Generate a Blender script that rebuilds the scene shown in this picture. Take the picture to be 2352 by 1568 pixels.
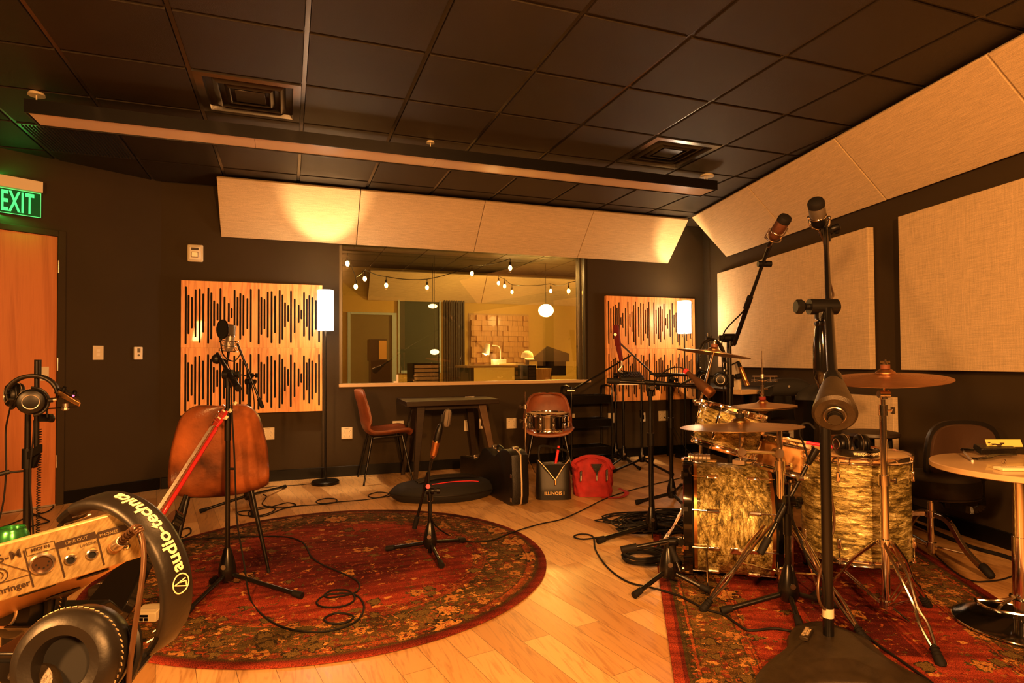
import bpy, bmesh, math, random
from mathutils import Vector, Matrix, Quaternion
random.seed(7)
S = bpy.context.scene
for o in list(bpy.data.objects):
    bpy.data.objects.remove(o)
# ------------------------------------------------------------------ camera
F_PX, YAW, PITCH, ROLL, PY = 1395.33, .353888, .02083, -.005892, 801.11
EYE = Vector((0, 0, 1.1207))
FW = Vector((math.sin(YAW)*math.cos(PITCH), math.cos(YAW)*math.cos(PITCH), math.sin(PITCH)))
_r = Vector((math.cos(YAW), -math.sin(YAW), 0)); _u = _r.cross(FW)
RT = _r*math.cos(ROLL)+_u*math.sin(ROLL); UP = -_r*math.sin(ROLL)+_u*math.cos(ROLL)
cam = bpy.data.cameras.new('camera'); camo = bpy.data.objects.new('camera', cam)
S.collection.objects.link(camo); S.camera = camo
cam.sensor_width = 36; cam.lens = F_PX/2352*36; cam.shift_y = (PY-784)/2352
cam.clip_start = .02; cam.clip_end = 60
camo.matrix_world = Matrix.Translation(EYE) @ Matrix((RT, UP, -FW)).transposed().to_4x4()
# ------------------------------------------------------------------ world, exposure, big lights
W = bpy.data.worlds.new('world'); S.world = W; W.use_nodes = True
W.node_tree.nodes['Background'].inputs[0].default_value = (1.0, .52, .22, 1)
W.node_tree.nodes['Background'].inputs[1].default_value = .035
S.view_settings.view_transform = 'Standard'; S.view_settings.look = 'None'
S.view_settings.exposure = 0.0; S.view_settings.gamma = 1.0
def light(kind, name, loc, energy, color, size=.2, to=None, size_y=None):
    l = bpy.data.lights.new(name, kind); l.energy = energy; l.color = color
    if kind == 'AREA':
        l.size = size
        if size_y: l.shape = 'RECTANGLE'; l.size_y = size_y
    else: l.shadow_soft_size = size
    o = bpy.data.objects.new(name, l); S.collection.objects.link(o); o.location = loc
    if to is not None:
        o.rotation_euler = (Vector(to)-Vector(loc)).to_track_quat('-Z', 'Y').to_euler()
    return o
AMBER = (1.0, .41, .105); WARM = (1.0, .60, .27)
light('AREA', 'room_lamp_behind_left', (-1.5, .2, 1.7), 140, AMBER, .16, (1.5, 3.2, .4), .36)
light('AREA', 'room_lamp_behind_right', (.62, -1.2, 1.95), 215, AMBER, .16, (2.2, 4.0, .7), .36)
light('AREA', 'near_floor_fill', (.7, .9, 2.5), 64, AMBER, .4, (1.0, 2.4, 0), .4)  # added fill from above to brighten the near floor; no lamp hangs here
# ------------------------------------------------------------------ helpers: pixel of the 2352x1568 photo -> world
def ray(x, y): return FW + RT*((x-1176)/F_PX) - UP*((y-PY)/F_PX)
def PZ(x, y, z=0.0):
    d = ray(x, y); return EYE + d*((z-EYE.z)/d.z)
def PYY(x, y, Y):
    d = ray(x, y); return EYE + d*(Y/d.y)
def PD(x, y, D): return EYE + ray(x, y)*D
def PPL(x, y, p, n):
    d = ray(x, y); n = Vector(n); return EYE + d*((Vector(p)-EYE).dot(n)/d.dot(n))
def V(*a): return Vector(a)
Z = Vector((0, 0, 1))

# ------------------------------------------------------------------ materials
MATS = {}

def mat(name, col, rough=.5, metal=0., bump=0., bscale=60., var=0., vscale=8., col2=None, emit=None, estr=0., coat=0., stretch=None, spec=.5, detail=4.):
    m = bpy.data.materials.new(name); m.use_nodes = True; nt = m.node_tree; N = nt.nodes; L = nt.links
    b = N['Principled BSDF']
    b.inputs['Base Color'].default_value = (*col, 1); b.inputs['Roughness'].default_value = rough
    b.inputs['Metallic'].default_value = metal; b.inputs['Coat Weight'].default_value = coat
    b.inputs['Specular IOR Level'].default_value = spec
    tc = N.new('ShaderNodeTexCoord'); mp = N.new('ShaderNodeMapping'); L.new(tc.outputs['Object'], mp.inputs[0])
    if stretch: mp.inputs['Scale'].default_value = stretch
    if var > 0 or col2:
        n = N.new('ShaderNodeTexNoise'); n.inputs['Scale'].default_value = vscale; n.inputs['Detail'].default_value = detail
        L.new(mp.outputs[0], n.inputs['Vector'])
        cr = N.new('ShaderNodeValToRGB'); c2 = col2 or tuple(c*(1-var) for c in col)
        cr.color_ramp.elements[0].position = .32; cr.color_ramp.elements[1].position = .68
        cr.color_ramp.elements[0].color = (*c2, 1); cr.color_ramp.elements[1].color = (*col, 1)
        L.new(n.outputs[0], cr.inputs[0]); L.new(cr.outputs[0], b.inputs['Base Color'])
    if bump > 0:
        n = N.new('ShaderNodeTexNoise'); n.inputs['Scale'].default_value = bscale; n.inputs['Detail'].default_value = 3
        L.new(mp.outputs[0], n.inputs['Vector'])
        bp = N.new('ShaderNodeBump'); bp.inputs['Strength'].default_value = bump; bp.inputs['Distance'].default_value = .0025
        L.new(n.outputs[0], bp.inputs['Height']); L.new(bp.outputs[0], b.inputs['Normal'])
    if emit:
        b.inputs['Emission Color'].default_value = (*emit, 1); b.inputs['Emission Strength'].default_value = estr
    MATS[name] = m; return m
mat('wall', (.048, .034, .017), .7, bump=.15, bscale=220, var=.12, vscale=2, spec=.12)
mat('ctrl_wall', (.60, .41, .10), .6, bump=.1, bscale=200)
mat('tile_black', (.024, .017, .009), .42, bump=.9, bscale=420, spec=.34, var=.25, vscale=3)
mat('grid_black', (.075, .066, .055), .26, metal=.6)
mat('vent_black', (.03, .027, .024), .22, spec=.8)
mat('black', (.005, .0045, .004), .36, spec=.28)
mat('black_gloss', (.005, .0045, .004), .10, spec=.5, coat=.3)
mat('black_metal', (.006, .0055, .005), .26, spec=.45)
mat('rubber', (.007, .006, .006), .7, spec=.25)
mat('base_black', (.004, .0035, .003), .35, spec=.2)
mat('bronze_iron', (.040, .027, .013), .45, metal=.3, bump=.25, bscale=300, var=.35, vscale=30)
mat('chrome', (.86, .82, .78), .10, metal=1.)
mat('chrome_dull', (.62, .56, .50), .28, metal=1.)
mat('silver', (.72, .69, .64), .34, metal=.9)
mat('brass_body', (.75, .42, .16), .3, metal=1.)
mat('bronze_mic', (.42, .18, .07), .32, metal=.9)
mat('grille_metal', (.24, .21, .17), .4, metal=1., bump=1., bscale=700)
mat('grille_red', (.20, .085, .05), .35, metal=.9, bump=1., bscale=500)
mat('brown_mic', (.10, .05, .025), .32, metal=.4)
mat('cream_plastic', (.72, .64, .46), .45)
mat('white_plastic', (.85, .80, .68), .4)
mat('off_white', (.80, .72, .55), .5)
mat('leather', (.36, .105, .030), .33, bump=.5, bscale=90, col2=(.022, .007, .004), vscale=4.5, spec=.5)
mat('leather_tan', (.27, .075, .026), .45, bump=.12, bscale=90, var=.35, vscale=9)
mat('leather_black', (.010, .008, .006), .42, bump=.12, bscale=140, spec=.4)
mat('vinyl', (.010, .008, .006), .42, bump=.12, bscale=120, spec=.4)
mat('dark_wood', (.030, .017, .009), .42, var=.4, vscale=6, stretch=(2, 14, 14))
mat('leg_wood', (.16, .09, .045), .4, var=.4, vscale=6)
mat('case_black', (.006, .0055, .005), .32, bump=.8, bscale=240, spec=.4)
mat('case_fabric', (.006, .0055, .005), .8, bump=.5, bscale=300)
mat('red_canvas', (.46, .025, .030), .8, bump=.5, bscale=120, var=.35, vscale=14)
mat('red_gloss', (.40, .018, .022), .18, coat=.5)
mat('fretboard', (.16, .05, .02), .5)
mat('red_wind', (.16, .010, .010), .85, bump=.6, bscale=150)
mat('red_tape', (.80, .03, .04), .5)
mat('pink_stick', (.80, .03, .10), .4)
mat('stick_wood', (.78, .50, .24), .45)
mat('head_white', (.72, .52, .26), .5)
mat('snare_wood', (.62, .32, .10), .32, var=.3, vscale=10, coat=.4)
mat('table_top', (.66, .46, .24), .3, var=.15, vscale=6, coat=.3)
mat('lid_yellow', (.78, .68, .20), .5)
mat('bright_cream', (.88, .78, .50), .45)
mat('ply', (.50, .33, .15), .55, var=.2, vscale=5)
mat('shell_back', (.055, .03, .018), .35)
mat('window_frame', (.085, .07, .04), .35, metal=.3)
mat('sill', (.62, .44, .24), .35)
mat('amber_paint', (.75, .42, .10), .5)
mat('olive_paint', (.20, .16, .06), .6)
mat('steel_dark', (.30, .28, .26), .14, metal=1.)
mat('chrome_leg', (.80, .72, .64), .15, metal=1.)
mat('green_can', (.05, .30, .08), .25, metal=.8)
mat('can_label', (.62, .42, .28), .5)
mat('blue_frame', (.42, .55, .60), .4)
mat('green_dark', (.05, .06, .035), .5)
mat('diffuser', (.95, .78, .60), .20, coat=.2, spec=.6)
mat('mesh_black', (.004, .004, .004), .9)
mat('bolt', (.5, .45, .38), .25, metal=1.)
mat('ink', (.035, .018, .008), .6)
mat('ink_white', (.92, .80, .50), .5)
mat('gold_print', (.80, .55, .25), .4)
mat('strap_cream', (.70, .55, .35), .4, metal=.5)
mat('cap_white', (.8, .7, .5), .8)
mat('shade', (.95, .9, .8), .6, emit=(1., .88, .72), estr=9.)
mat('bulb', (1, .9, .6), .5, emit=(1., .62, .18), estr=60.)
mat('pendant_glow', (1, .9, .6), .5, emit=(1., .68, .22), estr=90.)
mat('small_glow', (1, .9, .6), .5, emit=(1., .72, .35), estr=6.)
mat('exit_letter', (.1, .9, .4), .5, emit=(.02, 1., .26), estr=1.0)
mat('exit_edge', (.1, .9, .4), .5, emit=(.10, 1., .22), estr=.9)
mat('exit_plate', (.01, .06, .02), .2, emit=(.0, .22, .03), estr=.22)
mat('lcd', (.15, .14, .10), .3)
mat('screen_glow', (.02, .02, .02), .3, emit=(1., .55, .15), estr=.5)

def nodes(name):
    m = bpy.data.materials.new(name); m.use_nodes = True; MATS[name] = m
    return m.node_tree.nodes, m.node_tree.links, m.node_tree.nodes['Principled BSDF']
def ramp(N, stops, interp='LINEAR'):
    cr = N.new('ShaderNodeValToRGB'); e = cr.color_ramp.elements; cr.color_ramp.interpolation = interp
    while len(e) < len(stops): e.new(.5)
    for k, (p, c) in enumerate(stops): e[k].position = p; e[k].color = (*c, 1)
    return cr
def tex(N, L, kind, vec, **kw):
    t = N.new(kind)
    for k, v in kw.items():
        if k in t.inputs: t.inputs[k].default_value = v
        else: setattr(t, k, v)
    if vec is not None: L.new(vec, t.inputs['Vector'])
    return t
def math_n(N, L, op, a, b=None, c=None):
    m = N.new('ShaderNodeMath'); m.operation = op
    for i, x in enumerate((a, b, c)):
        if x is None: continue
        if isinstance(x, (int, float)): m.inputs[i].default_value = x
        else: L.new(x, m.inputs[i])
    return m.outputs[0]
def mixc(N, L, fac, a, b, mode='MIX'):
    m = N.new('ShaderNodeMix'); m.data_type = 'RGBA'; m.blend_type = mode
    for s, x in ((m.inputs[0], fac), (m.inputs[6], a), (m.inputs[7], b)):
        if isinstance(x, (int, float)): s.default_value = x
        elif isinstance(x, tuple): s.default_value = (*x, 1)
        else: L.new(x, s)
    return m.outputs[2]
def mapping(N, L, scale=(1, 1, 1), rot=(0, 0, 0), loc=(0, 0, 0), out='Object'):
    tc = N.new('ShaderNodeTexCoord'); mp = N.new('ShaderNodeMapping'); L.new(tc.outputs[out], mp.inputs[0])
    mp.inputs['Scale'].default_value = scale; mp.inputs['Rotation'].default_value = rot; mp.inputs['Location'].default_value = loc
    return mp.outputs[0]

def floor_mat():
    N, L, b = nodes('floor_maple')
    v = mapping(N, L, rot=(0, 0, math.radians(-100)))
    br = tex(N, L, 'ShaderNodeTexBrick', v, Scale=1.0)
    br.inputs['Brick Width'].default_value = 1.05; br.inputs['Row Height'].default_value = .127
    br.inputs['Mortar Size'].default_value = .0011; br.inputs['Mortar Smooth'].default_value = .3
    br.inputs['Color1'].default_value = (0, 0, 0, 1); br.inputs['Color2'].default_value = (1, 1, 1, 1)
    br.inputs['Mortar'].default_value = (.5, .5, .5, 1); br.offset = .37; br.inputs['Bias'].default_value = 0
    sep = N.new('ShaderNodeSeparateColor'); L.new(br.outputs['Color'], sep.inputs[0])
    tone = ramp(N, [(0, (.46, .245, .085)), (.45, (.60, .36, .145)), (1, (.72, .46, .20))]); L.new(sep.outputs[0], tone.inputs[0])
    v2 = mapping(N, L, scale=(14, 1.3, 1), rot=(0, 0, math.radians(-10)))
    n1 = tex(N, L, 'ShaderNodeTexNoise', v2, Scale=3.2, Detail=6.0, Distortion=1.6)
    g = ramp(N, [(.30, (.70, .62, .55)), (.5, (1, 1, 1)), (.72, (1.06, 1.04, 1.0))]); L.new(n1.outputs[0], g.inputs[0])
    c = mixc(N, L, 1.0, tone.outputs[0], g.outputs[0], 'MULTIPLY')
    v3 = mapping(N, L, scale=(30, 4, 1), rot=(0, 0, math.radians(-10)))
    n2 = tex(N, L, 'ShaderNodeTexNoise', v3, Scale=1.6, Detail=2.0)
    kn = ramp(N, [(.76, (1, 1, 1)), (.80, (.35, .22, .12))]); L.new(n2.outputs[0], kn.inputs[0])
    c = mixc(N, L, 1.0, c, kn.outputs[0], 'MULTIPLY')
    c = mixc(N, L, br.outputs['Fac'], c, (.13, .06, .02))
    L.new(c, b.inputs['Base Color'])
    rr = ramp(N, [(.3, (.30, .30, .30)), (.7, (.42, .42, .42))]); L.new(n1.outputs[0], rr.inputs[0]); L.new(rr.outputs[0], b.inputs['Roughness'])
    bp = N.new('ShaderNodeBump'); bp.inputs['Strength'].default_value = .25; bp.inputs['Distance'].default_value = .002
    inv = math_n(N, L, 'SUBTRACT', 1.0, br.outputs['Fac']); L.new(inv, bp.inputs['Height']); L.new(bp.outputs[0], b.inputs['Normal'])
floor_mat()

def wood_mat(name, a, bcol, ring=9., stretch=(1, 1, .10), rough=.42, coat=.15, dist=3.0):
    N, L, b = nodes(name)
    v = mapping(N, L, scale=stretch)
    n1 = tex(N, L, 'ShaderNodeTexNoise', v, Scale=ring, Detail=5.0, Distortion=dist)
    w = math_n(N, L, 'MULTIPLY', n1.outputs[0], 14.0); w = math_n(N, L, 'SINE', w); w = math_n(N, L, 'MULTIPLY_ADD', w, .5, .5)
    v2 = mapping(N, L, scale=(60, 60, 2.0)); n2 = tex(N, L, 'ShaderNodeTexNoise', v2, Scale=3.0, Detail=3.0)
    f = math_n(N, L, 'MULTIPLY_ADD', n2.outputs[0], .6, math_n(N, L, 'MULTIPLY', w, .45))
    cr = ramp(N, [(.25, a), (.75, bcol)]); L.new(f, cr.inputs[0]); L.new(cr.outputs[0], b.inputs['Base Color'])
    b.inputs['Roughness'].default_value = rough; b.inputs['Coat Weight'].default_value = coat
wood_mat('slot_wood', (.66, .225, .055), (.93, .43, .13))
wood_mat('door_wood', (.46, .145, .042), (.60, .21, .065), ring=2.5)
wood_mat('block_wood', (.42, .22, .07), (.62, .36, .13), ring=12)

def fabric_mat(name, col):
    N, L, b = nodes(name)
    v = mapping(N, L, scale=(260, 260, 260))
    n = tex(N, L, 'ShaderNodeTexNoise', v, Scale=1.0, Detail=2.0)
    va = mapping(N, L, scale=(9, 9, 330)); na = tex(N, L, 'ShaderNodeTexNoise', va, Scale=1.0, Detail=1.0)
    vb = mapping(N, L, scale=(330, 330, 9)); nb = tex(N, L, 'ShaderNodeTexNoise', vb, Scale=1.0, Detail=1.0)
    s = math_n(N, L, 'ADD', na.outputs[0], nb.outputs[0]); s = math_n(N, L, 'MULTIPLY_ADD', s, .35, math_n(N, L, 'MULTIPLY', n.outputs[0], .3))
    cr = ramp(N, [(.36, tuple(c*.62 for c in col)), (.62, col)]); L.new(s, cr.inputs[0]); L.new(cr.outputs[0], b.inputs['Base Color'])
    b.inputs['Roughness'].default_value = .9; b.inputs['Specular IOR Level'].default_value = .2
    bp = N.new('ShaderNodeBump'); bp.inputs['Strength'].default_value = .5; bp.inputs['Distance'].default_value = .004
    L.new(s, bp.inputs['Height']); L.new(bp.outputs[0], b.inputs['Normal'])
fabric_mat('panel_fabric', (.74, .58, .36))

def wrap_mat(name, sc_):
    N, L, b = nodes(name)
    v = mapping(N, L, scale=sc_)
    n0 = tex(N, L, 'ShaderNodeTexNoise', v, Scale=9.0, Detail=8.0, Distortion=.8)
    n0.inputs['Roughness'].default_value = .62
    mx = N.new('ShaderNodeMix'); mx.data_type = 'VECTOR'; mx.inputs[0].default_value = .10
    L.new(v, mx.inputs[4]); L.new(n0.outputs['Color'], mx.inputs[5])
    vo = tex(N, L, 'ShaderNodeTexVoronoi', mx.outputs[1], Scale=22.0); ve = tex(N, L, 'ShaderNodeTexVoronoi', mx.outputs[1], Scale=22.0, feature='DISTANCE_TO_EDGE')
    se = N.new('ShaderNodeSeparateColor'); L.new(vo.outputs['Color'], se.inputs[0])
    nf = tex(N, L, 'ShaderNodeTexNoise', v, Scale=48.0, Detail=4.0, Distortion=1.5)
    f = math_n(N, L, 'MULTIPLY_ADD', se.outputs[0], .10, math_n(N, L, 'MULTIPLY_ADD', n0.outputs[0], .62, math_n(N, L, 'MULTIPLY', nf.outputs[0], .30)))
    cr = ramp(N, [(.38, (.055, .042, .010)), (.46, (.21, .165, .045)), (.54, (.56, .47, .16)), (.64, (1., .93, .50))]); L.new(f, cr.inputs[0])
    ed = ramp(N, [(.0, (.12, .09, .06)), (.035, (1, 1, 1))]); L.new(ve.outputs[0], ed.inputs[0])
    c = mixc(N, L, 1.0, cr.outputs[0], ed.outputs[0], 'MULTIPLY')
    vi = mapping(N, L, scale=(1, 1, 1), rot=(.6, .4, .9)); v9 = tex(N, L, 'ShaderNodeTexVoronoi', vi, Scale=13.0, feature='DISTANCE_TO_EDGE'); e9 = ramp(N, [(.0, (.35, .28, .2)), (.018, (1, 1, 1))]); L.new(v9.outputs[0], e9.inputs[0])
    c = mixc(N, L, 1.0, c, e9.outputs[0], 'MULTIPLY'); L.new(c, b.inputs['Base Color'])
    b.inputs['Metallic'].default_value = .45; b.inputs['Roughness'].default_value = .32; b.inputs['Coat Weight'].default_value = .7; b.inputs['Coat Roughness'].default_value = .06
    h = math_n(N, L, 'MULTIPLY_ADD', vo.outputs['Distance'], .8, n0.outputs[0])
    bp = N.new('ShaderNodeBump'); bp.inputs['Strength'].default_value = .7; bp.inputs['Distance'].default_value = .010
    L.new(h, bp.inputs['Height']); L.new(bp.outputs[0], b.inputs['Normal'])
wrap_mat('pearl_wrap', (1, 1, 4.2)); wrap_mat('pearl_wrap_upright', (3.4, 3.0, .9))

def cymbal_mat(name, col, rough):
    N, L, b = nodes(name)
    tc = N.new('ShaderNodeTexCoord'); vm = N.new('ShaderNodeVectorMath'); vm.operation = 'LENGTH'
    sp = N.new('ShaderNodeSeparateXYZ'); L.new(tc.outputs['Object'], sp.inputs[0])
    cb = N.new('ShaderNodeCombineXYZ'); L.new(sp.outputs[0], cb.inputs[0]); L.new(sp.outputs[1], cb.inputs[1]); L.new(cb.outputs[0], vm.inputs[0])
    n = tex(N, L, 'ShaderNodeTexNoise', None, Scale=260.0, Detail=2.0); n.noise_dimensions = '1D'; L.new(vm.outputs['Value'], n.inputs['W'])
    n2 = tex(N, L, 'ShaderNodeTexNoise', tc.outputs['Object'], Scale=9.0, Detail=3.0)
    f = math_n(N, L, 'MULTIPLY_ADD', n.outputs[0], .6, math_n(N, L, 'MULTIPLY', n2.outputs[0], .4))
    cr = ramp(N, [(.35, tuple(c*.55 for c in col)), (.65, col)]); L.new(f, cr.inputs[0]); L.new(cr.outputs[0], b.inputs['Base Color'])
    b.inputs['Metallic'].default_value = 1.; b.inputs['Roughness'].default_value = rough
    bp = N.new('ShaderNodeBump'); bp.inputs['Strength'].default_value = .25; bp.inputs['Distance'].default_value = .002
    L.new(n.outputs[0], bp.inputs['Height']); L.new(bp.outputs[0], b.inputs['Normal'])
cymbal_mat('cymbal_bronze', (.80, .50, .22), .30)
cymbal_mat('cymbal_dark', (.62, .30, .13), .42)

def brushed_mat():
    N, L, b = nodes('brushed_gold')
    v = mapping(N, L, scale=(40, 600, 600), out='Generated'); v = mapping(N, L, scale=(1, 14, 1))
    n = tex(N, L, 'ShaderNodeTexNoise', v, Scale=90.0, Detail=3.0)
    cr = ramp(N, [(.3, (.36, .26, .11)), (.7, (.66, .52, .25))]); L.new(n.outputs[0], cr.inputs[0]); L.new(cr.outputs[0], b.inputs['Base Color'])
    b.inputs['Metallic'].default_value = .55; b.inputs['Roughness'].default_value = .42
brushed_mat()

# rug: persian-looking bands, florets and speckle laid out in the rug's own plane
def rug_mat(name, kind, hx=.76, hy=1.2, R=1.19):
    N, L, b = nodes(name)
    v = mapping(N, L)
    sp = N.new('ShaderNodeSeparateXYZ'); L.new(v, sp.inputs[0])
    wob = tex(N, L, 'ShaderNodeTexNoise', v, Scale=26.0, Detail=3.0)
    w = math_n(N, L, 'MULTIPLY_ADD', wob.outputs[0], .035, -.0175)
    if kind == 'round':
        ln = N.new('ShaderNodeVectorMath'); ln.operation = 'LENGTH'; L.new(v, ln.inputs[0])
        e = math_n(N, L, 'SUBTRACT', R, ln.outputs['Value'])
        e = math_n(N, L, 'ADD', e, math_n(N, L, 'MULTIPLY', w, .4))
    else:
        ax = math_n(N, L, 'SUBTRACT', hx, math_n(N, L, 'ABSOLUTE', sp.outputs[0])); ay = math_n(N, L, 'SUBTRACT', hy, math_n(N, L, 'ABSOLUTE', sp.outputs[1]))
        e = math_n(N, L, 'MINIMUM', ax, ay); e = math_n(N, L, 'ADD', e, math_n(N, L, 'MULTIPLY', w, .25))
    red = (.30, .048, .026); dred = (.14, .022, .016); olive = (.155, .100, .032); dol = (.070, .055, .022); tan = (.58, .29, .085); rust = (.36, .085, .028); dark = (.030, .022, .014)
    k = 1.0 if kind == 'round' else .80
    base = ramp(N, [(0, red), (.035*k, dred), (.055*k, dol), (.10*k, rust), (.115*k, dol), (.125*k, olive), (.335*k, dol), (.345*k, rust), (.39*k, dred), (.40*k, red), (.62*k, red), (.75*k, dred)], 'CONSTANT' if kind != 'round' else 'LINEAR')
    L.new(e, base.inputs[0]); col = base.outputs[0]
    n3 = tex(N, L, 'ShaderNodeTexNoise', v, Scale=2.2, Detail=3.0)
    pr = ramp(N, [(.42, (1, 1, 1)), (.62, (.50, .38, .45))]); L.new(n3.outputs[0], pr.inputs[0])
    col = mixc(N, L, 1.0, col, pr.outputs[0], 'MULTIPLY')
    va_ = mapping(N, L, scale=(.8, 9, 1)); n4 = tex(N, L, 'ShaderNodeTexNoise', va_, Scale=2.4, Detail=3.0)
    ab = ramp(N, [(.38, (.62, .58, .60)), (.60, (1.18, 1.12, 1.05))]); L.new(n4.outputs[0], ab.inputs[0]); col = mixc(N, L, 1.0, col, ab.outputs[0], 'MULTIPLY')
    inner = ramp(N, [(.055, (0, 0, 0)), (.062, (1, 1, 1))]); L.new(e, inner.inputs[0])
    dv = N.new('ShaderNodeMix'); dv.data_type = 'VECTOR'; dv.inputs[0].default_value = .05
    L.new(v, dv.inputs[4]); L.new(wob.outputs['Color'], dv.inputs[5])
    cen = ramp(N, [(.40, (1, 1, 1)), (.44, (.35, .35, .35))]); L.new(e, cen.inputs[0]); cenv = cen.outputs[0]
    if kind != 'round':
        cen = ramp(N, [(.32, (1, 1, 1)), (.34, (.35, .35, .35))]); L.new(e, cen.inputs[0]); cenv = cen.outputs[0]
    fw_ = tex(N, L, 'ShaderNodeTexNoise', v, Scale=48.0, Detail=4.0)
    dv2 = N.new('ShaderNodeMix'); dv2.data_type = 'VECTOR'; dv2.inputs[0].default_value = .045
    L.new(dv.outputs[1], dv2.inputs[4]); L.new(fw_.outputs['Color'], dv2.inputs[5])
    def flor(scale, lo, hi, c, amt, seed, outline=None, petals=0, stretch=(1, 1, 1)):
        nonlocal col
        m = N.new('ShaderNodeMapping'); L.new(dv2.outputs[1], m.inputs[0]); m.inputs['Location'].default_value = (seed*3.1, seed*1.7, 0); m.inputs['Scale'].default_value = stretch
        vo = tex(N, L, 'ShaderNodeTexVoronoi', m.outputs[0], Scale=scale, Randomness=.9); vo.voronoi_dimensions = '2D'
        se = N.new('ShaderNodeSeparateColor'); L.new(vo.outputs['Color'], se.inputs[0])
        d = vo.outputs['Distance']
        if petals:
            sc_ = N.new('ShaderNodeVectorMath'); sc_.operation = 'SCALE'; L.new(m.outputs[0], sc_.inputs[0]); sc_.inputs['Scale'].default_value = scale
            df = N.new('ShaderNodeVectorMath'); df.operation = 'SUBTRACT'; L.new(m.outputs[0], df.inputs[0]); L.new(vo.outputs['Position'], df.inputs[1])
            s2 = N.new('ShaderNodeSeparateXYZ'); L.new(df.outputs[0], s2.inputs[0])
            an = math_n(N, L, 'ARCTAN2', s2.outputs[1], s2.outputs[0]); pw = math_n(N, L, 'SINE', math_n(N, L, 'MULTIPLY', an, float(petals)))
            d = math_n(N, L, 'MULTIPLY', d, math_n(N, L, 'MULTIPLY_ADD', pw, .22, 1.0))
        on = math_n(N, L, 'GREATER_THAN', se.outputs[0], math_n(N, L, 'SUBTRACT', 1.0, math_n(N, L, 'MULTIPLY', cenv, amt)))
        d = math_n(N, L, 'DIVIDE', d, math_n(N, L, 'MULTIPLY_ADD', se.outputs[1], .5, .6))
        if outline:
            o = math_n(N, L, 'LESS_THAN', d, hi*1.30); o = math_n(N, L, 'MULTIPLY', math_n(N, L, 'MULTIPLY', o, on), inner.outputs[0])
            col = mixc(N, L, o, col, outline)
        f = math_n(N, L, 'MULTIPLY', math_n(N, L, 'LESS_THAN', d, hi), math_n(N, L, 'GREATER_THAN', d, lo))
        f = math_n(N, L, 'MULTIPLY', math_n(N, L, 'MULTIPLY', f, on), inner.outputs[0])
        col = mixc(N, L, math_n(N, L, 'MULTIPLY', f, .85), col, c)
    flor(60, 0, .30, (.30, .13, .04), .45, 1); flor(40, 0, .28, dol, .45, 2); flor(30, 0, .28, rust, .40, 3, None, 4, (1, 1.8, 1))
    flor(30, .0, .30, dred, .4, 8, None, 3); flor(19, .0, .27, tan, .30, 4, None, 5, (1, 1.4, 1)); flor(12, .0, .30, olive, .30, 9, dark, 4)
    flor(8.0, .10, .26, (.50, .22, .06), .34, 5, dol, 6); flor(8.0, .0, .07, dred, .36, 5, None, 4)
    flor(3.4, .06, .20, tan, .34, 6, dark, 9); flor(3.4, .0, .05, rust, .34, 6); flor(3.4, .11, .13, rust, .34, 6)
    bands = math_n(N, L, 'MULTIPLY', math_n(N, L, 'SINE', math_n(N, L, 'MULTIPLY', e, 130.0)), .5)
    lines = math_n(N, L, 'GREATER_THAN', bands, .47)
    bmask = ramp(N, [(.055, (0, 0, 0)), (.06, (.6, .6, .6)), (.12*k, (.6, .6, .6)), (.125*k, (0, 0, 0)), (.335*k, (0, 0, 0)), (.34*k, (.6, .6, .6)), (.40*k, (.6, .6, .6)), (.405*k, (0, 0, 0))]); L.new(e, bmask.inputs[0])
    col = mixc(N, L, math_n(N, L, 'MULTIPLY', lines, bmask.outputs[0]), col, dark)
    fine = tex(N, L, 'ShaderNodeTexNoise', v, Scale=260.0, Detail=2.0)
    fr = ramp(N, [(.38, (.45, .42, .40)), (.62, (1.35, 1.3, 1.2))]); L.new(fine.outputs[0], fr.inputs[0])
    col = mixc(N, L, 1.0, col, fr.outputs[0], 'MULTIPLY')
    L.new(col, b.inputs['Base Color']); b.inputs['Roughness'].default_value = .95; b.inputs['Specular IOR Level'].default_value = .1
    bp = N.new('ShaderNodeBump'); bp.inputs['Strength'].default_value = .6; bp.inputs['Distance'].default_value = .004
    L.new(fine.outputs[0], bp.inputs['Height']); L.new(bp.outputs[0], b.inputs['Normal'])
rug_mat('rug_round', 'round'); rug_mat('rug_rect', 'rect')

def glass_mat():
    m = bpy.data.materials.new('window_glass'); m.use_nodes = True; nt = m.node_tree; N = nt.nodes; L = nt.links
    N.remove(N['Principled BSDF']); out = N['Material Output']
    tr = N.new('ShaderNodeBsdfTransparent'); tr.inputs[0].default_value = (.86, .82, .70, 1)
    gl = N.new('ShaderNodeBsdfGlossy'); gl.inputs['Roughness'].default_value = .01; gl.inputs[0].default_value = (1, .95, .85, 1)
    fr = N.new('ShaderNodeFresnel'); fr.inputs[0].default_value = 1.5
    f2 = N.new('ShaderNodeMath'); f2.operation = 'MULTIPLY_ADD'; f2.inputs[1].default_value = 1.6; f2.inputs[2].default_value = .05; f2.use_clamp = True
    L.new(fr.outputs[0], f2.inputs[0])
    mx = N.new('ShaderNodeMixShader'); L.new(f2.outputs[0], mx.inputs[0]); L.new(tr.outputs[0], mx.inputs[1]); L.new(gl.outputs[0], mx.inputs[2])
    L.new(mx.outputs[0], out.inputs[0]); MATS['window_glass'] = m
glass_mat()
mat('knit_silver', (.30, .26, .20), .45, metal=.8, bump=1., bscale=900)

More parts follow.
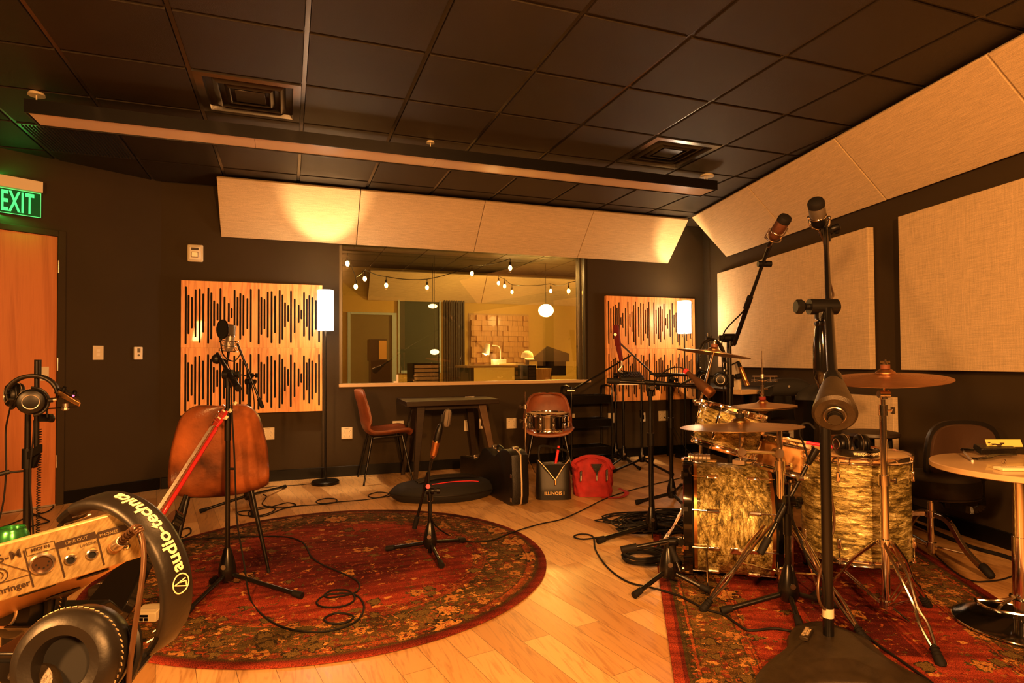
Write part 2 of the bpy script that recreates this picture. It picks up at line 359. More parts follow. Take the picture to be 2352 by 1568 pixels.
# ------------------------------------------------------------------ mesh builder
def frame(d):
    d = Vector(d).normalized(); a = Vector((0, 0, 1)) if abs(d.z) < .9 else Vector((1, 0, 0))
    x = a.cross(d).normalized(); return x, d.cross(x).normalized(), d
def smooth(pts, k=6, closed=False):
    P = [Vector(p) for p in pts]; n = len(P); out = []
    rng = range(n if closed else n-1)
    for i in rng:
        g = (lambda j: P[j % n]) if closed else (lambda j: P[max(0, min(n-1, j))])
        a, b, c, d = g(i-1), g(i), g(i+1), g(i+2)
        for s in range(k):
            t = s/k
            out.append(.5*((2*b)+(c-a)*t+(2*a-5*b+4*c-d)*t*t+(3*b-a-3*c+d)*t**3))
    if not closed: out.append(P[-1])
    return out
class MB:
    def __init__(s): s.v = []; s.f = []
    def add(s, vs, fs):
        k = len(s.v); s.v += [Vector(p) for p in vs]; s.f += [tuple(i+k for i in f) for f in fs]; return s
    def obox(s, o, x, y, z):
        o, x, y, z = map(Vector, (o, x, y, z))
        vs = [o, o+x, o+x+y, o+y, o+z, o+x+z, o+x+y+z, o+y+z]
        fs = [(0, 3, 2, 1), (4, 5, 6, 7), (0, 1, 5, 4), (1, 2, 6, 5), (2, 3, 7, 6), (3, 0, 4, 7)]
        if x.cross(y).dot(z) < 0: fs = [tuple(reversed(f)) for f in fs]
        return s.add(vs, fs)
    def box(s, c, d, rz=0.):
        c = Vector(c); m = Matrix.Rotation(rz, 3, 'Z'); x = m @ Vector((d[0], 0, 0)); y = m @ Vector((0, d[1], 0)); z = Vector((0, 0, d[2]))
        return s.obox(c-x/2-y/2-z/2, x, y, z)
    def cyl(s, a, b, r0, r1=None, n=14, caps=True):
        a, b = Vector(a), Vector(b); r1 = r0 if r1 is None else r1; x, y, d = frame(b-a); vs = []
        for p, r in ((a, r0), (b, r1)):
            for i in range(n):
                t = 2*math.pi*i/n; vs.append(p+x*(r*math.cos(t))+y*(r*math.sin(t)))
        fs = [(i, (i+1) % n, n+(i+1) % n, n+i) for i in range(n)]
        if caps: fs += [tuple(range(n-1, -1, -1)), tuple(range(n, 2*n))]
        return s.add(vs, fs)
    def lathe(s, base, axis, prof, n=32, closed=False):
        base = Vector(base); x, y, d = frame(axis); vs = []; fs = []; m = len(prof)
        for r, h in prof:
            for i in range(n):
                t = 2*math.pi*i/n; vs.append(base+d*h+x*(r*math.cos(t))+y*(r*math.sin(t)))
        for j in range(m if closed else m-1):
            for i in range(n):
                a = j*n; c = ((j+1) % m)*n; fs.append((a+i, a+(i+1) % n, c+(i+1) % n, c+i))
        if not closed:
            if prof[0][0] > 1e-5: fs.append(tuple(range(n-1, -1, -1)))
            if prof[-1][0] > 1e-5: fs.append(tuple((m-1)*n+i for i in range(n)))
        return s.add(vs, fs)
    def surf(s, base, axis, prof, n=32):  # lathe without caps
        base = Vector(base); x, y, d = frame(axis); vs = []; fs = []
        for r, h in prof:
            for i in range(n):
                t = 2*math.pi*i/n; vs.append(base+d*h+x*(r*math.cos(t))+y*(r*math.sin(t)))
        for j in range(len(prof)-1):
            for i in range(n): fs.append((j*n+i, j*n+(i+1) % n, (j+1)*n+(i+1) % n, (j+1)*n+i))
        return s.add(vs, fs)
    def tube(s, pts, r, n=8, closed=False, flat=None):
        P = [Vector(p) for p in pts]; m = len(P); vs = []; fs = []
        d0 = (P[1]-P[0]).normalized(); x = frame(d0)[0]
        for i in range(m):
            a = P[(i-1) % m] if (closed or i > 0) else P[i]; b = P[(i+1) % m] if (closed or i < m-1) else P[i]
            d = (b-a)
            if d.length < 1e-9: d = d0.copy()
            d.normalize(); x = (x-d*x.dot(d))
            if x.length < 1e-6: x = frame(d)[0]
            x.normalize(); y = d.cross(x); rr = r[i] if isinstance(r, (list, tuple)) else r
            for k in range(n):
                t = 2*math.pi*k/n; vs.append(P[i]+x*(rr*math.cos(t))+y*(rr*math.sin(t)))
        for i in range(m if closed else m-1):
            j = (i+1) % m
            for k in range(n): fs.append((i*n+k, i*n+(k+1) % n, j*n+(k+1) % n, j*n+k))
        if not closed: fs += [tuple(range(n-1, -1, -1)), tuple((m-1)*n+k for k in range(n))]
        return s.add(vs, fs)
    def ball(s, c, r, n=14, sc=(1, 1, 1)):
        c = Vector(c); prof = []; h = n//2+1; vs = []; fs = []
        for j in range(h+1):
            p = math.pi*j/h
            for i in range(n):
                t = 2*math.pi*i/n; vs.append(c+Vector((r*sc[0]*math.sin(p)*math.cos(t), r*sc[1]*math.sin(p)*math.sin(t), r*sc[2]*math.cos(p))))
        for j in range(h):
            for i in range(n): fs.append((j*n+i, (j+1)*n+i, (j+1)*n+(i+1) % n, j*n+(i+1) % n))
        return s.add(vs, fs)
    def torus(s, c, axis, R, r, n=28, m=8, e=1., ex=None):
        x, y, d = frame(axis)
        if ex is not None: x = Vector(ex).normalized(); y = d.cross(x).normalized()
        c = Vector(c); return s.tube([c+x*(R*math.cos(2*math.pi*i/n))+y*(R*e*math.sin(2*math.pi*i/n)) for i in range(n)], r, m, closed=True)
    def prism(s, poly, ext):
        n = len(poly); ext = Vector(ext); P = [Vector(p) for p in poly]; vs = P+[p+ext for p in P]
        nrm = Vector((0, 0, 0))
        for i in range(n): nrm += P[i].cross(P[(i+1) % n])
        fl = nrm.dot(ext) > 0
        fs = [(i, (i+1) % n, n+(i+1) % n, n+i) for i in range(n)]+[tuple(range(n-1, -1, -1)), tuple(range(n, 2*n))]
        if not fl: fs = [tuple(reversed(f)) for f in fs]
        return s.add(vs, fs)
    def grid(s, fn, nu, nv):
        vs = [fn(i/nu, j/nv) for j in range(nv+1) for i in range(nu+1)]
        fs = [(j*(nu+1)+i, j*(nu+1)+i+1, (j+1)*(nu+1)+i+1, (j+1)*(nu+1)+i) for j in range(nv) for i in range(nu)]
        return s.add(vs, fs)
    def text(s, body, fn, size=1., ext=0., bold=0., space=1., lw=1):
        cu = bpy.data.curves.new('t', 'FONT'); cu.body = body; cu.size = size; cu.extrude = ext; cu.offset = bold
        cu.align_x = 'CENTER'; cu.align_y = 'CENTER'; cu.space_character = space; cu.resolution_u = 3
        o = bpy.data.objects.new('t', cu); S.collection.objects.link(o)
        me = bpy.data.meshes.new_from_object(o); k = len(s.v)
        for v in me.vertices: s.v.append(Vector(fn(v.co)))
        for p in me.polygons: s.f.append(tuple(k+i for i in p.vertices))
        bpy.data.objects.remove(o); bpy.data.meshes.remove(me); bpy.data.curves.remove(cu); return s
    def textfit(s, body, fn, w, h, **k):
        t0 = MB().text(body, lambda p: p.copy(), size=1., **k); xs = [p.x for p in t0.v]; ys = [p.y for p in t0.v]
        cx, cy = (min(xs)+max(xs))/2, (min(ys)+max(ys))/2; sx, sy = w/(max(xs)-min(xs)), h/(max(ys)-min(ys))
        return s.add([fn(Vector(((p.x-cx)*sx, (p.y-cy)*sy, p.z))) for p in t0.v], t0.f)
    def build(s, name, m, parent=None, bevel=0., label=None, solid=0., subs=0, sharp=38, weld=False, off=None):
        root = Vector((0, 0, 0)); p = parent
        while p is not None: root += p.location; p = p.parent
        if parent is None and off is not None: root = Vector(off)
        me = bpy.data.meshes.new(name); me.from_pydata([tuple(v-root) for v in s.v], [], s.f); me.update()
        if weld:
            bm = bmesh.new(); bm.from_mesh(me); bmesh.ops.remove_doubles(bm, verts=bm.verts, dist=1e-5); bmesh.ops.recalc_face_normals(bm, faces=bm.faces); bm.to_mesh(me); bm.free()
        me.polygons.foreach_set('use_smooth', [True]*len(me.polygons)); me.set_sharp_from_angle(angle=math.radians(sharp))
        me.materials.append(MATS[m])
        o = bpy.data.objects.new(name, me); S.collection.objects.link(o)
        if parent is not None: o.parent = parent
        elif off is not None: o.location = off
        if solid:
            md = o.modifiers.new('solid', 'SOLIDIFY'); md.thickness = solid; md.offset = 0
        if bevel:
            md = o.modifiers.new('bevel', 'BEVEL'); md.width = bevel; md.segments = 2; md.limit_method = 'ANGLE'; md.angle_limit = math.radians(40)
        if subs:
            md = o.modifiers.new('subs', 'SUBSURF'); md.levels = subs; md.render_levels = subs
        if label: o['label'] = label
        return o
def tag(o, label=None, cat=None, group=None, kind=None):
    if label: o['label'] = label
    if cat: o['category'] = cat
    if group: o['group'] = group
    if kind: o['kind'] = kind
    return o
def thing(name, label, cat, loc=(0, 0, 0), group=None):
    o = bpy.data.objects.new(name, None); S.collection.objects.link(o); o.location = loc; o.empty_display_size = .05
    return tag(o, label, cat, group)
def struct(mb, name, m, **k): return tag(mb.build(name, m, **k), kind='structure')
def copy_tree(o, parent=None):
    c = o.copy(); S.collection.objects.link(c)
    if parent is not None: c.parent = parent
    for ch in list(o.children): copy_tree(ch, c)
    return c
# ================================================================== THE ROOM
HC = 2.7624; YB = 6.22; CL = V(-1.072, YB, 0)
LD = V(-math.cos(math.radians(31.2)), -math.sin(math.radians(31.2)), 0)      # along the left wall, away from the corner
LN = V(math.sin(math.radians(31.2)), -math.cos(math.radians(31.2)), 0)       # its normal into the room
RD = V(math.sin(math.radians(12.54)), math.cos(math.radians(12.54)), 0)      # along the right wall, away from the camera
RN = V(-math.cos(math.radians(12.54)), math.sin(math.radians(12.54)), 0)     # its normal into the room
RP = V(4.049, 2.689, 0); RC = RP + RD*((YB-RP.y)/RD.y)
def onleft(x, y, off=0.): return PPL(x, y, CL+LN*off, LN)
def onright(x, y, off=0.): return PPL(x, y, RP+RN*off, RN)

mb = MB(); mb.box((1.2, 4.3, -.05), (9.4, 14.4, .1)); struct(mb, 'floor', 'floor_maple')
# ceiling: one panel of tiles in a dropped grid
OX, OY, T = -1.1316, 2.5423, .6096
mb = MB(); mb.box((1.2, 1.6, HC+.06), (9.4, 9.3, .08))
for i in range(-6, 12):
    for j in range(-8, 7):
        x0, y0 = OX+i*T, OY+j*T
        if (i, j) in ((1, 2), (6, 2)): continue
        mb.box((x0+T/2, y0+T/2, HC+.012), (T-.030, T-.030, .024))
ceil = struct(mb, 'ceiling', 'tile_black')
mb = MB()
for i in range(-6, 13): mb.box((OX+i*T, 1.7, HC+.014), (.022, 9.2, .012))
for j in range(-8, 8): mb.box((1.2, OY+j*T, HC+.0155), (9.4, .022, .010))
g = mb.build('ceiling_grid', 'grid_black', ceil)

# back wall with the window opening
WX0, WX1, WZ0, WZ1 = .478, 3.228, .905, 2.36
mb = MB(); TH = .16
for x0, x1, z0, z1 in ((-1.35, WX0, 0, HC+.05), (WX1, 5.2, 0, HC+.05), (WX0, WX1, 0, WZ0), (WX0, WX1, WZ1, HC+.05)):
    mb.obox((x0, YB, z0), (x1-x0, 0, 0), (0, TH, 0), (0, 0, z1-z0))
struct(mb, 'wall_back', 'wall')
mb = MB(); mb.obox(CL-LD*0+LN*0, LD*5.2, -LN*.14, Z*(HC+.05)); struct(mb, 'wall_left', 'wall')
mb = MB(); mb.obox(RC+RD*.02, -RD*9.5, -RN*.14, Z*(HC+.05)); struct(mb, 'wall_right', 'wall')
mb = MB(); mb.box((-.2, -2.95, 1.4), (8.6, .1, 2.8)); struct(mb, 'wall_front', 'panel_fabric')
mb = MB(); mb.box((-4.35, .3, 1.4), (.1, 7.0, 2.8)); struct(mb, 'wall_side', 'wall')
# baseboards
mb = MB(); mb.obox((-1.06, YB-.014, 0), (RC.x+1.05, 0, 0), (0, .013, 0), (0, 0, .102)); struct(mb, 'baseboard_back', 'base_black', bevel=.003)
mb = MB(); mb.obox(CL+LD*.006+LN*.001, LD*.72, LN*.013, Z*.102); struct(mb, 'baseboard_left', 'base_black', bevel=.003)
mb = MB(); mb.obox(RC+RN*.001-RD*.02, -RD*8.5, RN*.013, Z*.102); struct(mb, 'baseboard_right', 'base_black', bevel=.003)
# narrow corner trim on the right wall
mb = MB(); mb.obox(RC+RN*.002-RD*.03, -RD*.16, RN*.012, Z*(HC-.001)); struct(mb, 'trim_1', 'wall')

# door in the left wall
du = .772
mb = MB()
for a, w, z0, z1 in ((.724, .052, 0, 2.19), (.724+.052+.93, .052, 0, 2.19), (.724+.052, .93, 2.142, 2.19)):
    mb.obox(CL+LD*a+LN*.001+Z*z0, LD*w, LN*.028, Z*(z1-z0))
fr = struct(mb, 'trim_2', 'wall', bevel=.003)
mb = MB(); mb.obox(CL+LD*(du+.006)+LN*.002+Z*.012, LD*.92, LN*.018, Z*2.128); dr = struct(mb, 'door_1', 'door_wood', bevel=.002)
mb = MB()
for z in (.35, 1.12, 1.9):
    mb.cyl(CL+LD*(du+.001)+LN*.028+Z*(z-.05), CL+LD*(du+.001)+LN*.028+Z*(z+.05), .006, n=10)
mb.build('hinge', 'chrome_dull', dr)
p = onleft(102, 858, .022)
mb = MB(); mb.obox(p-LD*.028-Z*.055, LD*.056, LN*.004, Z*.11); mb.build('latch_plate', 'cream_plastic', dr, bevel=.001)
mb = MB(); mb.obox(CL+LD*(du+.006)+LN*.021+Z*.004, LD*.92, LN*.006, Z*.012); mb.build('door_sweep', 'silver', dr)

# window: frame, sill, two panes of glass
mb = MB(); fy = YB+.02
for x0, x1, z0, z1 in ((WX0, WX0+.035, WZ0, WZ1), (WX1-.085, WX1-.055, WZ0, WZ1), (WX1-.02, WX1, WZ0, WZ1), (WX0, WX1, WZ1-.03, WZ1)):
    mb.obox((x0+.001, fy+.02, z0), (x1-x0-.002, 0, 0), (0, .10, 0), (0, 0, z1-z0))
wf = struct(mb, 'window_1', 'window_frame', bevel=.002)
mb = MB(); mb.obox((WX0+.03, fy+.05, WZ0), (WX1-WX0-.06, 0, 0), (0, .008, 0), (0, 0, WZ1-WZ0)); mb.build('glass_pane', 'window_glass', wf)
mb = MB(); mb.obox((WX0-.005, YB-.018, WZ0-.028), (WX1-WX0+.03, 0, 0), (0, .16, 0), (0, 0, .034)); mb.build('window_sill', 'sill', wf, bevel=.003)
mb = MB(); mb.box((.93+.13, fy+.04, WZ0+.045), (.02, .012, .09)); mb.box((1.04, fy+.035, WZ0+.008), (.04, .03, .03)); mb.build('glass_clip', 'off_white', wf)

# ---------------------------------------------------- vents in the ceiling
def diffuser(cx, cy, label):
    t = thing('air_diffuser', label, 'air vent', (cx, cy, HC), 'square air vents in the ceiling')
    h = T/2-.014
    mb = MB()
    def ringq(r0, z0, r1, z1):
        c = [(-1, -1), (1, -1), (1, 1), (-1, 1)]
        vs = [V(cx+a*r0, cy+b*r0, z0) for a, b in c]+[V(cx+a*r1, cy+b*r1, z1) for a, b in c]
        mb.add(vs, [(i, (i+1) % 4, 4+(i+1) % 4, 4+i) for i in range(4)])
    ringq(h, HC-.004, h-.045, HC-.006); ringq(h-.045, HC-.006, h-.065, HC+.085); ringq(h, HC-.004, h, HC+.02)
    mb.build('rim', 'vent_black', t)
    for k, (r0, z0, r1, z1) in enumerate(((.175, -.004, .235, .045), (.115, .0, .175, .045))):
        mb = MB(); ringq(r1, HC+z1, r0, HC+z0); ringq(r0, HC+z0, r0-.006, HC+z0+.004); ringq(r0-.006, HC+z0+.004, r1-.01, HC+z1+.01); mb.build('louvre', 'vent_black', t)
    mb = MB(); mb.box((cx, cy, HC+.008), (.17, .17, .006)); mb.build('centre_plate', 'vent_black', t, bevel=.002)
    mb = MB(); mb.box((cx, cy, HC+.10), (.55, .55, .004)); mb.build('duct', 'mesh_black', t)
    return t
diffuser(OX+1.5*T, OY+2.5*T, 'square black ceiling air vent above the left slotted panels, larger in view')
diffuser(OX+6.5*T, OY+2.5*T, 'square black ceiling air vent near the right end of the long pendant light')
t = thing('return_grille', 'dark perforated return air grille in the ceiling at far left above the exit sign', 'air vent', (OX-.5*T, OY+4.5*T, HC))
mb = MB(); mb.box((OX-.5*T, OY+4.5*T, HC-.004), (T-.02, T-.02, .006)); mb.build('plate', 'vent_black', t)
mb = MB()
for k in range(26): mb.box((OX-.5*T-.27+k*.0216, OY+4.5*T, HC-.009), (.008, .54, .006))
mb.build('slats', 'mesh_black', t)

# ---------------------------------------------------- long pendant fixture
FX0, FX1, FY, FZ, FWD = -1.455, 3.505, 4.42, 2.60, .232
t = thing('linear_pendant', 'long black pendant light box with a frosted lens, unlit, hung below the ceiling tiles', 'ceiling light', ((FX0+FX1)/2, FY, FZ))
mb = MB()
for y in (FY-FWD/2, FY+FWD/2-.008): mb.obox((FX0, y, FZ), (FX1-FX0, 0, 0), (0, .008, 0), (0, 0, .082))
for x in (FX0, FX1-.008): mb.obox((x, FY-FWD/2+.008, FZ), (.008, 0, 0), (0, FWD-.016, 0), (0, 0, .082))
mb.obox((FX0+.008, FY-FWD/2+.008, FZ+.06), (FX1-FX0-.016, 0, 0), (0, FWD-.016, 0), (0, 0, .02)); mb.build('housing', 'black', t)
xs = [FX0+.012+k*(FX1-FX0-.024)/4 for k in range(5)]
for k in range(4):
    mb = MB(); mb.obox((xs[k]+.001, FY-FWD/2+.010, FZ+.008), (xs[k+1]-xs[k]-.002, 0, 0), (0, FWD-.020, 0), (0, 0, .008)); mb.build('lens', 'diffuser', t)
for x, r in ((-1.431, .045), (.995, .03), (3.485, .062)):
    mb = MB(); mb.cyl((x, FY, HC-.014), (x, FY, HC+.002), r, r*.9, n=24); c = mb.build('canopy', 'cream_plastic', t)
    mb = MB(); mb.cyl((x, FY, FZ+.07), (x, FY, HC-.01), .004, n=8)
    if x > 3: mb.cyl((x-.03, FY, FZ+.07), (x-.02, FY, HC-.01), .005, n=8)
    mb.build('hanger', 'cream_plastic', c)

# ---------------------------------------------------- slanted fabric panels between walls and ceiling
def slab(name, q, nrm, th, m, label, cat, group, edge=None):
    q = [Vector(p) for p in q]; c = sum(q, V(0, 0, 0))/4
    mb = MB(); mb.prism(q, Vector(nrm).normalized()*th)
    o = mb.build(name, m, bevel=.004, off=c); return tag(o, label, cat, group)
bz0, bz1, by0, by1 = 2.290, 2.727, 6.185, 5.775
bx = [-.582, .640, 1.860, 3.080, 4.296]
nn = V(0, by0-by1, 0).cross(V(1, 0, 0)); nb = V(0, 1, 0)*(bz1-bz0)+V(0, 0, 1)*(by0-by1); nb.normalize()
bl = ['slanted cream fabric panel above the left floor lamp, leftmost on the back wall',
      'slanted cream fabric panel over the left half of the window, second from the left',
      'slanted cream fabric panel over the right half of the window, third from the left',
      'slanted cream fabric panel above the right floor lamp, nearest the corner']
for k in range(4):
    x0, x1 = bx[k]+.003, bx[k+1]-.003
    slab('acoustic_panel', [(x0, by0, bz0), (x1, by0, bz0), (x1, by1, bz1), (x0, by1, bz1)], nb, .028, 'panel_fabric', bl[k], 'acoustic panel', 'slanted fabric panels under the ceiling')
s0 = (PPL(1668, 584, RP+RN*.035, RN)-RP).dot(RD)
rl = ['slanted cream fabric panel on the right wall nearest the room corner, behind the long microphone',
      'slanted cream fabric panel on the right wall directly above the two overhead microphones',
      'large slanted cream fabric panel on the right wall between the microphones and the frame edge',
      'slanted cream fabric panel cut by the top right corner of the photo']
for k in range(4):
    a, b_ = s0-k*1.219-.006, s0-(k+1)*1.219+.006
    P0 = lambda s, o, z: RP+RD*s+RN*o+Z*z
    nr = (-RN)*(bz1-bz0)+Z*.41
    slab('acoustic_panel', [P0(a, .035, bz0), P0(b_, .035, bz0), P0(b_, .445, bz1), P0(a, .445, bz1)], nr, .028, 'panel_fabric', rl[k], 'acoustic panel', 'slanted fabric panels under the ceiling')
# flat panels on the right wall
def flatpanel(s_a, s_b, z0, z1, label):
    o = slab('acoustic_panel', [RP+RD*s_a+RN*.012+Z*z0, RP+RD*s_b+RN*.012+Z*z0, RP+RD*s_b+RN*.012+Z*z1, RP+RD*s_a+RN*.012+Z*z1], RN, .05, 'panel_fabric', label, 'acoustic panel', 'upright fabric panels on the right wall')
def s_of(x, y, off=.062): return (onright(x, y, off)-RP).dot(RD)
flatpanel(s_of(1648, 700), s_of(1996, 700), 1.045, 2.128, 'upright cream fabric panel on the right wall behind the microphone stands')
a = s_of(2066, 700); flatpanel(a, a-2.4, 1.045, 2.135, 'upright cream fabric panel at the right edge of the photo above the drum throne')

# ---------------------------------------------------- slotted wooden tiles
SLOTS = [(.063, .09, .95), (.10, .215, .80), (.145, .245, .715), (.192, .128, .845), (.247, .118, .93), (.297, .19, .775), (.364, .097, .94), (.405, .167, .877), (.443, .287, .68), (.49, .33, .592), (.53, .10, .925), (.585, .225, .77), (.644, .32, .61), (.685, .40, .55), (.724, .117, .825), (.766, .225, .67), (.804, .165, .88), (.848, .195, .82), (.904, .238, .715), (.952, .095, .915)]
def slot_tile(x0, z0, label, group, flip=False):
    t = thing('slotted_panel', label, 'acoustic panel', (x0+.305, YB-.05, z0+.305), group)
    yF = YB-.055; W_ = .6085; mb = MB(); xs = 0.
    def q(x, z, y=yF): return V(x0+(W_-x if flip else x), y, z0+z)
    w = .0172; px = 0.
    def face(pts):
        k = len(mb.v); mb.v += [q(*p) for p in pts]; r = list(range(k, k+len(pts)))
        mb.f.append(tuple(r if not flip else reversed(r)))
    for u, t0, t1 in SLOTS:
        c = u*W_; a, b_ = c-w/2, c+w/2; zt, zb = W_*(1-t0), W_*(1-t1); rr = w/2
        face([(px, 0), (a, 0), (a, W_), (px, W_)])
        arc = [(c+rr*math.cos(g), g) for g in [math.pi*k/6 for k in range(7)]]
        face([(a, 0), (b_, 0)]+[(x, zb-rr*math.sin(g)+rr) for x, g in arc])
        face([(b_, W_), (a, W_)]+[(x, zt+rr*math.sin(g)-rr) for x, g in reversed(arc)])
        for (xa, za), (xb, zb_) in (((a, zb+rr), (a, zt-rr)), ((b_, zt-rr), (b_, zb+rr))):
            k = len(mb.v); mb.v += [q(xa, za), q(xb, zb_), q(xb, zb_, yF+.009), q(xa, za, yF+.009)]; mb.f.append((k, k+1, k+2, k+3))
        px = b_
    face([(px, 0), (W_, 0), (W_, W_), (px, W_)])
    mb.obox((x0, yF+.0005, z0), (0, .045, 0), (.003, 0, 0), (0, 0, W_)); mb.obox((x0+W_-.003, yF+.0005, z0), (.003, 0, 0), (0, .045, 0), (0, 0, W_))
    mb.obox((x0+.003, yF+.0005, z0), (W_-.006, 0, 0), (0, .045, 0), (0, 0, .003)); mb.obox((x0+.003, yF+.0005, z0+W_-.003), (W_-.006, 0, 0), (0, .045, 0), (0, 0, .003))
    mb.build('face_board', 'slot_wood', t)
    mb = MB(); mb.box((x0+W_/2, yF+.013, z0+W_/2), (W_-.01, .006, W_-.01)); mb.build('backing', 'mesh_black', t)
for gx, nm, side in ((-.903, 'left slotted wood panels', 'beside the left floor lamp'), (3.437, 'right slotted wood panels', 'behind the right floor lamp')):
    for i in range(2):
        for j in range(2):
            pos = ('lower', 'upper')[j]+' '+('left', 'right')[i]
            slot_tile(gx+i*.6096, .655+j*.6096, '%s of the four slotted wooden panels %s' % (pos, side), nm, flip=(gx > 3))

# ---------------------------------------------------- wall plates
def wplate(c, ax, n, w, h, name, label, m='cream_plastic', kind='outlet', group=None):
    c = Vector(c); t = thing(name, label, 'wall plate' if kind != 'outlet' else 'power outlet', c, group)
    mb = MB(); mb.obox(c-ax*w/2-Z*h/2+n*.001, ax*w, n*.006, Z*h); mb.build('plate', m, t, bevel=.002)
    if kind == 'outlet':
        for sx in ((-.25, .25) if w > .1 else (0,)):
            for sz in (-.21, .17):
                p = c+ax*(w*sx)+Z*(h*sz); mb = MB(); mb.cyl(p+n*.007, p+n*.0085, .0165, n=18); r = mb.build('socket', 'off_white', t)
                mb = MB()
                for dx, dz in ((-.006, .004), (.006, .004), (0, -.007)): mb.obox(p+ax*(dx-.0013)+Z*(dz-.004)+n*.0085, ax*.0026, n*.0008, Z*.008)
                mb.build('slots', 'black', r)
        mb = MB()
        for k in range(4): mb.obox(c+ax*(-.022+k*.012)+Z*(h*.5-.012)+n*.007, ax*.008, n*.0006, Z*.004)
        mb.build('print', 'ink', t)
    return t
AX = V(1, 0, 0); NB = V(0, -1, 0); og = 'power outlets low on the back wall'
for x, z, w, h, lab in ((-.175, .452, .118, .114, 'cream four socket outlet right of the big leather chair back'), (.551, .425, .105, .114, 'cream four socket outlet right of the left floor lamp pole'),
                        (1.056, .475, .112, .10, 'cream outlet behind the leather side chair at the table'), (1.80, .446, .10, .114, 'cream outlet seen between the table legs'),
                        (2.285, .451, .114, .114, 'cream four socket outlet right of the dark table'), (3.002, .471, .09, .114, 'cream outlet seen through the black cart'),
                        (3.525, .461, .10, .114, 'cream outlet right of the black cart'), (4.21, .461, .105, .118, 'cream outlet with a black cord plugged in, right of the microphone stands')):
    wplate((x, YB, z), AX, NB, w, h, 'power_outlet', lab, group=og)
for x, z, lab in ((1.95, .46, 'small brown switch plate between the table legs'), (3.94, .456, 'small plate with a dark socket behind the tallest microphone stands')):
    t = wplate((x, YB, z), AX, NB, .07, .105, 'wall_plate', lab, m='off_white', kind='plate')
    mb = MB(); mb.box((x, YB-.0075, z), (.03, .003, .05)); mb.build('insert', 'black', t)
c = onleft(225, 810); ll = LD*-1
t = wplate(c, ll, LN, .078, .118, 'light_switch', 'cream rocker light switch on the dark wall right of the door', kind='plate')
for dz in (-.016, .017):
    mb = MB(); mb.obox(c-ll*.010+Z*(dz-.013)+LN*.007, ll*.022, LN*.003, Z*.026); mb.build('rocker', 'white_plastic', t, bevel=.001)
mb = MB(); mb.obox(c-ll*.016-Z*.03+LN*.007, ll*.003, LN*.002, Z*.06); mb.build('slider', 'off_white', t)
c = onleft(316, 811); t = thing('thermostat', 'small white thermostat with grey display on the dark left wall', 'thermostat', c)
mb = MB(); mb.obox(c-ll*.034-Z*.056+LN*.001, ll*.068, LN*.024, Z*.112); mb.build('body', 'white_plastic', t, bevel=.006)
mb = MB(); mb.obox(c-ll*.011+Z*.006+LN*.0255, ll*.024, LN*.001, Z*.036); mb.build('display', 'lcd', t)
mb = MB(); mb.cyl(c+Z*-.018+LN*.025, c+Z*-.018+LN*.028, .009, n=14); mb.build('button', 'lcd', t)
c = V(-.795, YB, 2.13); t = thing('strobe_alarm', 'cream fire alarm strobe high on the back wall above the left slotted panels', 'fire alarm', c)
mb = MB(); mb.box(c+V(0, -.014, 0), (.132, .026, .158)); mb.build('back_box', 'cream_plastic', t, bevel=.012)
mb = MB(); mb.box(c+V(0, -.034, -.003), (.10, .018, .125)); mb.build('cover', 'white_plastic', t, bevel=.01)
mb = MB(); mb.box(c+V(0, -.048, -.018), (.058, .014, .05)); mb.build('strobe_lens', 'chrome_dull', t, bevel=.005)
mb = MB(); mb.box(c+V(0, -.044, .035), (.06, .004, .022)); mb.build('label_panel', 'bronze_iron', t)
c = onright(1863, 942, .0); t = wplate(c, RD, RN, .115, .115, 'wall_plate', 'black framed wall plate low on the right wall behind the counterweight', m='black', kind='plate')
mb = MB(); mb.obox(c-RD*.045-Z*.03+RN*.007, RD*.03, RN*.003, Z*.06); mb.obox(c+RD*.018-Z*.03+RN*.007, RD*.03, RN*.003, Z*.06); mb.build('insert', 'off_white', t)
c = onright(1818, 990, .0); wplate(c, RD, RN, .075, .115, 'power_outlet', 'cream outlet on the right wall behind the snare drum stick', group='')

# ---------------------------------------------------- exit sign
def exq(x, y): return onleft(x, y, .06)
a = onleft(94, 449, .03); t = thing('exit_sign', 'green lit EXIT sign with cream housing above the wooden door', 'exit sign', a)
ex = LD*-1; x1 = a - ex*.0; top = 2.535; w = .33
o_ = V(a.x, a.y, 0)-ex*w
mb = MB(); mb.obox(o_-LN*.028+Z*2.458, ex*w, LN*.085, Z*.085); mb.build('housing', 'off_white', t, bevel=.003)
mb = MB(); mb.obox(o_+ex*.004+LN*.010+Z*2.268, ex*(w-.008), LN*.006, Z*.188); mb.build('sign_plate', 'exit_plate', t)
mb = MB()
for q0, dx, dz in ((0, w-.008, .004), (1, w-.008, .004)): mb.obox(o_+ex*.004+LN*.009+Z*(2.266+q0*.186), ex*dx, LN*.008, Z*dz)
for s in (.003, w-.007): mb.obox(o_+ex*s+LN*.009+Z*2.268, ex*.004, LN*.008, Z*.188)
mb.build('lit_edge', 'exit_edge', t)
mb = MB(); cc = o_+ex*(w-.146)+Z*2.362+LN*.0175
mb.textfit('EXIT', lambda p: cc+ex*p.x+Z*p.y+LN*p.z, .200, .158, ext=.0006, bold=.02, space=1.08); mb.build('letters', 'exit_letter', t)
l = light('AREA', 'exit_sign_glow', o_+ex*(w*.5)+LN*.03+Z*2.255, .55, (.02, 1., .12), .28, o_+ex*(w*.5)+LN*.03, .02)
l = light('AREA', 'exit_sign_uplight', o_+ex*(w*.5)+LN*.03+Z*2.56, .30, (.02, 1., .12), .28, o_+ex*(w*.5)+LN*.03+Z*3, .02)

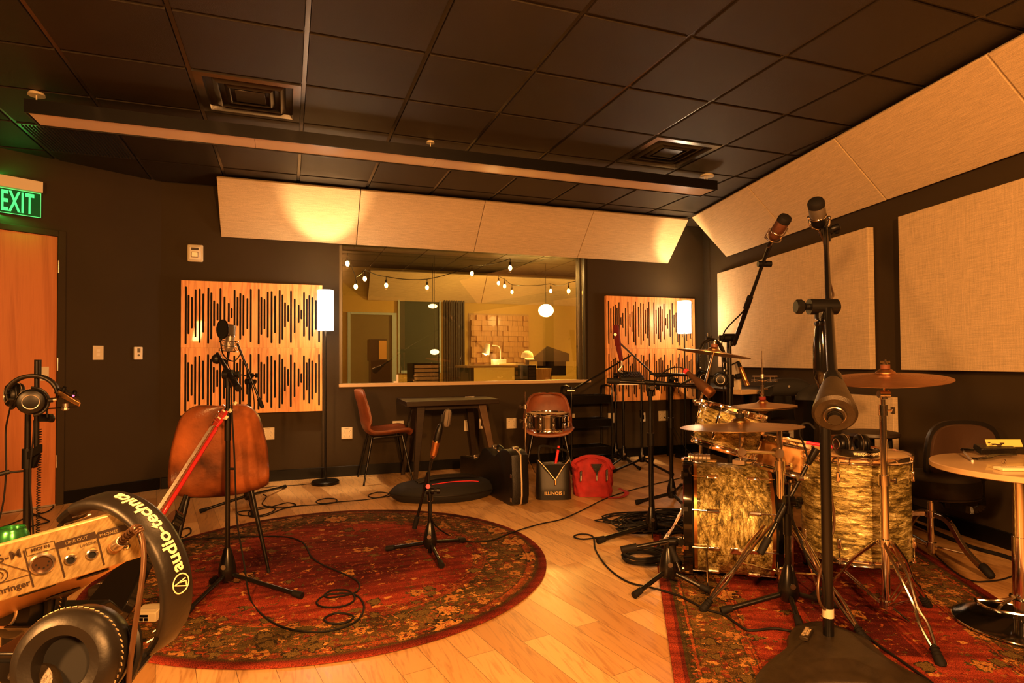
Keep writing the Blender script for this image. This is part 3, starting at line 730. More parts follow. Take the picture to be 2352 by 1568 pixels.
# ---------------------------------------------------- rugs
bm_ = MB(); RRC = V(.245, 3.564, 0)
bm_.lathe(RRC, Z, [(.001, .0), (1.18, 0), (1.19, .005), (1.18, .011), (.001, .011)], n=128)
r_ = tag(bm_.build('round_rug', 'rug_round', off=RRC), 'round red and olive patterned rug on the wooden floor', 'rug')
ra = math.radians(31); re_ = V(math.sin(ra), math.cos(ra), 0); rn_ = V(math.cos(ra), -math.sin(ra), 0)
cR = re_*3.13+rn_*.915
mb = MB(); mb.box((0, 0, .0055), (1.53, 2.42, .011)); o = mb.build('rectangular_rug', 'rug_rect', bevel=.003); o.location = cR; o.rotation_euler = (0, 0, -ra)
tag(o, 'rectangular red patterned rug with olive border under the drum kit', 'rug')
RUGZ = .0115
# ================================================================== CONTROL ROOM SEEN THROUGH THE WINDOW
cy1 = 10.75
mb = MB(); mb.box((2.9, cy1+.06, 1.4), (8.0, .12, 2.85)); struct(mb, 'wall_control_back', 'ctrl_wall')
mb = MB(); mb.box((-1.05, 8.6, 1.4), (.12, 4.4, 2.85)); struct(mb, 'wall_control_left', 'wall')
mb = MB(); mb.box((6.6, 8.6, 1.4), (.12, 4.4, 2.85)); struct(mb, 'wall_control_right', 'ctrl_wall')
mb = MB(); mb.box((2.8, 8.6, HC+.06), (7.8, 4.5, .1))
for i in range(-2, 12):
    for j in range(0, 7): mb.box((OX+i*T+T/2, 6.6+j*T, HC+.005), (T-.02, T-.02, .02))
struct(mb, 'ceiling_control', 'tile_black')
# fabric panels over the far wall
for k, (xa, xb, lab) in enumerate(((1.3, 3.35, 'slanted fabric panel in the control room, left half of the far wall'), (3.36, 5.55, 'slanted fabric panel in the control room above the wood blocks'))):
    slab('acoustic_panel', [(xa, cy1-.03, 2.20), (xb, cy1-.03, 2.20), (xb, cy1-.40, 2.66), (xa, cy1-.40, 2.66)], V(0, .4, .4), .03, 'panel_fabric', lab, 'acoustic panel', 'fabric panels in the control room')
def atc(x, y, off=0.): return PYY(x, y, cy1-off)
# doorway with pale blue frame
a, b_ = atc(798, 716, .03), atc(911, 860, .03)
mb = MB(); w = .05
for x0, x1, z0, z1 in ((a.x, a.x+w, 0, a.z), (b_.x-w*1.6, b_.x, 0, a.z), (a.x+w, b_.x-w*1.6, a.z-w*.8, a.z)): mb.obox((x0, cy1-.04, z0), (x1-x0, 0, 0), (0, .035, 0), (0, 0, z1-z0))
struct(mb, 'trim_3', 'blue_frame', bevel=.004)
mb = MB(); mb.obox((a.x+w, cy1-.006, .02), (b_.x-a.x-w*2.6, 0, 0), (0, .005, 0), (0, 0, a.z-w)); struct(mb, 'door_2', 'olive_paint')
# dark inner window with slim mullion
c1, c2 = atc(914, 688, .02), atc(1012, 856, .02)
mb = MB(); mb.obox((c1.x, cy1-.02, c2.z), (c2.x-c1.x, 0, 0), (0, .015, 0), (0, 0, c1.z-c2.z)); w2 = struct(mb, 'window_2', 'green_dark')
mb = MB()
for x in (c1.x, c2.x-.025): mb.obox((x, cy1-.045, c2.z), (.025, 0, 0), (0, .024, 0), (0, 0, c1.z-c2.z))
mb.obox((c1.x+.05, cy1-.045, c2.z), (c2.x-c1.x-.1, 0, 0), (0, .024, 0), (0, 0, .05)); mb.build('window_frame', 'blue_frame', w2)
mb = MB(); c3 = atc(1018, 690, .02); c4 = atc(1068, 868, .02)
for k in range(9): mb.obox((c3.x+k*.045, cy1-.06, .02), (.028, 0, 0), (0, .05, 0), (0, 0, c3.z))
tag(mb.build('slat_panel', 'dark_wood'), 'dark ribbed wooden slat panel on the control room wall', 'wall panel')
# block diffuser: end-grain squares of uneven depth, surface of one panel
d0, d1 = PYY(1083, 722, cy1-.12), PYY(1216, 832, cy1-.12)
t = thing('block_diffuser', 'wall panel of square wooden blocks of uneven depth behind the white desk lamp', 'acoustic panel', (d0.x, cy1, d1.z))
nx, nz = 11, 9; mb = MB(); rr = random.Random(3)
for i in range(nx):
    for j in range(nz):
        dd = rr.choice((.02, .035, .05, .07, .09)); sx = (d1.x-d0.x)/nx; sz = (d0.z-d1.z)/nz
        mb.obox((d0.x+i*sx+.002, cy1-.02-dd, d1.z+j*sz+.002), (sx-.004, 0, 0), (0, dd, 0), (0, 0, sz-.004))
mb.build('blocks', 'block_wood', t); mb = MB(); mb.obox((d0.x-.03, cy1-.019, d1.z-.03), (d1.x-d0.x+.06, 0, 0), (0, .015, 0), (0, 0, d0.z-d1.z+.06)); mb.build('back_board', 'ply', t)
# desk with lamp, boxes, cap
DY = 9.0; q0, q1 = PYY(1085, 838, DY), PYY(1215, 838, DY)
dz = PYY(1150, 838, DY).z
t = thing('mixing_desk', 'low wooden control room desk carrying the white desk lamp', 'desk', ((q0.x+q1.x)/2, DY+.3, 0))
mb = MB(); mb.box(((q0.x+q1.x)/2, DY+.3, dz-.02), (q1.x-q0.x+.2, .7, .04)); mb.build('desktop', 'ply', t, bevel=.004)
for x in (q0.x, q1.x):
    mb = MB(); mb.box((x, DY+.3, (dz-.04)/2), (.05, .6, dz-.042)); mb.build('side_panel', 'dark_wood', t)
p = PYY(1148, 834, DY+.2); lx = p.x; t = thing('desk_lamp', 'white gooseneck desk lamp glowing on the control room desk', 'lamp', (lx, DY+.2, dz))
mb = MB(); mb.box((lx-.02, DY+.2, dz+.045), (.22, .12, .09)); mb.build('base', 'white_plastic', t, bevel=.004)
k1 = PYY(1128, 797, DY+.2); k0 = PYY(1122, 788, DY+.2)
mb = MB(); mb.tube(smooth([(lx+.01, DY+.2, dz+.09), (lx+.01, DY+.2, dz+.22), (lx-.02, DY+.2, k1.z+.01), (k1.x+.02, DY+.2, k1.z+.03)], 6), .007); mb.build('gooseneck', 'white_plastic', t)
mb = MB(); sa, sb = PYY(1121, 790, DY+.2), PYY(1115, 813, DY+.2); mb.surf(sa, sb-sa, [(.03, 0), (.034, .005), (.062, (sb-sa).length)], n=24); s_ = mb.build('lamp_shade', 'white_plastic', t, solid=.003)
mb = MB(); mb.ball(sb-(sb-sa)*.15, .040); mb.build('bulb', 'bulb', s_)
mb = MB(); mb.box((lx+.16, DY+.22, dz+.012), (.42, .25, .024)); tag(mb.build('paper_stack', 'bright_cream', bevel=.002), 'pale stack of papers under the desk lamp', 'paper')
# cap on a stand
p = PYY(1211, 822, DY+.1); t = thing('cap', 'pale baseball cap beside the control room speakers', 'cap', p)
mb = MB(); mb.lathe(p, Z, [(.10, 0), (.10, .03), (.085, .08), (.04, .115), (.001, .12)], n=20); mb.build('crown', 'cap_white', t)
mb = MB(); mb.prism([(p.x-.09, p.y-.08, p.z), (p.x+.06, p.y-.11, p.z-.01), (p.x+.04, p.y-.21, p.z-.03), (p.x-.08, p.y-.19, p.z-.03)], (0, 0, .006)); mb.build('peak', 'cap_white', t)
mb = MB(); mb.cyl((p.x, p.y, 0), (p.x, p.y, p.z-.001), .03, n=12); mb.cyl((p.x, p.y, p.z-.012), (p.x, p.y, p.z-.001), .09, n=12); tag(mb.build('cap_stand', 'black'), 'short black post holding the pale cap', 'stand')
# amber lit speaker at the left with its red brown side
p = PYY(867, 828, 9.6); p2 = PYY(889, 779, 9.6); t = thing('studio_speaker', 'speaker with bright amber front seen through the left part of the window', 'speaker', ((p.x+p2.x)/2, 9.6, p.z))
mb = MB(); mb.obox((p.x-.12, 9.6, p.z), (p2.x-p.x+.12, 0, 0), (0, .3, 0), (0, 0, p2.z-p.z)); mb.build('cabinet', 'dark_wood', t)
mb = MB(); mb.obox((p.x+.02, 9.585, p.z+.02), (p2.x-p.x-.03, 0, 0), (0, .012, 0), (0, 0, p2.z-p.z-.04)); mb.build('front_baffle', 'amber_paint', t)
mb = MB(); mb.obox((p.x-.1, 9.6, 0), (.3, 0, 0), (0, .28, 0), (0, 0, p.z-.001)); tag(mb.build('speaker_stand', 'black'), 'dark block stand under the amber fronted speaker', 'stand')
# rack of outboard gear / dark chair back near the glass
for (xa, ya, xb, yb, Y, nm, lab) in ((948, 834, 1010, 872, 7.6, 'equipment_rack', 'black rack of studio gear low behind the window, left of its middle'), (1212, 838, 1232, 872, 8.2, 'black_cabinet', 'short black cabinet under the cap behind the window')):
    a, b_ = PYY(xa, ya, Y), PYY(xb, yb, Y); t = thing(nm, lab, 'cabinet', ((a.x+b_.x)/2, Y+.2, 0))
    mb = MB(); mb.obox((a.x, Y, 0), (b_.x-a.x, 0, 0), (0, .4, 0), (0, 0, a.z)); mb.build('cabinet', 'black', t, bevel=.004)
    mb = MB()
    for k in range(5): mb.obox((a.x+.02, Y-.012, a.z-.06-.05*k), (b_.x-a.x-.04, 0, 0), (0, .011, 0), (0, 0, .036))
    mb.build('rack_unit', 'chrome_dull' if nm[0] == 'e' else 'dark_wood', t)
a, b_ = PYY(1222, 846, 8.6), PYY(1262, 872, 8.6)
mb = MB()
for k in range(6): mb.obox((a.x+k*.045, 8.6, a.z-.34), (.045, 0, 0), (0, .3, 0), (.06, 0, .34))
tag(mb.build('record_crate', 'block_wood'), 'leaning stack of records or wood in warm brown behind the window', 'crate')
mb = MB(); mb.obox((a.x-.02, 8.58, 0), (.4, 0, 0), (0, .34, 0), (0, 0, a.z-.342)); tag(mb.build('low_shelf', 'ply'), 'low plywood shelf under the brown stack behind the window', 'shelf')
# computer screens
a, b_ = PYY(1235, 830, 8.9), PYY(1300, 862, 8.9)
t = thing('monitor', 'dark wide monitor screen on the right behind the window', 'monitor', ((a.x+b_.x)/2, 8.9, a.z-.4))
mb = MB(); mb.obox((a.x, 8.9, b_.z), (b_.x-a.x, 0, 0), (0, .03, 0), (0, 0, a.z-b_.z)); mb.build('screen', 'black_gloss', t)
mb = MB(); mb.obox((a.x+.18, 8.905, 0), (.06, 0, 0), (0, .02, 0), (0, 0, b_.z)); mb.build('stand', 'black', t)
mb = MB(); e0, e1, e2 = PYY(1214, 830, 9.6), PYY(1258, 795, 9.6), PYY(1308, 830, 9.6)
mb.prism([e0, e1, PYY(1308, 812, 9.6), e2], (0, .04, 0)); mb.obox((e1.x-.02, 9.65, 0), (.05, 0, 0), (0, .03, 0), (0, 0, e0.z+.1)); tag(mb.build('music_stand', 'dark_wood'), 'dark wide angled music desk on the right behind the window', 'stand')
# pendant lamp, small pendants, string lights
def pend(px, py, Y, r, m, label, e=0, flat=1., name='pendant_lamp'):
    p = PYY(px, py, Y); t = thing(name, label, 'lamp', p)
    mb = MB(); mb.ball(p, r, 18, (1, 1, flat)); mb.build('globe', m, t)
    mb = MB(); mb.cyl(p+Z*(r*flat), (p.x, p.y, HC+.008), .004, n=6); mb.build('cord', 'black', t)
    if e: light('POINT', 'pendant_light', p-V(.0, r+.05, 0), e, (1., .58, .13), .03)
pend(1254, 713, 9.3, .125, 'pendant_glow', 'large glaring globe lamp on the right behind the window', 210, .85)
pend(994, 703, 9.9, .075, 'small_glow', 'small oval lamp glowing at upper middle behind the window', 0, .5)
pend(998, 808, 9.2, .07, 'small_glow', 'small oval lamp glowing lower, just below the other oval lamp', 0, .6)
sl = [(798, 605, 7.3), (817, 658, 7.6), (838, 640, 8.0), (887, 655, 8.4), (981, 660, 8.6), (1084, 628, 8.3), (1172, 615, 7.5), (1145, 650, 9.2), (1159, 657, 9.4), (1176, 670, 9.6), (1265, 668, 9.0), (1306, 668, 8.0)]
wh = ['leftmost string bulb near the left edge of the window', 'string bulb hanging lowest at the left of the window', 'string bulb just right of the lowest left one', 'string bulb above the pale blue doorway', 'string bulb above the small oval lamps', 'lone string bulb at the middle of the window',
      'highest string bulb, right of the window middle', 'first of three clustered bulbs right of the window middle', 'middle one of the three clustered string bulbs', 'lowest of the three clustered string bulbs', 'string bulb just above the large glaring lamp', 'rightmost string bulb near the right edge of the window']
tops = []
for (px, py, Y), lab in zip(sl, wh):
    p = PYY(px, py, Y); t = thing('string_bulb', 'small glowing '+lab, 'light bulb', p, 'string light bulbs in the control room'); tops.append(p+Z*.12)
    mb = MB(); mb.ball(p, .024, 12, (1, 1, 1.35)); mb.build('bulb', 'bulb', t)
    mb = MB(); mb.cyl(p+Z*.03, p+Z*.075, .014, n=10); mb.cyl(p+Z*.075, p+Z*.12, .005, n=6); mb.build('socket', 'black', t)
def sag(pts):
    out = []
    for a, b_ in zip(pts[:-1], pts[1:]):
        for k in range(8):
            t = k/8; out.append(a.lerp(b_, t)-Z*(.10*(a-b_).length*4*t*(1-t)*.35))
    return out+[pts[-1]]
mb = MB(); mb.tube(sag([tops[0], tops[1], tops[2], tops[3], tops[4], tops[5], tops[6]]), .006, 6); tag(mb.build('string_light_cord', 'black'), 'thin dark cord of the string lights across the left of the window', 'cord')
mb = MB(); mb.tube(sag([tops[7], tops[8], tops[9], tops[10], tops[11], tops[11]+V(.5, -.6, .2)]), .006, 6); tag(mb.build('string_light_cord', 'black'), 'thin dark cord of the string lights across the right of the window', 'cord')
for k_, e_ in ((0, 8), (3, 12), (4, 10), (5, 12), (6, 12), (9, 16), (11, 12)): light('POINT', 'string_bulb_light', tops[k_]-Z*.17, e_, (1., .58, .18), .015)
light('POINT', 'control_desk_glow', k1+V(0, -.12, -.15), 3, (1., .7, .35), .05)
# ================================================================== FLOOR LAMPS
def floor_lamp(x, y, z0, z1, r, label, e):
    t = thing('floor_lamp', label, 'floor lamp', (x, y, 0), 'white cylinder floor lamps')
    mb = MB(); mb.lathe((x, y, 0), Z, [(.12, 0), (.125, .004), (.125, .026), (.118, .032), (.02, .034)], n=36); mb.build('base', 'black', t)
    mb = MB(); mb.cyl((x, y, .034), (x, y, z0+.06), .009, n=12); mb.build('pole', 'black', t)
    mb = MB(); mb.surf((x, y, z0), Z, [(r*.97, 0), (r, .01), (r, z1-z0-.01), (r*.97, z1-z0)], n=36); s = mb.build('shade', 'shade', t, solid=.003)
    mb = MB()
    for k in range(3):
        a = k*2.1; mb.cyl((x, y, z0+.05), (x+r*.97*math.cos(a), y+r*.97*math.sin(a), z0+.02), .002, n=6)
    mb.cyl((x, y, z0+.05), (x, y, z0+.11), .018, n=12); mb.build('bulb_holder', 'black', s)
    light('POINT', 'floor_lamp_bulb', (x, y, z1-.185), e*2.9, WARM, .02)
    light('POINT', 'floor_lamp_front_fill', (x, y-r-.07, (z0+z1)/2), e*.32, WARM, .08)  # added fill point outside the shade for broad light, not a second bulb
    return t
floor_lamp(.330, 5.90, 1.42, 1.795, .072, 'tall floor lamp with lit white cylinder shade between the left slotted panels and the window', 36)
floor_lamp(4.33, 5.93, 1.437, 1.812, .076, 'tall floor lamp with lit white cylinder shade in front of the right slotted panels', 36)

# ================================================================== CHAIRS
def shell_chair(x, y, rz, m, label, h=.86, w=.47, dz=0.):
    t = thing('shell_chair', label, 'chair', (0, 0, 0), 'leather shell chairs')
    prof = [(-.235, .425, .86), (-.225, .448, .93), (-.17, .458, 1.0), (-.05, .448, 1.0), (.06, .440, 1.0), (.13, .448, 1.0), (.175, .485, 1.0), (.20, .55, 1.0), (.215, .64, .965), (.232, .73, .89), (.250, .80, .81), (.260, .84, .73), (.264, .87, .60), (.265, .883, .47), (.265, .886, .30)]
    prof = [(a, b_+dz*max(0, 1-(b_-.42)/.2), c) for a, b_, c in prof]
    prof = [(a, b_ if b_ < .55 else .55+(b_-.55)*(h-.55)/(.886-.55), c) for a, b_, c in prof]
    P = smooth([V(a, b_, c) for a, b_, c in prof], 4)
    def fn(u, v):
        k = min(int(v*(len(P)-1)+1e-6), len(P)-2); f = v*(len(P)-1)-k; p = P[k].lerp(P[k+1], f); s = 2*u-1; sw = math.sin(s*math.pi/2)*.5+s*.5
        hx = w/2*p.z; c = s*s
        seat = max(0, 1-max(0, (p.y-.46))/.12)
        return V(sw*hx, p.x-(1-seat)*.065*c-.0*c, p.y+seat*.045*c)
    mb = MB(); mb.grid(fn, 18, len(P)-1); mb.build('shell', m, t, solid=.022, sharp=60)
    # piping round the rim
    rim = [fn(0, k/40) for k in range(40)]+[fn(1, 1-k/40) for k in range(1, 41)]+[fn(1-k/10, 0) for k in range(1, 10)]
    mb = MB(); mb.tube(rim, .006, 6, closed=True); mb.build('piping', m, t)
    mb = MB(); mb.tube([fn(.02+.96*k/14, .40)+V(0, .013, .002) for k in range(15)], .003, 5); mb.build('seam', m, t)
    mb = MB()
    mb.tube([(-.15, -.15, .425), (.15, -.15, .425), (.15, .13, .422), (-.15, .13, .422)], .009, 8, closed=True); mb.build('seat_frame', 'black_metal', t)
    for sx in (-1, 1):
        for sy, yy in ((-1, -.15), (1, .13)):
            mb = MB(); a = V(sx*.15, yy, .428); b_ = V(sx*.235, yy+sy*.085, 0); mb.cyl(b_, a, .008, .014, n=12); l = mb.build('leg', 'black_metal', t)
            mb = MB(); mb.cyl(b_, b_+(a-b_).normalized()*.02, .0095, n=10); mb.build('foot_cap', 'rubber', l)
    t.location = (x, y, 0); t.rotation_euler = (0, 0, rz); return t
shell_chair(-.345, 3.685, math.radians(185.4), 'leather', 'large worn brown leather chair seen from behind, standing on the round rug', h=.885, w=.465, dz=-.035).location.z = RUGZ
shell_chair(.865, 5.90, math.radians(90), 'leather_tan', 'tan leather chair seen from the side, pushed to the dark table')
p = PD(1247, 900, 5.95)
shell_chair(p.x, p.y-.12, math.radians(-22), 'leather_tan', 'tan leather chair facing the camera with a chrome snare drum on its seat', h=.80)
SN = V(p.x, p.y-.12, 0)

# ================================================================== DARK TABLE
t = thing('side_table', 'dark wooden table with slanted legs against the back wall under the window', 'table', (1.47, 5.8, 0))
tz = .765; q = [(1.0, 5.44), (1.90, 5.50), (1.93, 6.14), (1.03, 6.14)]
mb = MB(); mb.prism([(a, b_, tz-.045) for a, b_ in q], (0, 0, .045)); mb.build('tabletop', 'dark_wood', t, bevel=.004)
mb = MB(); mb.prism([(1.12, 5.58, tz-.09), (1.80, 5.62, tz-.09), (1.80, 6.04, tz-.09), (1.12, 6.04, tz-.09)], (0, 0, .044)); mb.build('apron', 'dark_wood', t)
for (a, b_, c, d) in ((1.16, 5.60, 1.11, 5.61), (1.76, 5.64, 1.90, 5.56), (1.20, 6.02, 1.08, 6.10), (1.75, 6.02, 1.84, 6.12)):
    mb = MB(); A = V(a, b_, tz-.046); B = V(c, d, 0); w0, w1 = .038, .017
    mb.add([A+V(-w0, -w0, 0), A+V(w0, -w0, 0), A+V(w0, w0, 0), A+V(-w0, w0, 0), B+V(-w1, -w1, 0), B+V(w1, -w1, 0), B+V(w1, w1, 0), B+V(-w1, w1, 0)], [(0, 1, 2, 3), (7, 6, 5, 4), (0, 4, 5, 1), (1, 5, 6, 2), (2, 6, 7, 3), (3, 7, 4, 0)])
    mb.build('leg', 'leg_wood' if a > 1.7 and b_ < 5.9 else 'dark_wood', t, bevel=.003)
mb = MB(); mb.box((1.72, 5.9, tz+.004), (.10, .012, .006), .3); mb.box((1.75, 5.88, tz+.004), (.03, .05, .006), -.5); tag(mb.build('cable_tie', 'off_white'), 'small pale scrap lying on the dark table', 'scrap')

# ================================================================== BLACK CART
t = thing('utility_cart', 'black three tier metal cart standing right of the chair with the snare', 'cart', (3.16, 6.0, 0))
cx0, cx1, cy0_, cy1_ = 2.86, 3.36, 5.90, 6.18
p = PYY(1388, 905, 5.95)
for k, z in enumerate((.66, .40, .10)):
    mb = MB(); mb.box(((cx0+cx1)/2, (cy0_+cy1_)/2, z), (cx1-cx0-.03, cy1_-cy0_-.02, .006))
    for yy in (cy0_+.012, cy1_-.018): mb.obox((cx0+.015, yy, z+.003), (cx1-cx0-.03, 0, 0), (0, .006, 0), (0, 0, .085))
    for xx in (cx0+.015, cx1-.021): mb.obox((xx, cy0_+.018, z+.003), (.006, 0, 0), (0, cy1_-cy0_-.036, 0), (0, 0, .085))
    mb.build('tray', 'black_metal', t, bevel=.002)
for xx in (cx0+.003, cx1-.003):
    mb = MB(); ya, yb = cy0_+.02, cy1_-.02
    mb.tube(smooth([(xx, ya, .06), (xx, ya, .5), (xx, ya, .80), (xx, ya+.05, .845), (xx, yb-.05, .845), (xx, yb, .80), (xx, yb, .5), (xx, yb, .06)], 5), .011, 8); mb.build('side_frame', 'black_metal', t)
    for yy in (ya, yb):
        mb = MB(); mb.cyl((xx-.011, yy, .03), (xx+.011, yy, .03), .03, n=18); mb.cyl((xx, yy, .03), (xx, yy, .062), .007, n=8); mb.build('caster', 'rubber', t)
def coil(c, R, n, r, seed, flat=.5, jit=.15, ax=None, turnh=.006):
    rn = random.Random(seed); pts = []; c = Vector(c)
    ph = rn.random()*6
    for k in range(n*14):
        a = ph+2*math.pi*k/14; tn = k//14
        rr_ = R*(1+jit*math.sin(k*.37+seed)+jit*.5*math.sin(k*.11*seed+2)); off = V(math.sin(tn*2.1+seed)*R*jit, math.cos(tn*1.7+seed)*R*jit, 0)
        pts.append(c+off+V(rr_*math.cos(a), rr_*math.sin(a)*flat, r+turnh*tn*.5+abs(math.sin(k*.5+seed))*turnh))
    return pts
mb = MB(); mb.tube(smooth(coil((3.05, 6.03, .105), .10, 5, .006, 3, .8, .12, turnh=.02), 2), .006, 6)
tag(mb.build('coiled_cable', 'rubber'), 'dark tangled cable coil in the bottom tray of the cart', 'cable')

# ================================================================== SNARE DRUM ON THE CHAIR AND DRUM HELPERS
def drum(root, c, ax, R, H, shellm, lugs=8, hoopm='chrome', top=True, bottom=True, lugname=True, topm='head_white', ov=.012, phase=.2, seg=48, rodlen=None):
    """a drum centred at c, axis ax, shell radius R, shell height H; children of root"""
    ax = Vector(ax).normalized(); c = Vector(c); a0 = c-ax*H/2; x, y, d = frame(ax)
    mb = MB(); mb.surf(a0, ax, [(R-.008, 0), (R, .002), (R, H-.002), (R-.008, H)], n=seg); mb.build('shell', shellm, root)
    for on, s, nm in ((top, 1, 'top'), (bottom, -1, 'bottom')):
        if not on: continue
        e = c+ax*(s*H/2)
        mb = MB(); mb.lathe(e, ax*s, [(.001, .006), (R-.004, .006), (R+.002, .002), (R+.002, -.006)], n=seg); mb.build('drum_head', topm, root)
        mb = MB(); q = [(R+.003, -.014), (R+.014, -.014), (R+.014, -.010), (R+.007, -.006), (R+.007, .012), (R+.010, .016), (R+.004, .017), (R+.003, .012)]
        mb.lathe(e, ax*s, q, n=seg, closed=True); mb.build('hoop', hoopm, root)
    for k in range(lugs):
        t_ = 2*math.pi*k/lugs+phase; n_ = x*math.cos(t_)+y*math.sin(t_); tt = ax.cross(n_)
        for s in (1, -1):
            o = c+n_*(R+.0005)+ax*(s*(H/2-min(.075, H*.30)))
            mb = MB(); mb.obox(o-tt*.009-ax*.024, tt*.018, n_*.017, ax*.048); lg = mb.build('lug', 'chrome', root, bevel=.005)
            if (s > 0 and top) or (s < 0 and bottom):
                r0 = o+n_*.009+ax*(s*.02); r1 = c+n_*(R+.0105)+ax*(s*(H/2+.004)); mb = MB(); mb.cyl(r0, r1, .003, n=6); mb.cyl(r1, r1+ax*(s*.012), .006, n=8); mb.build('tension_rod', 'chrome', lg)
def local_drum(name, label, cat, R, H, shellm, loc, rot, group='drums of the kit', **k):
    t = thing(name, label, cat, (0, 0, 0), group); drum(t, (0, 0, 0), (0, 0, 1), R, H, shellm, **k); t.location = loc; t.rotation_euler = rot; return t
p = PD(1258, 978, 5.75)
t = local_drum('snare_drum', 'chrome snare drum lying on the tan leather chair by the cart', 'drum',   .190, .14, 'steel_dark', (p.x, p.y, .475+.078), (0, 0, .3), group='', lugs=10, topm='head_white')
mb = MB(); mb.surf((0, 0, .088), Z, [(.200, 0), (.205, .003), (.205, .008)], n=48); mb.build('red_rim', 'red_canvas', t)
# chrome stand in front of that chair
sp = PD(1207, 1000, 5.15); b = V(sp.x, sp.y, 0)
t = thing('cymbal_stand', 'slim chrome cymbal stand without a cymbal in front of the chair with the snare', 'cymbal stand', b, 'chrome cymbal stands')
mb = MB(); mb.cyl((b.x, b.y, .05), (b.x, b.y, .62), .0095, n=14); mb.build('tube', 'chrome', t)
mb = MB(); mb.cyl((b.x, b.y, .62), (b.x, b.y, PD(1207, 935, 5.15).z), .007, n=12); mb.cyl((b.x, b.y, .70), (b.x, b.y, PD(1207, 900, 5.15).z), .0045, n=10); mb.build('upper_tube', 'chrome', t)
for zz in (.62, PD(1207, 934, 5.15).z):
    mb = MB(); mb.cyl((b.x, b.y, zz-.018), (b.x, b.y, zz+.018), .015, n=14); c_ = mb.build('clamp', 'chrome_dull', t)
    mb = MB(); q = V(b.x, b.y, zz); mb.cyl(q, q-V(.04, 0, 0), .004, n=8); mb.box(q-V(.046, 0, 0), (.016, .008, .03)); mb.build('wing_bolt', 'chrome', c_)
mb = MB(); mb.cyl((b.x, b.y, .30), (b.x, b.y, .34), .018, n=14); mb.build('collar', 'chrome', t)
for a_ in (.5, 2.4, 4.2):
    f = V(b.x+.22*math.cos(a_), b.y+.22*math.sin(a_), .012); mb = MB(); mb.cyl(V(b.x, b.y, .32)+(f-b)*.05, f+Z*.01, .006, n=8); l_ = mb.build('leg', 'chrome', t)
    mb = MB(); mb.ball(f+Z*.003, .014); mb.build('rubber_foot', 'rubber', l_)
# ================================================================== CASES AND BAGS
# hard guitar case standing on its long edge
t = thing('guitar_case', 'black hard guitar case with a pale trim band, standing on its side', 'guitar case', (1.62, 5.0, 0))
A = V(1.70, 4.43, 0); Bk = V(1.60, 5.70, 0); ax_ = (Bk-A).normalized(); pe = V(ax_.y, -ax_.x, 0); L_ = (Bk-A).length
out = [(0, .02), (0, .40), (.02, .46), (.10, .49), (.20, .475), (.29, .415), (.36, .40), (.44, .43), (.52, .445), (.60, .42), (.68, .34), (.78, .29), (1.12, .265), (1.16, .24), (1.16, .06), (1.10, .03), (.7, .0), (.5, 0), (.2, 0)]
tp = smooth([V(a, b_, 0) for a, b_ in out], 4, closed=True)
def cse(p, o): return A+ax_*(p.x*1.02)+Z*max(p.y*.87, .001)+pe*o
c0 = V(.55, .22, 0)
mb = MB(); layers = [(-.075, .93), (-.07, .985), (-.055, 1.), (.055, 1.), (.07, .985), (.075, .93)]; n_ = len(tp)
for o, s in layers: mb.v += [cse(c0+(p-c0)*s, o) for p in tp]
for j in range(len(layers)-1):
    for i in range(n_): mb.f.append((j*n_+i, j*n_+(i+1) % n_, (j+1)*n_+(i+1) % n_, (j+1)*n_+i))
mb.f.append(tuple(range(n_-1, -1, -1))); mb.f.append(tuple((len(layers)-1)*n_+i for i in range(n_))); mb.build('shell', 'case_black', t, weld=True)
mb = MB(); bp_ = [cse(c0+(p-c0)*1.006, -.004) for p in tp]; bq = [cse(c0+(p-c0)*1.006, .010) for p in tp]; k = len(bp_)
mb.v = bp_+bq; mb.f = [(i, (i+1) % k, k+(i+1) % k, k+i) for i in range(k)]; mb.build('trim_band', 'strap_cream', t, solid=.004)
for a_, h_ in ((.10, .47), (.50, .43), (.95, .265)):
    mb = MB(); mb.obox(cse(V(a_, h_, 0), -.02)-ax_*.02, ax_*.04, pe*.05, Z*.035); mb.build('latch', 'chrome_dull', t, bevel=.004)
mb = MB(); mb.tube(smooth([cse(V(.31, .41, 0), 0), cse(V(.32, .46, 0), 0), cse(V(.42, .48, 0), 0), cse(V(.44, .43, 0), 0)], 5), .009, 8); mb.build('handle', 'case_black', t)
for a_, h_ in ((.01, .04), (.01, .25)):
    mb = MB(); mb.obox(cse(V(a_, h_, 0), -.078)-ax_*.004, ax_*.02, pe*.006, Z*.03); mb.build('corner_stud', 'chrome_dull', t, bevel=.002)
# soft case lying flat
t = thing('gig_bag', 'black soft guitar bag lying flat on the floor behind the short microphone stand', 'guitar case', (1.22, 5.0, 0))
cc_ = V(1.22, 4.95, 0); pts = []
def gb(u, v):
    a = 2*math.pi*u; e = .42+.03*math.cos(2*a); x = e*math.cos(a)*1.0; y = .27*math.sin(a)*(1+.10*math.cos(a)); pr = math.sin(math.pi*v); s = (.86+.14*math.sin(math.pi*v)) if 0 < v < 1 else .86
    return cc_+V(x*s, y*s, .002+.125*v)
mb = MB(); n1, n2 = 40, 8; mb.grid(gb, n1, n2); k0 = len(mb.v)
mb.f.append(tuple(range(n1-1, -1, -1))); mb.f.append(tuple(n2*(n1+1)+i for i in range(n1))); mb.build('body', 'case_fabric', t, weld=True)
mb = MB(); mb.tube([gb(k/40, .5)+(gb(k/40, .5)-cc_)*.006 for k in range(40)], .005, 6, closed=True); mb.build('zip', 'leather_black', t)
mb = MB()
for dy in (0, .05, .1): mb.tube(smooth([cc_+V(-.22, .0+dy, .13), cc_+V(-.05, .02+dy, .155), cc_+V(.2, .04+dy, .15), cc_+V(.32, .06+dy, .125)], 5), .012, 6)
mb.build('strap', 'leather_black', t)
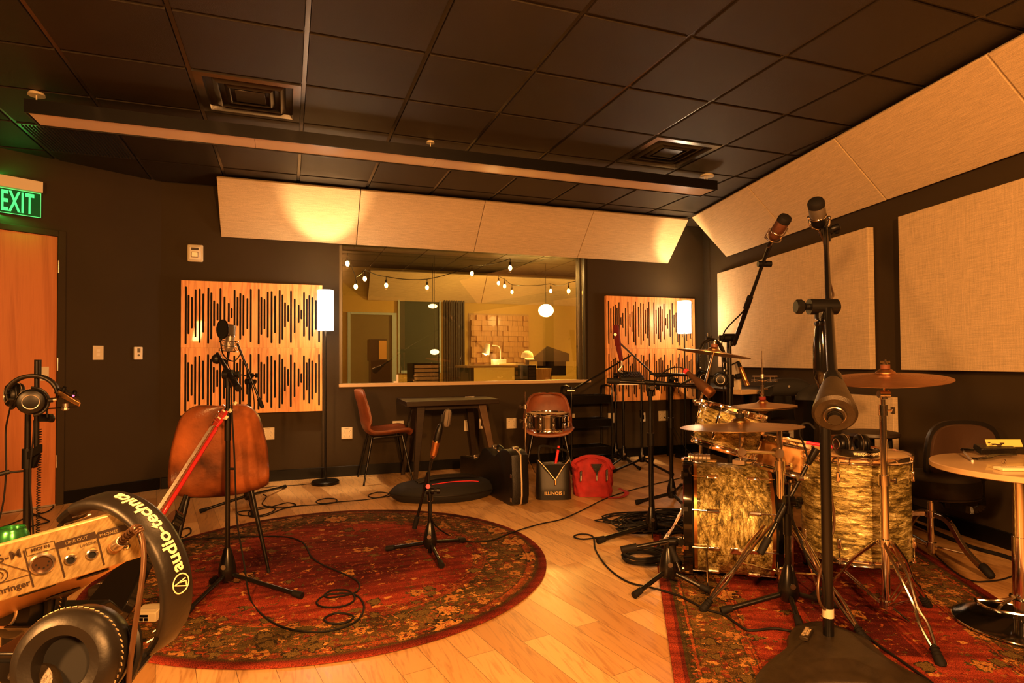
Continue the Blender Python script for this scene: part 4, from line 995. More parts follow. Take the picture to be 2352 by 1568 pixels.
mb = MB(); mb.tube(smooth([cc_+V(-.12, -.08, .128), cc_+V(.05, -.06, .134), cc_+V(.2, -.06, .13), cc_+V(.27, -.10, .128)], 5), .004, 6); mb.build('red_cord', 'red_tape', t)
# doctor bag with print
t = thing('leather_bag', 'black leather doctor bag with gold ILLINOIS lettering, open zip and red stick inside', 'bag', (2.02, 4.62, 0))
P0, P1 = V(1.875, 4.55, 0), V(2.165, 4.45, 0); bx_ = (P1-P0).normalized(); by_ = V(-bx_.y, bx_.x, 0)
def bag(u, v):  # rounded box section
    a = 2*math.pi*u; w = .145*(1-.10*v); d_ = .11*(1-.62*max(0, v-.25)/.75)
    x = w*math.copysign(abs(math.cos(a))**.45, math.cos(a)); y = d_*math.copysign(abs(math.sin(a))**.45, math.sin(a)); 
    z = .003+.31*v-(.05*abs(math.sin(math.pi*(x/w)/2+.0))*0 if v < 1 else .09*(1-abs(x/w)))
    return (P0+P1)/2+by_*.12+bx_*x+by_*y+Z*z
mb = MB(); mb.grid(bag, 40, 10); mb.f.append(tuple(range(39, -1, -1))); mb.build('body', 'leather_black', t, weld=True, solid=.004)
o_ = (P0+P1)/2+by_*.0-by_*.001
mb = MB(); mb.text('ILLINOIS I', lambda p: o_+bx_*(p.x)+Z*(.055+p.y)-by_*(p.z-.004), size=.036, ext=.001, bold=.0008, space=1.05); mb.build('lettering', 'gold_print', t)
mb = MB()
zf = (P0+P1)/2
for s_ in (-1, 1): mb.tube([zf+bx_*(.125*s_)+by_*.055+Z*.315, zf+bx_*(.07*s_)+by_*.02+Z*.26, zf+bx_*.008+by_*-.003+Z*.165], .004, 6)
mb.build('zip', 'strap_cream', t)
mb = MB(); mb.prism([zf+bx_*-.10+by_*.030+Z*.285, zf+bx_*.10+by_*.030+Z*.285, zf+bx_*.07+by_*.012+Z*.25, zf+bx_*.008-by_*.004+Z*.172, zf+bx_*-.07+by_*.012+Z*.25], by_*.004); mb.build('open_mouth', 'mesh_black', t)
mb = MB(); mb.obox(zf+bx_*.002-by_*.012+Z*.125, bx_*.014, by_*.006, Z*.04); mb.build('padlock', 'brass_body', t, bevel=.003)
for s_ in (0, 1):
    mb = MB(); q = [bag(.5+.12, .98), bag(.5+.12, .98)+Z*.07+by_*.03, bag(.5+.2, .98)+Z*.11+by_*.05, bag(.5+.38, .98)+Z*.07+by_*.02, bag(.5+.38, .98)]
    mb.tube(smooth([x+by_*(.06*s_) for x in q], 5), .007, 6); mb.build('handle', 'leather_black', t)
mb = MB(); a_ = (P0+P1)/2+by_*.12+Z*.15; mb.cyl(a_, a_+V(.055, .0, .27), .011, n=12); tag(mb.build('mallet_stick', 'red_tape'), 'red stick poking out of the black leather bag', 'stick')
# red backpack
t = thing('backpack', 'red canvas backpack with open flap on the floor beside the black bag', 'backpack', (2.36, 4.62, 0))
Q0, Q1 = V(2.22, 4.52, 0), V(2.52, 4.42, 0); qx = (Q1-Q0).normalized(); qy = V(-qx.y, qx.x, 0)
def pk(u, v):
    a = 2*math.pi*u; w = .165*(1-.05*(2*v-1)**2+.04*math.sin(7*a)*v*.3); d_ = .115*(1-.30*max(0, v-.6)/.4)
    x = w*math.copysign(abs(math.cos(a))**.7, math.cos(a)); y = d_*math.copysign(abs(math.sin(a))**.7, math.sin(a))
    wr = .005*math.sin(13*a+9*v)+.004*math.sin(23*v+5*a)
    return (Q0+Q1)/2+qy*.12+qx*(x*(1+wr*6))+qy*(y*(1+wr*8))+Z*(.003+.275*v+.012*math.sin(3*a+1)*v)
mb = MB(); mb.grid(pk, 48, 16); k = len(mb.v)
mb.f.append(tuple(range(47, -1, -1)))
def pktop(u, v): q = pk(u, 1); c = (Q0+Q1)/2+qy*.12+Z*.29; return q.lerp(c, v)+Z*(.028*math.sin(math.pi*v)*(.6+.4*math.sin(6*math.pi*u)))
mb.grid(pktop, 48, 6); mb.build('body', 'red_canvas', t, weld=True, sharp=70)
fr_ = (Q0+Q1)/2
mb = MB(); mb.prism([fr_+qx*-.03+Z*.275-qy*.012, fr_+qx*.06+Z*.275-qy*.012, fr_+qx*.015+Z*.19-qy*.012], qy*.02); mb.build('zip_opening', 'case_black', t)
for sx, z0_, z1_ in ((-.115, .13, .22), (.10, .13, .23), (.015, .13, .20)):
    mb = MB(); mb.prism([fr_+qx*(sx-.008)+Z*z0_-qy*.006, fr_+qx*(sx+.008)+Z*(z0_+.03)-qy*.006, fr_+qx*(sx+.010)+Z*z1_+qy*.004, fr_+qx*(sx-.006)+Z*(z1_-.01)+qy*.004], qy*.02); z_ = mb.build('zip', 'case_black', t)
    mb = MB(); mb.obox(fr_+qx*(sx-.004)+Z*(z0_+.012)-qy*.016, qx*.008, qy*.006, Z*.04); mb.build('zip_pull', 'silver', z_)
mb = MB(); mb.tube(smooth([fr_+qx*-.14+Z*.235+qy*.02, fr_+qx*-.17+Z*.27+qy*.08, fr_+qx*-.05+Z*.315+qy*.12, fr_+qx*.1+Z*.30+qy*.1, fr_+qx*.16+Z*.23+qy*.03], 5), [.018]*21, 8); mb.build('flap_roll', 'red_canvas', t)
def ribbon(mb, pts, w, th=.003, up=Z):
    P = smooth(pts, 5)
    for i in range(len(P)-1):
        d = (P[i+1]-P[i]); s = d.cross(up)
        if s.length < 1e-6: continue
        s = s.normalized()*w/2; n_ = s.cross(d).normalized()*th
        mb.add([P[i]-s, P[i]+s, P[i+1]+s, P[i+1]-s, P[i]-s+n_, P[i]+s+n_, P[i+1]+s+n_, P[i+1]-s+n_], [(3, 2, 1, 0), (4, 5, 6, 7), (0, 1, 5, 4), (2, 3, 7, 6), (1, 2, 6, 5), (3, 0, 4, 7)])
    return mb
mb = MB(); ribbon(mb, [fr_+qx*.05-qy*.02+Z*.004, fr_+qx*.2-qy*.03+Z*.006, fr_+qx*.27+qy*.02+Z*.03, fr_+qx*.22+qy*.10+Z*.05], .035); mb.build('strap', 'red_canvas', t)
# ================================================================== STANDS
def tripod_legs(t, b, zh, feet, r=.010, m='black_metal', hubr=.030, bell=True, bellh=.13):
    """cast bell hub with legs running out to rubber feet"""
    b = Vector(b)
    if bell:
        mb = MB(); mb.lathe((b.x, b.y, zh), Z, [(.010, -.030), (hubr*.9, -.028), (hubr*1.25, .0), (hubr*1.2, .03), (hubr*.95, .07), (hubr*.55, bellh-.01), (hubr*.42, bellh)], n=24); h = mb.build('hub', 'black_metal', t)
        mb = MB(); q = V(b.x, b.y, zh+.045)-FWH*(hubr*1.12); mb.cyl(q, q-FWH*.006, .012, n=16); mb.build('badge', 'chrome_dull', h)
    for f in feet:
        f = Vector(f); s = V(b.x, b.y, zh); d = V(f.x-s.x, f.y-s.y, 0).normalized(); a = s+d*hubr*.8
        e = V(f.x, f.y, f.z+r*1.5); u_ = (e-a).normalized()
        mb = MB(); mb.cyl(a, e-u_*.03, r, n=10); l = mb.build('leg', m, t)
        mb = MB(); mb.cyl(e-u_*.05, e-u_*.02, r*1.3, r*1.45, n=12); mb.cyl(e-u_*.02, e, r*1.45, r*1.5, n=12); mb.build('rubber_foot', 'rubber', l)
FWH = V(FW.x, FW.y, 0).normalized()
def pole(t, p, segs, m='black_metal', name='pole'):
    p = Vector(p)
    for k, (z0, z1, r, mm) in enumerate(segs):
        mb = MB(); mb.cyl((p.x, p.y, z0), (p.x, p.y, z1), r, n=16); mb.build(name if k == 0 else ('upper_tube' if r < segs[0][2] else 'clutch'), mm or m, t)
def knob(t, p, d, r=.016, L_=.03, m='black'):
    p, d = Vector(p), Vector(d).normalized(); mb = MB(); mb.cyl(p, p+d*L_*.5, r*.35, n=8); mb.cyl(p+d*L_*.5, p+d*L_, r, r*.9, n=8); mb.build('knob', m, t)
def boom(t, a, b_, r=.008, cw=None, m='black_metal', grip=True, name='boom_arm'):
    a, b_ = Vector(a), Vector(b_); mb = MB(); mb.cyl(a, b_, r, n=12); o = mb.build(name, m, t)
    d = (b_-a).normalized()
    if grip:
        mb = MB(); mb.cyl(a-d*.002, a+d*.075, r*1.7, r*1.8, n=14); mb.build('end_grip', 'rubber', o)
    return o
def joint(t, p, d=None, r=.024):
    p = Vector(p); d = RT if d is None else Vector(d); mb = MB(); mb.cyl(p-d*.022, p+d*.022, r, n=18); mb.cyl(p-Z*.055, p, r*.7, r*.8, n=14); o = mb.build('swivel_joint', 'black', t); knob(o, p+d*.022, d, .018, .035); return o
def cable(name, pts, r, label, m='rubber', k=5, n=6):
    mb = MB(); mb.tube(smooth(pts, k), r, n); return tag(mb.build(name, m), label, 'cable')

# --- tall stand in front of the leather chair
z = RUGZ; b = PZ(522, 1352, z)
t = thing('microphone_stand', 'black straight microphone stand in front of the large leather chair on the round rug', 'microphone stand', b)
tripod_legs(t, b, .085, [PZ(694, 1376, z), PZ(424, 1418, z), PZ(487, 1342, z)], .011, hubr=.034)
top = 1.045
pole(t, b, [(.20, .76, .0115, None), (.74, .90, .016, 'black'), (.88, 1.0, .010, None), (1.0, top, .015, 'black')])
J = V(b.x, b.y, top+.02); mb = MB(); mb.cyl((b.x, b.y, .60), V(b.x, b.y, .60)+RT*.035, .006, n=8); mb.build('cable_clip', 'black', t)
joint(t, J)
B0, B1 = PD(548, 893, 2.92), PD(499, 812, 3.12); boom(t, B0, B1, .009)
mb = MB(); mb.cyl(PD(546, 890, 2.925), PD(522, 852, 3.02), .017, .014, n=14); mb.build('boom_clutch', 'black', t)
p = PD(498, 824, 3.12); mb = MB(); mb.ball(p, .026, 14); mb.cyl(p-Z*.0, p+RT*.05-Z*.02, .015, n=12); tag(mb.build('dynamic_microphone', 'black'), 'small black microphone head at the end of the front microphone stand', 'microphone')
# --- stand behind the chair with boom, large condenser and pop filter
zb = 0.; b = V(*PD(571, 1100, 4.75)[:2], 0)
t = thing('microphone_stand', 'black boom microphone stand behind the leather chair holding the silver microphone', 'microphone stand', b)
tripod_legs(t, b, .085, [PZ(655, 1121, 0), V(b.x-.33, b.y-.10, 0), V(b.x+.05, b.y-.34, 0)], .011)
jt = PD(571, 876, 4.75); pole(t, b, [(.20, .75, .0125, None), (.73, .80, .017, 'black'), (.78, jt.z, .010, None)])
joint(t, jt); E0, E1 = PD(603, 936, 4.70), PD(545, 788, 4.72); boom(t, E0, E1, .009); joint(t, PD(575, 862, 4.72), r=.018)
def shock_mount(root, c, ax, R=.05, h=.07):
    x, y, d = frame(ax); c = Vector(c); mb = MB()
    mb.torus(c+d*h/2, d, R, .003); mb.torus(c-d*h/2, d, R, .003); mb.torus(c, d, R*.72, .003)
    for k in range(8):
        a = 2*math.pi*k/8; e = x*math.cos(a)+y*math.sin(a); e2 = x*math.cos(a+.39)+y*math.sin(a+.39)
        mb.cyl(c+e*R+d*h/2, c+e2*R*.72, .002, n=5); mb.cyl(c+e*R-d*h/2, c+e2*R*.72, .002, n=5)
    mb.build('shock_mount', 'chrome', root)
def large_mic(label, base, ax, L_=.19, r=.028, body='silver', grille='grille_metal', cable_m=True, shock=True, name='condenser_microphone', head=.45, cap=None):
    base = Vector(base); ax = Vector(ax).normalized(); t = thing(name, label, 'microphone', base)
    h0 = L_*(1-head)
    mb = MB(); mb.lathe(base, ax, [(r*.55, 0), (r*.72, .006), (r*.95, .02), (r, .03), (r, h0)], n=28); mb.build('body', body, t)
    mb = MB(); mb.lathe(base, ax, [(r*1.02, h0+.001), (r*1.04, h0+.004), (r*1.02, h0+.008), (r*.96, h0+.010)], n=28); mb.build('ring', 'chrome', t)
    mb = MB(); mb.lathe(base, ax, [(r*.96, h0+.010), (r*1.0, h0+.02), (r*1.0, L_-.018), (r*.86, L_-.006), (r*.5, L_), (.001, L_+.001)], n=28); mb.build('grille', grille, t)
    if cap:
        mb = MB(); mb.lathe(base, ax, [(r*1.02, L_-.035), (r*1.03, L_-.015), (r*.88, L_-.002), (r*.5, L_+.004), (.001, L_+.005)], n=28); mb.build('cap', cap, t)
    mb = MB(); mb.cyl(base-ax*.055, base, .0095, .011, n=12); mb.build('connector', 'black', t)
    if shock: shock_mount(t, base+ax*(h0*.35), ax, r*1.9, r*2.2)
    return t
mic_b, mic_t = PD(525, 806, 4.72), PD(531, 745, 4.72)
large_mic('large silver condenser microphone in a wire shock mount above the leather chair', mic_b, mic_t-mic_b, (mic_t-mic_b).length, .036)
mb = MB(); mb.tube(smooth([mic_b-Z*.05, PD(523, 835, 4.7), PD(535, 855, 4.7), PD(572, 865, 4.72), PD(577, 880, 4.72), PD(584, 930, 4.72), PD(577, 1000, 4.70), PD(572, 1090, 4.72)], 6), .0045, 6); tag(mb.build('microphone_cable', 'rubber'), 'thin dark cable hanging from the silver microphone', 'cable')
t = thing('pop_filter', 'round black pop filter in front of the silver microphone', 'pop filter', PD(511, 756, 4.55))
pc = PD(511, 756, 4.55); pn = (FWH*-.75+RT*-.45).normalized()
mb = MB(); mb.torus(pc, pn, .070, .005, 36); mb.build('hoop', 'black', t)
mb = MB(); mb.cyl(pc-pn*.003, pc+pn*.003, .069, n=36); mb.build('screen', 'mesh_black', t)
mb = MB(); mb.tube(smooth([pc-Z*.07, PD(507, 785, 4.56), PD(512, 812, 4.6), PD(525, 826, 4.66), PD(540, 828, 4.70), PD(553, 812, 4.715)], 6), .005, 8); mb.build('gooseneck', 'black', t)
# short red-cabled gooseneck / headset style black loop left of it
# --- short stand on the rug with ribbon microphone
z = RUGZ; b = PZ(988, 1272, z)
t = thing('microphone_stand', 'short black tripod microphone stand with slanted boom on the round rug', 'microphone stand', b)
tripod_legs(t, b, .075, [PZ(888, 1266, z), PZ(1066, 1246, z), PZ(1015, 1306, z)], .011, hubr=.032, bellh=.12)
D3 = (b-EYE).dot(FW)
mb = MB(); mb.cyl((b.x, b.y, .02), (b.x, b.y, .06), .012, n=12); mb.build('stub', 'black', t)
jt = PD(988, 1127, D3); pole(t, b, [(.18, jt.z-.03, .0125, None), (jt.z-.06, jt.z-.02, .017, 'chrome_dull')])
j_ = joint(t, jt, r=.02); mb = MB(); mb.cyl(PD(983, 1117, D3-.02), PD(983, 1117, D3-.05), .013, n=12); mb.build('red_marker', 'pink_stick', j_)
b0, b1 = PD(952, 1212, D3+.05), PD(993, 1052, D3-.02); boom(t, b0, b1, .0085); mb = MB(); mb.cyl(PD(975, 1125, D3+.02), PD(984, 1085, D3), .013, n=12); mb.build('boom_clutch', 'black', t)
t = thing('preamp_microphone', 'copper and black ribbon microphone with round mesh head on the short stand', 'microphone', b1)
p0, p1, p2, p3 = PD(995, 1045, D3-.02), PD(1002, 1015, D3-.02), PD(1010, 985, D3-.02), PD(1018, 975, D3-.02)
dd = (p2-p0).normalized()
mb = MB(); mb.cyl(b1, p0, .010, .016, n=16); mb.build('mount', 'chrome', t)
mb = MB(); mb.cyl(p0, p1, .019, .021, n=20); mb.build('lower_body', 'bronze_mic', t)
mb = MB(); mb.cyl(p1, p1+dd*.008, .022, n=20); mb.build('ring', 'chrome', t)
mb = MB(); mb.lathe(p1+dd*.008, dd, [(.022, 0), (.022, .05), (.016, .085), (.008, .10)], n=20); mb.build('upper_body', 'black', t)
hc_ = PD(1027, 960, D3-.02); hd = (PD(1030, 938, D3-.02)-PD(1025, 982, D3-.02)).normalized()
mb = MB(); mb.lathe(hc_-hd*.052, hd, [(.004, 0), (.017, .005), (.0235, .02), (.0235, .085), (.017, .10), (.004, .105)], n=24); hg = mb.build('mesh_head', 'grille_metal', t)
mb = MB(); sx, sy, _ = frame(hd)
for k in range(3):
    e = sx*math.cos(k*math.pi/3)+sy*math.sin(k*math.pi/3); mb.tube([hc_-hd*.05+e*.01, hc_-hd*.035+e*.024, hc_+hd*.035+e*.0245, hc_+hd*.05+e*.01, hc_+hd*.05-e*.01, hc_+hd*.035-e*.0245, hc_-hd*.035-e*.024, hc_-hd*.05-e*.01], .0015, 5, closed=True)
mb.build('cage', 'black', hg)
mb = MB(); mb.obox(hc_-RT*.035-hd*.03, RT*.012, hd*.05, FWH*.012); mb.cyl(p2, hc_-RT*.03-hd*.02, .006, n=8); mb.build('yoke', 'black', t)
q = RUGZ+.005
cable('microphone_cable', [PD(988, 1060, D3-.06), PD(985, 1110, D3-.04), PD(990, 1160, D3-.03), PD(995, 1200, D3), PZ(1030, 1228, q), PZ(1075, 1243, q), PZ(1130, 1240, q), PZ(1180, 1221, q+.003), PZ(1240, 1203, .006), PZ(1290, 1192, .006), PZ(1340, 1170, .006), PZ(1390, 1145, .006), PZ(1440, 1128, .006), PZ(1500, 1112, .006), PZ(1570, 1096, .006)], .0045, 'long dark cable running from the short microphone stand across the floor toward the drums')

# --- drum side stands
def simple_stand(px, pyb, label, feet, top_px, r=.012, z=0., hub=True, name='microphone_stand', D=None, segs=None):
    b = PZ(px, pyb, z) if D is None else V(*PD(px, pyb, D)[:2], z)
    t = thing(name, label, 'microphone stand', b); tripod_legs(t, b, z+.08, feet, r*.9, bell=hub)
    D_ = (b-EYE).dot(FW); tp = PD(px if not isinstance(top_px, tuple) else top_px[0], top_px if not isinstance(top_px, tuple) else top_px[1], D_)
    mid = z+.2+(tp.z-z-.2)*.55
    pole(t, b, [(z+.2, mid, r, None), (mid-.03, mid+.05, r*1.45, 'black'), (mid+.05, tp.z, r*.78, None)]); return t, b, V(b.x, b.y, tp.z), D_
# low stand with horizontal boom at the bass drum
zr = RUGZ; b = PZ(1535, 1347, zr); t = thing('microphone_stand', 'short black stand with a level boom in front of the bass drum', 'microphone stand', b)
tripod_legs(t, b, zr+.075, [PZ(1456, 1376, 0), PZ(1632, 1366, zr), PZ(1560, 1300, zr)], .0115, hubr=.036, bellh=.12); Dk = (b-EYE).dot(FW)
pole(t, b, [(zr+.16, .235, .013, None), (.19, .232, .017, 'black')]); jt = PD(1545, 1243, Dk); joint(t, jt, r=.022)
boom(t, PD(1428, 1262, Dk-.02), PD(1578, 1234, Dk), .010); mb = MB(); mb.cyl(PD(1516, 1246, Dk), PD(1565, 1237, Dk), .015, n=14); mb.build('boom_clutch', 'chrome_dull', t)
knob(t, PD(1560, 1240, Dk-.02), -FWH, .018, .04)
boom(t, PD(1540, 1255, Dk), PD(1563, 1312, Dk-.06), .009, name='lower_arm')
# straight stand, base at (1500,1240)
t, b, tp, Dd = simple_stand(1497, 1236, 'tall black boom stand rising from the cable pile left of the bass drum', [PZ(1372, 1250, 0), PZ(1580, 1226, 0)+V(0, 0, 0), PZ(1500, 1190, 0)], (1490, 890), r=.0165, z=0)
joint(t, tp, r=.03); boom(t, PD(1395, 874, Dd), PD(1600, 886, Dd), .011); knob(t, tp-FWH*.03, -FWH, .016, .03, 'chrome')
mb = MB(); mb.cyl(PD(1480, 877, Dd), PD(1562, 884, Dd), .015, n=14); mb.build('boom_clutch', 'black', t)
# stand base at (1546,1160)
t, b, tp, De = simple_stand(1543, 1158, 'black boom stand left of the drums with a long level boom over the rack tom', [PZ(1460, 1160, 0), PZ(1582, 1175, 0), PZ(1566, 1120, 0)], (1540, 872), r=.0155)
joint(t, tp, r=.03); boom(t, PD(1492, 858, De), PD(1706, 866, De), .011, grip=False); knob(t, tp+V(0, 0, .01)-FWH*.03, -FWH, .018, .04)
t = thing('dynamic_microphone', 'long dark brown microphone with a red band aimed down at the rack tom', 'microphone', PD(1575, 855, 3.5))
m0, m1 = PD(1570, 847, 3.55), PD(1636, 906, 3.42); md = (m1-m0).normalized(); L_ = (m1-m0).length
mb = MB(); mb.lathe(m0, md, [(.010, 0), (.013, .01), (.016, L_*.40), (.027, L_*.55), (.030, L_*.82)], n=24); mb.build('body', 'brown_mic', t)
mb = MB(); mb.lathe(m0, md, [(.0305, L_*.82), (.031, L_*.98), (.026, L_), (.001, L_)], n=24); mb.build('grille', 'bronze_mic', t)
mb = MB(); mb.cyl(m0+md*.012, m0+md*.032, .0155, n=16); mb.build('red_band', 'red_tape', t)
mb = MB(); mb.cyl(PD(1562, 884, Dd), m0.lerp(m1, .35), .008, n=8); mb.build('clip_arm', 'black', t)
cable('microphone_cable', [m0, PD(1560, 843, 3.56), PD(1540, 846, 3.6), PD(1515, 862, 3.7), PD(1503, 880, Dd-.02), PD(1494, 920, Dd-.03), PD(1493, 1000, Dd-.03), PD(1499, 1100, Dd-.03), PD(1503, 1180, Dd-.03), PZ(1498, 1236, .01)], .004, 'thin dark cable looping from the red banded microphone down the tall stand')
# small pencil microphone at (1705,850)
t = thing('pencil_microphone', 'small golden brown pencil microphone pointing down at the hi-hat', 'microphone', PD(1705, 855, De))
n0, n1 = PD(1700, 843, De), PD(1717, 885, De-.05); nd = (n1-n0).normalized(); LL = (n1-n0).length
mb = MB(); mb.lathe(n0, nd, [(.017, 0), (.018, .004), (.018, LL*.6), (.015, LL*.66), (.015, LL*.8), (.018, LL*.84), (.017, LL)], n=18); mb.build('body', 'brass_body', t)
mb = MB(); mb.cyl(n0-nd*.05, n0, .012, .016, n=12); mb.build('connector', 'black', t); mb = MB(); mb.cyl(PD(1690, 865, De), PD(1708, 862, De), .022, n=14); mb.build('clip', 'rubber', t)
cable('microphone_cable', [n0-nd*.05, PD(1690, 833, De), PD(1680, 838, De), PD(1662, 858, De), PD(1640, 868, De), PD(1615, 866, De)], .005, 'dark cable arching from the golden pencil microphone')
# pair of thin stands and controller near the back wall
t, b, tp, D6 = simple_stand(1475, 1072, 'thin black stand holding the small keyboard near the right slotted panels', [PZ(1408, 1086, 0), PZ(1545, 1094, 0), PZ(1500, 1058, 0)], (1469, 890), r=.014)
t = thing('keyboard_controller', 'small dark keypad and tray on a thin stand in front of the right slotted panels', 'keyboard', PD(1453, 868, D6))
a, b_ = PD(1426, 874, D6), PD(1480, 874, D6); ux = (b_-a); mb = MB(); mb.obox(a, ux, FWH*.22+Z*.06, Z*.035); mb.build('body', 'black', t, bevel=.004)
mb = MB()
for i in range(8):
    for j in range(3): mb.obox(a+ux*(.04+i*.118)+(FWH*.22+Z*.06)*(.1+j*.29)+Z*.036, ux*.09, (FWH*.22+Z*.06)*.2, Z*.006)
mb.build('keys', 'rubber', t); mb = MB(); mb.obox(PD(1418, 884, D6-.05), PD(1466, 884, D6-.05)-PD(1418, 884, D6-.05), FWH*.2, Z*.014); mb.build('tray', 'silver', t, bevel=.002)
mb = MB(); mb.cyl(V(tp.x, tp.y, tp.z-.01), V(tp.x, tp.y, a.z+.03), .012, n=10); mb.build('clamp', 'black', t)
t, b, tp, D7 = simple_stand(1415, 1058, 'thin black boom stand carrying the red foam covered microphone, leftmost of the back stands', [PZ(1385, 1068, 0), PZ(1450, 1066, 0), PZ(1420, 1055, 0)], (1415, 862), r=.014)
joint(t, tp, r=.03); boom(t, PD(1312, 897, D7-.35), PD(1449, 816, D7), .0095, grip=False); mb = MB(); mb.cyl(PD(1309, 897, D7-.36)-RT*.03, PD(1309, 897, D7-.36)+RT*.05, .012, n=10); mb.build('end_cap', 'chrome_dull', t)
t, b, tp, D8 = simple_stand(1433, 1068, 'second thin black boom stand close beside the one with the red microphone', [PZ(1398, 1076, 0), PZ(1470, 1080, 0), PZ(1445, 1052, 0)], (1432, 856), r=.013)
joint(t, tp, r=.026); boom(t, PD(1506, 864, D8), PD(1424, 788, D8+.05), .0095, grip=False); boom(t, PD(1506, 864, D8), PD(1560, 862, D8), .011, grip=False, name='cross_arm')
t = thing('wrapped_microphone', 'upright dark red foam wrapped microphone in front of the right slotted panels', 'microphone', PD(1416, 790, D8))
w0, w1 = PD(1420, 795, D8+.02), PD(1414, 746, D8+.02); mb = MB(); mb.lathe(w0, w1-w0, [(.028, 0), (.034, .01), (.034, (w1-w0).length-.01), (.030, (w1-w0).length)], n=8); mb.build('foam_sleeve', 'red_wind', t)
mb = MB(); q0 = PD(1413, 768, D8-.016); mb.cyl(q0, q0-FWH*.006, .016, n=14); mb.build('badge', 'silver', t)
w2 = PD(1427, 828, D8); mb = MB(); mb.cyl(w0, w2, .030, .022, n=8); mb.build('lower_sleeve', 'red_wind', t)
mb = MB(); mb.tube(smooth([w2, PD(1428, 840, D8), PD(1421, 850, D8), PD(1430, 856, D8)], 4), .012, 8); mb.build('mount', 'chrome_dull', t)
cable('cable', [V(4.22, 6.20, .45), V(4.25, 6.12, .40), V(4.28, 6.0, .25), V(4.34, 5.9, .08), V(4.5, 5.8, .008), V(4.3, 5.5, .008)], .004, 'thin black power cord dropping from the right back wall outlet')

# ================================================================== CYMBALS AND CHROME STANDS
def cymbal(label, c, R, nrm, m='cymbal_bronze', wing=True, bell=.17, top='chrome', bow=.10, felt=None):
    t = thing('cymbal', label, 'cymbal', (0, 0, 0), 'cymbals of the drum kit'); b_ = R*bell
    prof = [(.006, R*bow+R*.10), (b_*.55, R*bow+R*.088), (b_*.9, R*bow+R*.045), (b_*1.08, R*bow+R*.018), (R*.45, R*bow*.70), (R*.75, R*bow*.34), (R, 0)]
    P = smooth([V(a, 0, h) for a, h in prof], 4); pr = [(max(p.x, .004), p.z) for p in P]; pr += [(r_, h-.0018) for r_, h in reversed(pr)]
    mb = MB(); mb.lathe((0, 0, 0), Z, pr, n=72, closed=True); mb.build('disc', m, t, sharp=50)
    hh = R*bow+R*.10
    if wing:
        mb = MB(); mb.cyl((0, 0, hh), (0, 0, hh+.018), .019, n=14); mb.build('felt', felt or 'rubber', t)
        mb = MB(); mb.cyl((0, 0, hh+.018), (0, 0, hh+.026), .009, n=10); mb.box((0, 0, hh+.030), (.036, .006, .010)); mb.cyl((0, 0, hh+.02), (0, 0, hh+.04), .004, n=8); mb.build('wing_nut', top, t)
    t.location = c; t.rotation_euler = Vector(nrm).to_track_quat('Z', 'Y').to_euler(); return t
def dleg(t, a, knee, f, w=.016, m='chrome', foot=True):
    """double-braced leg: two flat bars from the collar, narrowing into the rubber foot"""
    a, f = Vector(a), Vector(f); d = (f-a); s = d.cross(Z).normalized()
    up_ = s.cross(d).normalized()
    for q in (-1, 1):
        P = [a+s*(q*w), a.lerp(f, .30)+s*(q*w)+up_*.010, a.lerp(f, .55)+s*(q*w*.35), a.lerp(f, .70)+s*(q*w*.95), f-d.normalized()*.05+s*(q*w*.30)]
        mb = MB(); mb.tube(smooth(P, 5), .0068, 8); o = mb.build('leg', 'chrome_leg', t)
    u_ = d.normalized()
    mb = MB(); mb.lathe(f-u_*.075, u_, [(.009, 0), (.014, .012), (.017, .045), (.020, .07), (.012, .082)], n=12)
    for k in range(4): mb.torus(f-u_*(.06-.014*k), u_, .0165, .002, 14, 5)
    mb.build('rubber_foot', 'rubber', o)
def chrome_stand(label, b, zb, hc, feet, segs, lower=.10):
    b = Vector(b); t = thing('cymbal_stand', label, 'cymbal stand', b, 'chrome cymbal stands')
    for k, (z0, z1, r) in enumerate(segs):
        mb = MB(); mb.cyl((b.x, b.y, z0), (b.x, b.y, z1), r, n=20); mb.build('tube' if k == 0 else 'upper_tube', 'chrome', t)
        if k:
            mb = MB(); r0 = segs[k-1][2]; mb.cyl((b.x, b.y, z0-.02), (b.x, b.y, z0+.025), r0*1.35, n=18); c_ = mb.build('height_clamp', 'chrome', t)
            mb = MB(); mb.cyl((b.x, b.y, z0), V(b.x, b.y, z0)+RT*(r0*1.3+.02), .005, n=8); mb.box(V(b.x, b.y, z0)+RT*(r0*1.3+.026), (.012, .012, .03)); mb.build('wing_bolt', 'chrome', c_)
    for zz in (hc, lower):
        mb = MB(); mb.cyl((b.x, b.y, zz-.015), (b.x, b.y, zz+.015), segs[0][2]*1.6, n=18); mb.build('collar', 'chrome', t)
    for f in feet:
        f = Vector(f); dh = V(f.x-b.x, f.y-b.y, 0).normalized(); a = V(b.x, b.y, hc)+dh*.03; dleg(t, a, None, f)
        mid = a.lerp(f, .50); mb = MB(); s = dh.cross(Z)
        for q in (-1, 1): mb.cyl(V(b.x, b.y, lower)+dh*.025+s*.008*q, mid+s*.010*q, .0035, n=6)
        mb.build('brace', 'chrome', t)
    return t
